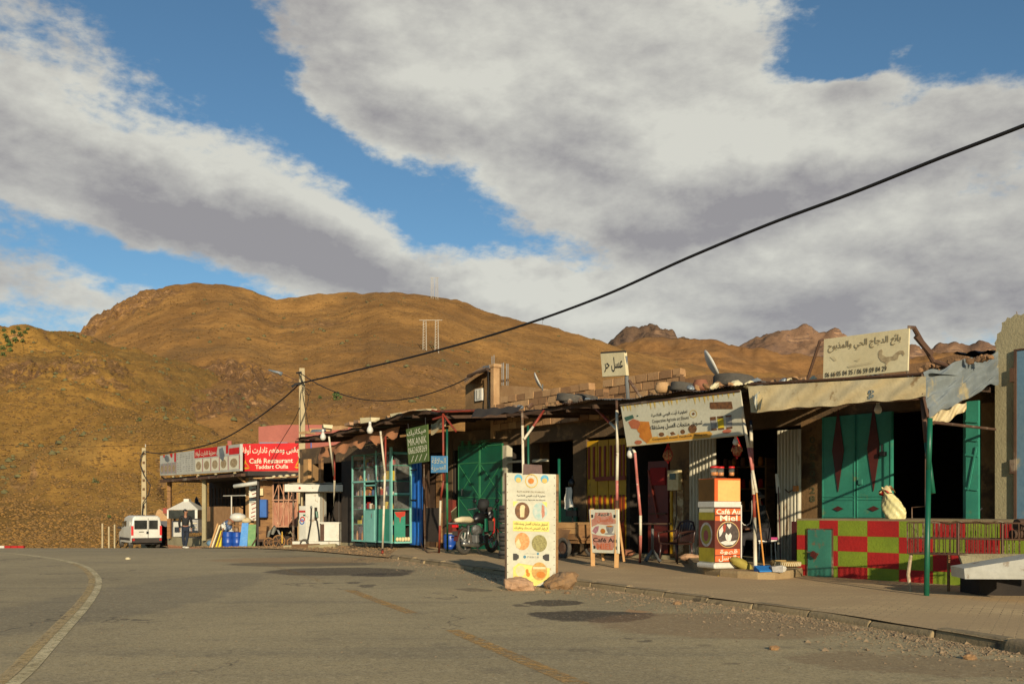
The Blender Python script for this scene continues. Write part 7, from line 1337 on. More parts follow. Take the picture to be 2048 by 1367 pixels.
# ---------------------------------------------------------- wooden shed beside the restaurant
YS = 42.
def B(name, m, par, x0, x1, y0, y1, Y, th=.06, **k): a, b = PY(x0, y1, Y), PY(x1, y0, Y); return MB().box((a.x, Y, a.z), (b.x, Y+th, b.z)).build(name, m, par, **k)
t = thing('lattice_shed', 'shed of salmon wooden lattice with plank roof between restaurant and fuel pump', 'shed', (PY(556, 1090, YS).x, YS, -.35))
B('back_wall', m_shadebrn, t, 512, 600, 955, 1090, YS+1.6, .1); B('lower_board', m_salmon, t, 546, 595, 1004, 1052, YS+.08, .04)
for x in (545, 556, 566, 576, 586, 593): B('lattice_upright', m_lattice, t, x, x+2.2, 962, 1054, YS, .05)
for y in (963, 998, 1051): B('lattice_rail', m_lattice, t, 544, 596, y, y+2.4, YS-.03, .04)
for a, b in (((546, 998), (558, 964)), ((570, 998), (558, 964)), ((580, 998), (592, 966)), ((576, 966), (588, 998)), ((548, 1002), (560, 1050)), ((572, 1002), (560, 1050)), ((574, 1002), (588, 1050)), ((592, 1002), (580, 1050))): MB().bar(PY(*a, YS-.01), PY(*b, YS-.01), .045, .03).build('lattice_brace', m_lattice, t)
B('wall_panel', m_wood, t, 518, 545, 960, 1060, YS+.1, .05); B('meter_board', m_plt, t, 517, 526, 976, 990, YS-.1, .1)
q = B('blue_electric_box', m_blue, None, 518, 533, 998, 1034, YS-.35, .3, bevel=.02); rebase(q); tag(q, 'blue steel electric box on the shed wall', 'electric box')
for k in range(7): x = 514+k*12.; MB().box((0, 0, 0), (.36, 2., .035), jit=.02).v; b = PY(x, 957-k*.5, YS-1.); mb = MB(Matrix.Translation(b) @ Matrix.Rotation(.05, 4, 'X')); mb.box((-.15, 0, 0), (.2+random.uniform(0, .1), 2.2, .04), jit=.02); mb.build('roof_plank', random.choice([m_wood, m_woodl, m_canvas]), t)
B('dark_post', m_dark, t, 514, 518, 955, 1090, YS-.6, .1); B('yellow_post', m_woodl, t, 595, 601, 950, 1085, YS-.8, .14)
for k in range(4): a = PY(548+k*13, 953-k, YS-.9); o = MB(Matrix.Translation(a)).ball((0, 0, 0), (.1, .12, .06), 7, 5, .2).build('roof_clutter', m_board, None); rebase(o); tag(o, 'pale scrap lying on the shed plank roof', 'scrap', 'scraps on the shed roof')
t = thing('loaded_cart', 'low wooden cart with spoked wheels and crumpled sheets before the lattice shed', 'cart', gY(560, 40., .03)); YC = t.location.y
s2 = lambda px: (px-560)/F*YC; z2 = lambda py: ZC+(HOR-py)/F*YC-t.location.z
L(t).box((s2(520), -.3, z2(1082)), (s2(590), .5, z2(1077))).build('bed', m_woodd, t); L(t).box((s2(520), -.25, z2(1078)), (s2(536), .3, z2(1052)), jit=.03).build('wooden_crate', m_wood, t)
L(t).grid(lambda u, v: Vector((s2(536)+(s2(568)-s2(536))*u, -.28+.5*v, z2(1074)+.45*math.sin(math.pi*min(1, u*1.1))*(1-v*.5)+.06*math.sin(u*15+v*7))), 16, 8).build('crumpled_sheet', m_greyp, t, smooth=True); L(t).grid(lambda u, v: Vector((s2(566)+(s2(592)-s2(566))*u, -.3+.5*v, z2(1078)+.3*math.sin(math.pi*u)+.05*math.sin(u*19+v*5))), 12, 6).build('brown_sheet', m_canvas, t, smooth=True)
for px, r in ((562, .27), (542, .22), (588, .22)):
    w = L(t).torus((s2(px), -.38, r), r-.03, .03, 'Y', 22, 6).build('wheel', m_wood, t, smooth=True)
    for k in range(6): a = k*math.pi/3; L(t).bar((s2(px), -.38, r), (s2(px)+(r-.03)*math.cos(a), -.38, r+(r-.03)*math.sin(a)), .025, .02).build('spoke', m_wood, w)
L(t).box((s2(568), -.42, z2(1085)), (s2(570), -.38, z2(1062))).build('yellow_strip', m_yellow, t); L(t).tube([(s2(518), -.1, .5), (s2(508), -.3, .1)], .03, 6).build('shaft', m_woodd, t)
# ---------------------------------------------------------- café restaurant
CX = P(478, 940, -.3); YR = CX.y; t = thing('restaurant_building', 'roadside café restaurant with open terrace and long menu signs', 'restaurant', (CX.x, CX.y, -.55), ROWZ, None); cafe = t
OC2 = -.3; fz_ = -.6
def cw_(name, x0, x1, y0, y1, o, th, m, **k):
    xm = (x0+x1)/2; return R().box((A(x0, o), -o, Z(xm, y1, o)), (A(x1, o), -o+th, Z(xm, y0, o))).build(name, m, cafe, **k)
# set back wall of the terrace
cw_('terrace_wall', 410, 478, 1012, 1085, -1.6, .2, m_adobe); cw_('dark_back', 418, 500, 945, 1085, -2.6, .2, m_shadebrn)
for k in range(9): cw_('window_bar', 422+k*7, 423.2+k*7, 975, 1014, -2.2, .05, m_woodd)
cw_('window_rail', 420, 486, 995, 996.5, -2.2, .05, m_woodd)
R().box((A(330, 0), -.1, Z(400, 958, 0)), (A(500, 0), 4.5, Z(400, 950, 0))).build('terrace_roof', m_dark, cafe)
R().box((A(322, .25), -.3, Z(400, 958, .25)), (A(484, .25), -.1, Z(400, 953, .25))).build('roof_beam', m_rust, cafe)
for px, y0, y1 in ((339, 955, 1076), (409, 953, 1080)): MB().bar(P(px, y0, -.1), P(px, y1, -.1), .22, .18).build('terrace_post', m_concrete if px == 409 else m_wood, cafe)
cw_('corner_post', 491, 497, 943, 1082, -1.0, .25, m_woodl)
for x0, x1 in ((322, 335), (394, 405), (476, 492)): MB().bar(P(x0, 952, .2), P(x1, 962 if x1 < 480 else 966, -.2), .08, .06).build('beam_strut', m_adobe, cafe)
cw_('floor_slab', 335, 500, 1078, 1096, -.2, 4., m_concrete)
pa, pb = P(498, 960, -1.2), None
for k, (x0, x1, y0, y1) in enumerate(((497, 516, 942, 968), (498, 514, 968, 1004), (498, 514, 1005, 1041))):
    w_ = B('tile_panel', m_white, cafe, x0, x1, y0, y1-.6, YR+.6, .06)
    for j in range(4): a = PY(x0+3+random.random()*3, y0+4+j*(y1-y0)/4.4, YR+.59); MB().bar(a, a+Vector((.2, -.003, .08)), .004, .045).build('red_flourish', m_redp, w_)
B('upper_tile_strip', m_white, cafe, 497, 575, 942, 956, YR+.55, .06)
R().box((A(423, -2.0), 2.0, -1.2), (A(500, -2.0), 5, 2.9)).build('inner_wall', m_shadebrn, cafe) if False else None
# sign boards
def signq(x0, yt0, yb0, x1, yt1, yb1, o=.35): return Quad(P(x0, yt0, o), P(x1, yt1, o), P(x1, yb1, o), P(x0, yb0, o))
segs = [(320, 911, 950, 352, 905, 949), (352, 905, 949, 389, 900, 947), (389, 898, 947, 457, 890, 943), (457, 890, 943, 480, 887, 941)]
st = thing('menu_sign', 'long peeling menu sign with dish pictures facing the road on the terrace edge', 'sign', P(400, 945, .35), ROWZ)
rd = [random.Random(3)][0]
for i, s5 in enumerate(segs):
    q = signq(*s5); q.slab('panel', m_greyp, st, .12)
    if i in (0, 2, 3):
        n = {0: 4, 2: 4, 3: 1}[i]
        mb = MB(); 
        if i == 2: q.poly(mb, [(0, 0), (.7, 0), (.66, .3), (.72, .36), (0, .36)]); q.rect(mb, .93, 0, 1, .3)
        if i == 0: q.poly(mb, [(.2, 0), (.32, 0), (.3, .1), (.24, .14)]); q.poly(mb, [(.62, 0), (.8, 0), (.78, .16), (.72, .2), (.66, .1)]); q.rect(mb, .9, 0, 1, .4)
        if i == 3: q.rect(mb, .05, .12, .95, .36)
        for k in range(n): u = .02+k*(.98/n); q.rect(mb, u+.93/n, .4, u+.97/n, .93)
        if mb.f: mb.build('red_print', m_red, st)
        mb = MB(); mb2 = MB()
        for k in range(n): u = .02+k*(.98/n); q.rect(mb, u+.05/n, .42, u+.88/n, .92, .006); q.disc(mb2, u+.45/n, .68, .32/n, .17, .009)
        mb.build('dish_ground', (m_vinyl if i != 0 else m_pgrey), st); mb2.build('dish_picture', mat('dish_photo', sr(190, 170, 130), sr(110, 84, 58), 9, .7, .6), st)
        if i == 2: mb = MB(); q.text(mb, ar('مجزرة تادارت أوفلا'), .03, .06, .64, .33, .008, bold=.02); mb.build('white_lettering', m_chalk, st)
        if i == 0: mb = MB(); q.poly(mb, [(.28, .12), (.4, .02), (.55, .1), (.62, .3), (.5, .38), (.36, .3)], .008); mb.build('torn_patch', m_zinc, st)
        if i == 2: mb = MB(); q.poly(mb, [(.74, .1), (.84, .05), (.9, .35), (.86, .6), (.76, .45)], .009); mb.build('torn_patch', m_zinc, st)
    else:
        mb = MB()
        for c_ in range(6):
            for r_ in range(9):
                u, v = .06+c_*.155+rd.uniform(0, .02), .1+r_*.09
                if rd.random() < .85: q.rect(mb, u, v, u+rd.uniform(.03, .10), v+.035, .006)
        q.rect(mb, .01, 0, .03, 1, .006); mb.build('menu_lines', m_pgrey, st)
for x in (347, 362, 397, 432, 470): MB().bar(P(x, 951-(x-347)*.06, .4), P(x, 951-(x-347)*.06+3, .4), .12, .1).build('bracket', m_concrete, st)
yt, yb = 887, 941; q = Quad(PY(480, 887, YR-.5), PY(598, 885, YR-.9), PY(598, 940, YR-.9), PY(480, 942, YR-.5))
st = thing('restaurant_sign', 'bright red Café Restaurant sign with white Arabic and French lettering', 'sign', q.p(.5, 1))
q.slab('panel', m_red, st, .12); mb = MB(); q.text(mb, ar('مقهى ومطعم تادارت أوفلا'), .02, .06, 1.0, .46, bold=.015); q.text(mb, 'Café Restaurant', .16, .54, .90, .72, bold=.018); q.text(mb, 'Taddart Oufla', .26, .77, .82, .92, bold=.018); mb.build('white_lettering', m_chalk, st)
mb = MB()
for u in (.02, .92): q.poly(mb, [(u, .86), (u+.15 if u < .5 else 1., .86), (u+.12 if u < .5 else .99, .92), (u+.03, .92)]); q.poly(mb, [(u+.02, .82), (u+.06, .66), (u+.075, .56), (u+.08, .66), (u+.13 if u < .5 else .99, .82), (u+.12 if u < .5 else .985, .84), (u+.075, .7), (u+.035, .84)])
mb.build('tagine_drawing', m_yellow, st)
q = B('pink_upper_house', m_pink, None, 0, 1, 0, 1, 50.) if False else None
t = thing('pink_house', 'flat pink rendered house behind the restaurant', 'house', PY(600, 940, 50)); pts_ = [(517, 853), (560, 849), (640, 849), (720, 856), (760, 860)]
a = [PY(x, y, 50.) for x, y in pts_]; mb = MB(); bt = [Vector((p_.x, p_.y, -.5)) for p_ in a]; f = a+bt[::-1]; b_ = [p_+Vector((-.6, 6, .0)) for p_ in f]; n = len(f); mb.add(f+b_, [tuple(range(n))[::-1], tuple(range(n, 2*n))]+[(i, (i+1) % n, n+(i+1) % n, n+i) for i in range(n)]); mb.build('wall', m_pink, t)
B('eave', m_bluef, t, 519, 575, 884, 888, 49.7, .3); B('roof_block', m_adobe2, t, 618, 660, 856, 862, 48.5, .5); B('low_pink_wall', m_pink, t, 455, 463, 881, 890, 48.)
t = thing('poster_post', 'timber post wrapped in torn red poster and rags at the workshop corner', 'post', PY(618, 1000, 39.5)); B('post', m_wood, t, 612, 617, 882, 1000, 39.5, .15); B('poster', m_redp, t, 611, 621, 882, 900, 39.3, .03); B('cardboard', m_woodl, t, 610, 619, 902, 950, 39.3, .05, ); B('cloth_piece', m_canvas, t, 596, 612, 902, 912, 39.2, .05); B('blue_strip', m_blue, t, 621, 623, 884, 920, 39.4, .03); MB().bar(PY(618, 905, 39.2), PY(632, 900, 39.2), .1, .06).build('rag', m_woodl, t)
# grill hood and counter
p = P(375, 1085, .4); t = thing('grill_kiosk', 'grill stand under a white pyramid hood with dark glazed front on the terrace edge', 'grill', (p.x, p.y, -.7), 0); Yg = p.y
g2_ = lambda px: (px-375)/F*Yg; z3 = lambda py: ZC+(HOR-py)/F*Yg+.7
L(t).add([(g2_(344), -.8, z3(1019)), (g2_(407), -.8, z3(1019)), (g2_(405), .8, z3(1019)), (g2_(346), .8, z3(1019)), (g2_(369), -.2, z3(1002)), (g2_(381), -.2, z3(1002)), (g2_(381), .2, z3(1002)), (g2_(369), .2, z3(1002))], [(3, 2, 1, 0), (4, 5, 6, 7), (0, 1, 5, 4), (1, 2, 6, 5), (2, 3, 7, 6), (3, 0, 4, 7)]).build('hood', m_wplas, t)
L(t).box((g2_(370), -.2, z3(1003)), (g2_(380), .2, z3(997))).build('chimney', m_wplas, t); L(t).box((g2_(346), -.75, z3(1036)), (g2_(405), .7, z3(1020))).build('dark_glazing', m_cglass, t)
for x0, x1 in ((345, 348), (400, 405)): L(t).box((g2_(x0), -.78, z3(1036)), (g2_(x1), -.7, z3(1019))).build('side_frame', m_wplas, t)
L(t).box((g2_(384), -.7, z3(1064)), (g2_(405), .5, z3(1038))).build('lower_cabinet', m_pgrey, t)
for y in (1046, 1054): L(t).box((g2_(386), -.73, z3(y)), (g2_(403), -.7, z3(y-1.4))).build('shelf_line', m_board, t)
t = thing('stone_counter', 'grey stone clad counter with open arch beside the white van', 'counter', ((345-1024)/F*59, 59, -1.0), 0); Yg = t.location.y; g2_ = lambda px: (px-345)/F*Yg; z3 = lambda py: ZC+(HOR-py)/F*Yg+1.0
m_slate = mat('slate_tiles', sr(96, 98, 100), sr(70, 72, 76), 5, .6, .8, .4, 12)
L(t).box((g2_(321), -.6, z3(1052)), (g2_(352), .4, z3(1041))).build('counter_top', m_slate, t); L(t).box((g2_(321), -.55, 0), (g2_(327), .3, z3(1052))).build('pillar', m_slate, t); L(t).box((g2_(347), -.55, 0), (g2_(353), .3, z3(1052))).build('pillar', m_slate, t); L(t).box((g2_(353), -.55, z3(1077)), (g2_(370), .1, z3(1043))).build('clad_panel', m_greyp, t); L(t).box((g2_(322), .2, 0), (g2_(352), .3, z3(1052))).build('recess_back', m_shadebrn, t)
L(t).box((g2_(338), -.6, .0), (g2_(420), .4, z3(1079))).build('terrace_kerb', m_clay, t)
t = thing('ruined_wall', 'stub of old stone wall behind the white van', 'wall', ((325-1024)/F*61, 61, -.9)); Yg = 61; mb = MB()
pts_ = [(311, 1090), (311, 1030), (314, 1020), (319, 1017), (326, 1022), (330, 1030), (340, 1034), (344, 1090)]; a = [PY(x, y, Yg) for x, y in pts_]; b_ = [v+Vector((0, .6, 0)) for v in a]; n = len(a); mb.add(a+b_, [tuple(range(n))[::-1], tuple(range(n, 2*n))]+[(i, (i+1) % n, n+(i+1) % n, n+i) for i in range(n)]); mb.build('wall_stub', m_adobe2, t)
q = B('small_red_sign', m_redp, None, 326, 337, 1015, 1026, 54., .1); rebase(q); tag(q, 'small red and white sign above the ruined wall stub', 'sign')
t = thing('dark_finial_stack', 'cluster of dark pointed iron chimneys behind the grill hood', 'chimney', PY(395, 1030, 56)); 
for px, y in ((393, 992), (388, 1004), (399, 1004), (396, 1000)): MB().tube([PY(px, 1040, 56), PY(px, y+6, 56), PY(px, y, 56)], [.14, .1, .01], 6).build('finial', m_blackp, t)
# clutter before the restaurant: barrels, bags, planks, panels
def bar_(px, py, r, h, lab):
    p_ = gY(px, 42., .03); t_ = thing('plastic_barrel', lab, 'barrel', p_, 0, 'blue barrels before the restaurant'); L(t_).lathe([(0, 0), (r*.92, 0), (r, .05), (r, h*.3), (r*1.04, h*.33), (r, h*.36), (r, h*.7), (r*1.04, h*.73), (r, h*.76), (r*.95, h*.97), (r*.9, h), (r*.6, h*.98), (0, h*.96)], 20).build('drum', m_bbarrel, t_, smooth=True); return t_
bar_(456, 1092, .23, .68, 'left one of two blue plastic barrels before the restaurant'); bar_(474, 1092, .22, .66, 'right one of two blue plastic barrels before the restaurant')
t = thing('bagged_goods_table', 'wooden table frame piled with clear plastic bags behind the two blue barrels', 'table', gY(465, 42.8, .03)); Yt = t.location.y; g2_ = lambda px: (px-465)/F*Yt; z3 = lambda py: ZC+(HOR-py)/F*Yt-t.location.z
L(t).box((g2_(440), -.2, z3(1051)), (g2_(490), .6, z3(1049))).build('tabletop', m_wood, t)
for px in (446, 486): L(t).box((g2_(px), -.15, 0), (g2_(px)+.07, -.08, z3(1051))).build('leg', m_wood, t); L(t).box((g2_(px), .5, 0), (g2_(px)+.07, .57, z3(1051))).build('leg', m_wood, t)
for k in range(16):
    px = 451+random.random()*30; py = random.uniform(1044, 1066); q = L(t).ball((g2_(px), -.32-random.random()*.1, z3(py)), (.12, .1, .12), 8, 6, .2).build('clear_bag', random.choice([m_greyp, gm[3], gm[5], m_wplas]), None, smooth=True); rebase(q); tag(q, 'clear plastic bag of small goods on or above the blue barrels', 'bag', 'clear bags at the restaurant table')
q = L(t).ball((g2_(477), -.1, z3(1034)), (.36, .3, .2), 14, 8, .06).build('white_bundle', m_wplas, None, smooth=True); rebase(q); tag(q, 'big white cloth bundle on top of the bagged goods table', 'bundle'); q = L(t).ball((g2_(463), -.2, z3(1042)), (.17, .14, .13), 10, 6, .1).build('red_bundle', m_clay, None, smooth=True); rebase(q); tag(q, 'reddish bundle beside the big white one on the table', 'bundle')
q = L(t).ball((g2_(494), -.1, z3(1040)), (.22, .2, .14), 10, 6, .1).build('cream_sack', m_canvas, None, smooth=True); rebase(q); tag(q, 'cream folded sack right of the big white bundle', 'sack')
def lean(name, m, x0, x1, xt0, xt1, yb, yt_, lab, cat, th=.04):
    b0, b1 = gY(x0, 41.6, .03), gY(x1, 41.6, .03); Yt_ = b0.y+.45; q_ = MB().slabq([b0, b1, PY(xt1, yt_, Yt_), PY(xt0, yt_, Yt_)], -th).build(name, m, None); rebase(q_); return tag(q_, lab, cat)
lean('blue_sheet', mat('light_blue_sheet', sr(60, 130, 200), sr(110, 160, 206), 3, .6, .5, .3), 478, 494, 484, 497, 1094, 1045, 'leaning light blue plastic wrapped board right of the barrels', 'board', .06)
lean('green_sheet', mat('pale_green_corrugated', sr(130, 160, 100), sr(84, 130, 80), 4, .6, .6, .3), 495, 510, 496, 512, 1090, 1048, 'pale green corrugated sheet standing right of the light blue board', 'sheet', .04)
for i, (x0, xt, m) in enumerate(((418, 434, m_woodl), (422, 438, m_board), (427, 440, m_woodd), (433, 445, m_wood))): lean('leaning_plank', m, x0, x0+3, xt, xt+3, 1093, 1046+i*3, ('leftmost pale plank leaning on the bagged goods table', 'white edged plank leaning second on the bagged goods table', 'dark plank leaning third on the bagged goods table', 'brown plank leaning nearest the yellow sheet')[i], 'plank')
lean('yellow_sheet', mat('yellow_plastic', sr(216, 200, 40), sr(196, 176, 30), 5), 430, 442, 437, 444, 1093, 1060, 'bright yellow plastic wrapped board leaning left of the blue barrels', 'board', .05)
p_ = gY(416, 43.5, .1); q = MB(Matrix.Translation(p_+Vector((0, .3, .12)))).ball((0, 0, 0), (.17, .12, .13), 8, 6, .15).build('blue_bag', m_bluef, None, smooth=True); rebase(q); tag(q, 'small blue grey bag on the terrace edge behind the walking man', 'bag')
t = thing('white_rack', 'thin white T shaped rail stand before the dark terrace window', 'rail', P(463, 1030, -.8)); MB().tube([P(463, 1080, -.8), P(463, 990, -.8)], .03, 6).build('upright', m_wplas, t); MB().tube([P(447, 991, -.8), P(491, 990, -.8)], .03, 6).build('crossbar', m_wplas, t)
t = thing('rolled_pipe', 'pale pipe lying across the top of the tiled corner', 'pipe', PY(490, 968, 43)); MB().tube([PY(468, 972, 43.2), PY(515, 965, 43)], .09, 9).build('pipe', m_greyp, t, smooth=True)
# ---------------------------------------------------------- white van
th_ = math.radians(90+32); p = gY(292, 55.5, .0); t = thing('white_van', 'small white van with dark bumper parked with its rear to the road', 'van', p+Vector((0, .1, 0)), th_)   # local x forward, y left
m_car = mat('white_car_paint', sr(214, 212, 200), sr(196, 192, 178), 1, .4, .35, 0, dirt=sr(150, 136, 110), dirt_amt=.33, dirt_sc=2)
def ring_(x, w, z0_, z1_, sh=.12, k=.55): return [(x, -w, z0_), (x, -w*1.0, z0_+(z1_-z0_)*k), (x, -w*(1-sh), z1_-.10), (x, -w*(1-sh)+.12, z1_), (x, w*(1-sh)-.12, z1_), (x, w*(1-sh), z1_-.10), (x, w, z0_+(z1_-z0_)*k), (x, w, z0_)]
secs = [ring_(0.0, .80, .42, 1.72), ring_(.06, .83, .32, 1.80), ring_(.6, .84, .30, 1.83), ring_(1.7, .84, .30, 1.83), ring_(2.3, .83, .30, 1.78), ring_(2.75, .82, .30, 1.42, .18, .75), ring_(3.05, .81, .30, 1.10, .06, .85), ring_(3.7, .78, .32, .98, .08, .8), ring_(3.95, .70, .38, .82, .1, .8)]
mb = L(t); n = 8; mb.add([q_ for s5 in secs for q_ in s5], [(i*n+k, (i+1)*n+k, (i+1)*n+(k+1) % n, i*n+(k+1) % n) for i in range(len(secs)-1) for k in range(n)]+[tuple(range(n)), tuple((len(secs)-1)*n+k for k in range(n))[::-1]]); mb.build('body', m_car, t, smooth=False, bevel=.03)
for y0, y1 in ((-.02, .66), (-.60, -.12)): w_ = L(t).box((-.025, y0, 1.06), (.02, y1, 1.56)).build('rear_window', m_cglass, t, bevel=.01)
L(t).box((-.035, -.08, .5), (-.02, -.06, 1.68)).build('door_gap', m_blackp, t); L(t).box((-.04, -.10, .80), (-.02, .02, .94)).build('latch_plate', m_blackp, t); L(t).box((-.04, .16, .90), (-.02, .42, .93)).build('door_handle', m_blackp, t)
L(t).box((-.12, -.80, .30), (.12, .80, .58)).build('rear_bumper', m_dark, t, bevel=.03)
for s_ in (-1, 1): L(t).box((-.02, s_*.70, .72), (.06, s_*.82, 1.25)).build('tail_light', m_red, t, bevel=.01); L(t).box((-.13, s_*.66, .42), (-.1, s_*.78, .56)).build('low_light', m_redwall, t)
L(t).box((.35, .832, 1.1), (1.25, .80, 1.5)).build('panel_swage', m_car, t); L(t).box((1.35, .83, 1.08), (1.75, .78, 1.52)).build('side_window', m_cglass, t, bevel=.01); L(t).box((1.85, .825, 1.06), (2.5, .76, 1.5)).build('side_window', m_cglass, t, bevel=.01); L(t).box((.3, .86, .44), (3.0, .84, .58)).build('side_rub_strip', m_dark, t); L(t).ball((2.65, .95, 1.12), (.08, .12, .09), 8, 6).build('wing_mirror', m_dark, t, smooth=True)
for x in (.62, 3.25):
    for s_ in (-1, 1): w_ = L(t).tyre((x, s_*.72, .30), .31, .19, 'Y').build('wheel', m_tyre, t, smooth=True); L(t).lathe([(.01, -.02), (.19, -.03), (.2, .02), (.01, .03)], 16, (x, s_*.80, .30), 'Y').build('hubcap', m_grey, w_, smooth=True)
L(t).box((.1, -.6, .22), (3.6, .6, .36)).build('underbody', m_blackp, t); L(t).box((-.045, .1, 1.10), (-.03, .13, 1.2)).build('wiper', m_blackp, t)
# bollards and far kerb
for i, (px, y0, lb) in enumerate(((205, 1046, 'tallest concrete bollard, leftmost of the three beside the van'), (218, 1052, 'shortest and middle one of the three concrete bollards beside the van'), (229.5, 1048, 'concrete bollard nearest the van'))):
    b = gY(px, 59.5, -.05); o = MB().bar(b, PY(px, y0, b.y), .09, .09).build('bollard', m_pole, None, bevel=.01); rebase(o); tag(o, lb, 'bollard', 'concrete bollards beside the van')
t = thing('painted_barrier', 'low red and white painted barrier at the far bend of the road', 'barrier', gY(18, 57.5))
for k in range(6): a, b = gY(-30+k*13, 57), gY(-30+k*13+12, 57.2); MB().add([a, b, b+Vector((0, 0, .14)), a+Vector((0, 0, .14)), a+Vector((0, .2, 0)), b+Vector((0, .2, 0)), b+Vector((0, .2, .14)), a+Vector((0, .2, .14))], [(0, 1, 2, 3), (7, 6, 5, 4), (3, 2, 6, 7), (0, 3, 7, 4), (1, 5, 6, 2)]).build('painted_block', m_redwall if k != 2 else m_wplas, t)
# ---------------------------------------------------------- poles and cables
def upole(px, ytop, Y, w0, w1, lab):
    zb_ = float(gz(0, Y))-.2; t_ = thing('utility_pole', lab, 'utility pole', ((px-1024)/F*Y, Y, zb_), 0.2); zt_ = ZC+(HOR-ytop)/F*Y-zb_
    L(t_).add([(-w0, -w0*.7, 0), (w0, -w0*.7, 0), (w0, w0*.7, 0), (-w0, w0*.7, 0), (-w1, -w1*.7, zt_), (w1, -w1*.7, zt_), (w1, w1*.7, zt_), (-w1, w1*.7, zt_)], [(3, 2, 1, 0), (4, 5, 6, 7), (0, 1, 5, 4), (1, 2, 6, 5), (2, 3, 7, 6), (3, 0, 4, 7)]).build('shaft', m_pole, t_, bevel=.02); return t_
t = upole(604, 736, 40.2, .16, .11, 'tall tapering concrete utility pole rising behind the rusty canopy and fuel pump'); YQ = 40.2
L(t).tube([(-.12, -.1, 0)]*0+[(-.02, -.13, 7.3), (-.22, -.2, 7.25)], .04, 6).build('top_insulator', m_black, t); L(t).tube([(-.05, -.14, 6.85), (-.25, -.14, 6.8), (-.4, -.14, 6.7)], .05, 7).build('cable_clamp', m_black, t)
for pts_ in ([(596, 745), (604, 762), (609, 770), (602, 782), (600, 800), (601, 880)], [(610, 775), (622, 782), (618, 790), (608, 786)], [(606, 775), (618, 790), (615, 810), (608, 830), (600, 850)], [(602, 745), (606, 790), (613, 830), (619, 862)]): MB().tube([PY(x, y, YQ-.3) for x, y in pts_], .013, 5).build('loose_wire', m_cable, t)
lt = thing('street_lamp', 'grey street lamp head on an arm at the tall concrete pole', 'street lamp', PY(565, 745, YQ), 0); MB().tube([PY(600, 763, YQ), PY(564, 747, YQ-.1)], .02, 6).build('arm', m_rust, lt); MB().tube([PY(564, 748, YQ-.1), PY(556, 744.5, YQ-.15), PY(537, 739.5, YQ-.2)], [.09, .06, .03], 8).build('lamp_head', m_zinc, lt, smooth=True)
t = upole(288, 895, 62, .17, .12, 'concrete utility pole standing behind the white van'); 
for k in range(9): L(t).box((-.07, -.13, 1.6+k*.55), (.07, -.118, 1.75+k*.55)).build('step_recess', m_mortar, t)
MB().tube([PY(287, 902, 61.7), PY(282, 912, 61.6), PY(280, 928, 61.5), PY(288, 950, 61.5), PY(301, 970, 61.5), PY(297, 988, 61.5), PY(286, 1005, 61.6), PY(284, 1030, 61.7)], .03, 6).build('drooping_cable', m_cable, t); MB().tube([PY(291, 893, 61.8), PY(291, 888, 61.8)], .03, 5).build('top_pin', m_wplas, t)
def cable(lab, pts_, r): # pts_: (px, py, Y)
    p3 = [PY(*q_) for q_ in pts_]; dense = []
    for i in range(len(p3)-1):
        a, b, c, d = p3[max(i-1, 0)], p3[i], p3[i+1], p3[min(i+2, len(p3)-1)]
        for k in range(8):
            s5 = k/8; dense.append(.5*((2*b)+(c-a)*s5+(2*a-5*b+4*c-d)*s5*s5+(3*b-a-3*c+d)*s5**3))
    dense.append(p3[-1]); o = MB().tube(dense, r, 6).build('overhead_cable', m_cable, None, smooth=True); rebase(o); return tag(o, lab, 'cable')
def planline(x): # plan line from the tall pole to a point passing over the right foreground
    A_, B_ = Vector(((604-1024)/F*40, 40)), Vector((8.6, 14)); u = (x-1024)/F; d = B_-A_; s5 = (u*A_.y-A_.x)/(d.x-u*d.y); return A_.y+d.y*s5
cable('thick black cable sweeping up from the tall pole across the sky', [(x, y, planline(x)) for x, y in ((600, 766), (730, 736), (868, 702), (1024, 657), (1200, 594), (1370, 518), (1536, 449), (1700, 388), (1880, 316), (2048, 251), (2300, 150), (2800, -90))], .031)
cable('black cable sagging from the tall pole down to the restaurant sign', [(598, 768, 40), (560, 802, 42), (500, 846, 44), (440, 880, 46), (380, 897, 50), (320, 906, 56), (288, 902, 61.5)], .03)
cable('thin black cable sagging from the tall pole to the rooftop room', [(598, 744, 40), (640, 770, 37), (700, 793, 34.5), (760, 801, 32.5), (830, 794, 31), (900, 772, 29.8), (972, 737, 28.9)], .017)
cable('thin cable dropping from the tall pole to the red restaurant sign', [(599, 815, 40), (588, 840, 40.5), (570, 870, 42), (555, 895, 43.4), (540, 925, 43.4)], .014)
cable('faint high wire crossing the hillside to the pole behind the van', [(-60, 886, 75), (100, 893, 68), (290, 890, 61.8), (400, 886, 56), (478, 884, 48)], .012)
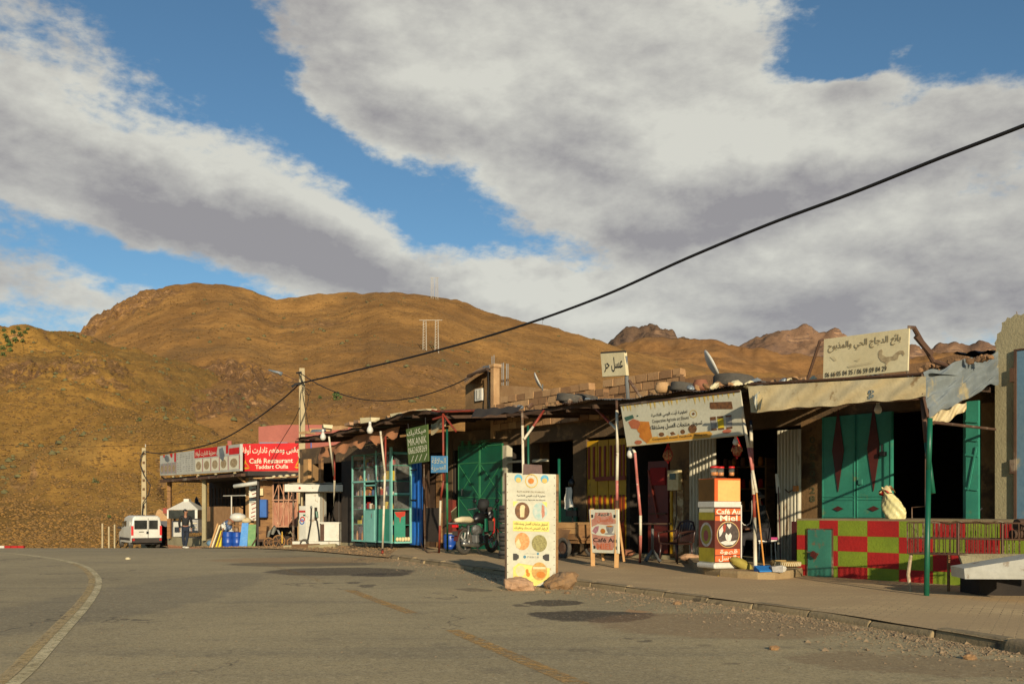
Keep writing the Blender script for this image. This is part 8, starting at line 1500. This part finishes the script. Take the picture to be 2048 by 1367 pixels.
# lattice pylons of the power line on the hill
def pylon(px, yb, yt_, Y, w, lab):
    b = PY(px, yb, Y); t_ = thing('power_pylon', lab, 'pylon', b, 0, 'twin legged pylons on the hill'); h = (yb-yt_)/F*Y; m = mat('pale_steel', sr(190, 180, 160), None, .2)
    for i, s5 in enumerate((-1, 1)):
        mb = L(t_)
        for dx in (-.5, .5):
            for dy in (-.5, .5): mb.bar((s5*w+dx, dy, -1), (s5*w+dx*.7, dy*.7, h), .075)
        for k in range(12): z = h*k/12; mb.bar((s5*w-.5, -.5, z), (s5*w+.5, -.5, z+h/12), .05); mb.bar((s5*w+.5, .5, z), (s5*w-.5, .5, z+h/12), .05)
        mb.build('lattice_leg', m, t_)
    L(t_).bar((-w*1.9, 0, h), (w*1.9, 0, h), .12).build('crossarm', m, t_)
def hill_y(px, py, name='hillside'):
    X, Y, H = HILLS[name]; i = int(np.argmin(abs(np.arctan2(X[:, -1], Y[:, -1])-math.atan((px-1024)/F)))); rowp = HOR-(H[i]-ZC)/Y[i]*F; k = int(np.argmax(rowp <= py)); return float(Y[i, k])
pylon(861.5, 703, 640, hill_y(861, 703), 1.6, 'nearer pair of lattice masts halfway up the hill'); pylon(869, 599, 555, hill_y(869, 600)+8, 1.0, 'farther twin lattice pylon standing on the ridge line')
# bushes at the top of the left spur
m_leafg = mat('bush_leaves', sr(92, 110, 50), sr(56, 72, 34), 1.2, .6, .9); m_leafs = mat('grey_bush_leaves', sr(110, 118, 72), sr(84, 92, 56), 1.2, .6, .9)
def bush(px, py, wpx, hill, lab, grp, m=None):
    Y = hill_y(px, py, hill); b = PY(px, py, Y-.3); t_ = thing('bush', lab, 'bush', b, 0, grp); r = wpx/F*Y/2; mb = L(t_)
    for k in range(70):
        a, c_, h = random.uniform(0, 6.28), random.random()**.5*r, random.random(); c_ *= (1-h*.5); p_ = Vector((c_*math.cos(a), c_*math.sin(a), h*r*1.3)); s5 = r*.26
        n1 = Vector([random.gauss(0, 1) for _ in range(3)]).normalized(); n2 = n1.orthogonal().normalized(); n3 = n1.cross(n2); mb.add([p_+n2*s5, p_+n3*s5*.6, p_-n2*s5, p_-n3*s5*.6], [(0, 1, 2, 3)])
    mb.build('foliage', m or m_leafg, t_); L(t_).tube([(0, 0, -.3), (0, 0, r*.7)], [r*.08, r*.04], 5).build('stem', m_woodd, t_)
for i, (px, py, w_) in enumerate(sorted([(5, 700, 14), (18, 692, 15), (30, 684, 15), (10, 676, 14), (26, 668, 13), (40, 672, 13), (50, 667, 10), (8, 664, 12), (36, 660, 11), (20, 703, 12), (6, 712, 12), (45, 684, 10), (15, 685, 13), (55, 660, 8)])): bush(px, py, w_, 'hill_spur', '%s green bush of the cluster on the upper left slope, counted from the picture edge' % nth(i), 'green bushes on the upper left slope')
for px, py, w_, h_, lb in [(674, 799, 24, 'hillside', 'broad green bush on the slope under the sagging cable'), (225, 735, 15, 'hillside', 'grey green bush standing alone below the cliff'), (1085, 640, 8, 'hillside', 'tiny bush near the ridge left of the distant peak'), (278, 842, 12, 'hill_spur', 'grey green shrub above the pole behind the van'), (190, 965, 14, 'hill_spur', 'pale shrub on the slope above the bollards'), (218, 1035, 9, 'hill_spur', 'small green shrub just above the bollards'), (640, 797, 10, 'hillside', 'small green bush left of the broad one under the sagging cable')]: bush(px, py, w_, h_, lb, None, m_leafs if 'grey' in lb or 'pale' in lb else m_leafg)
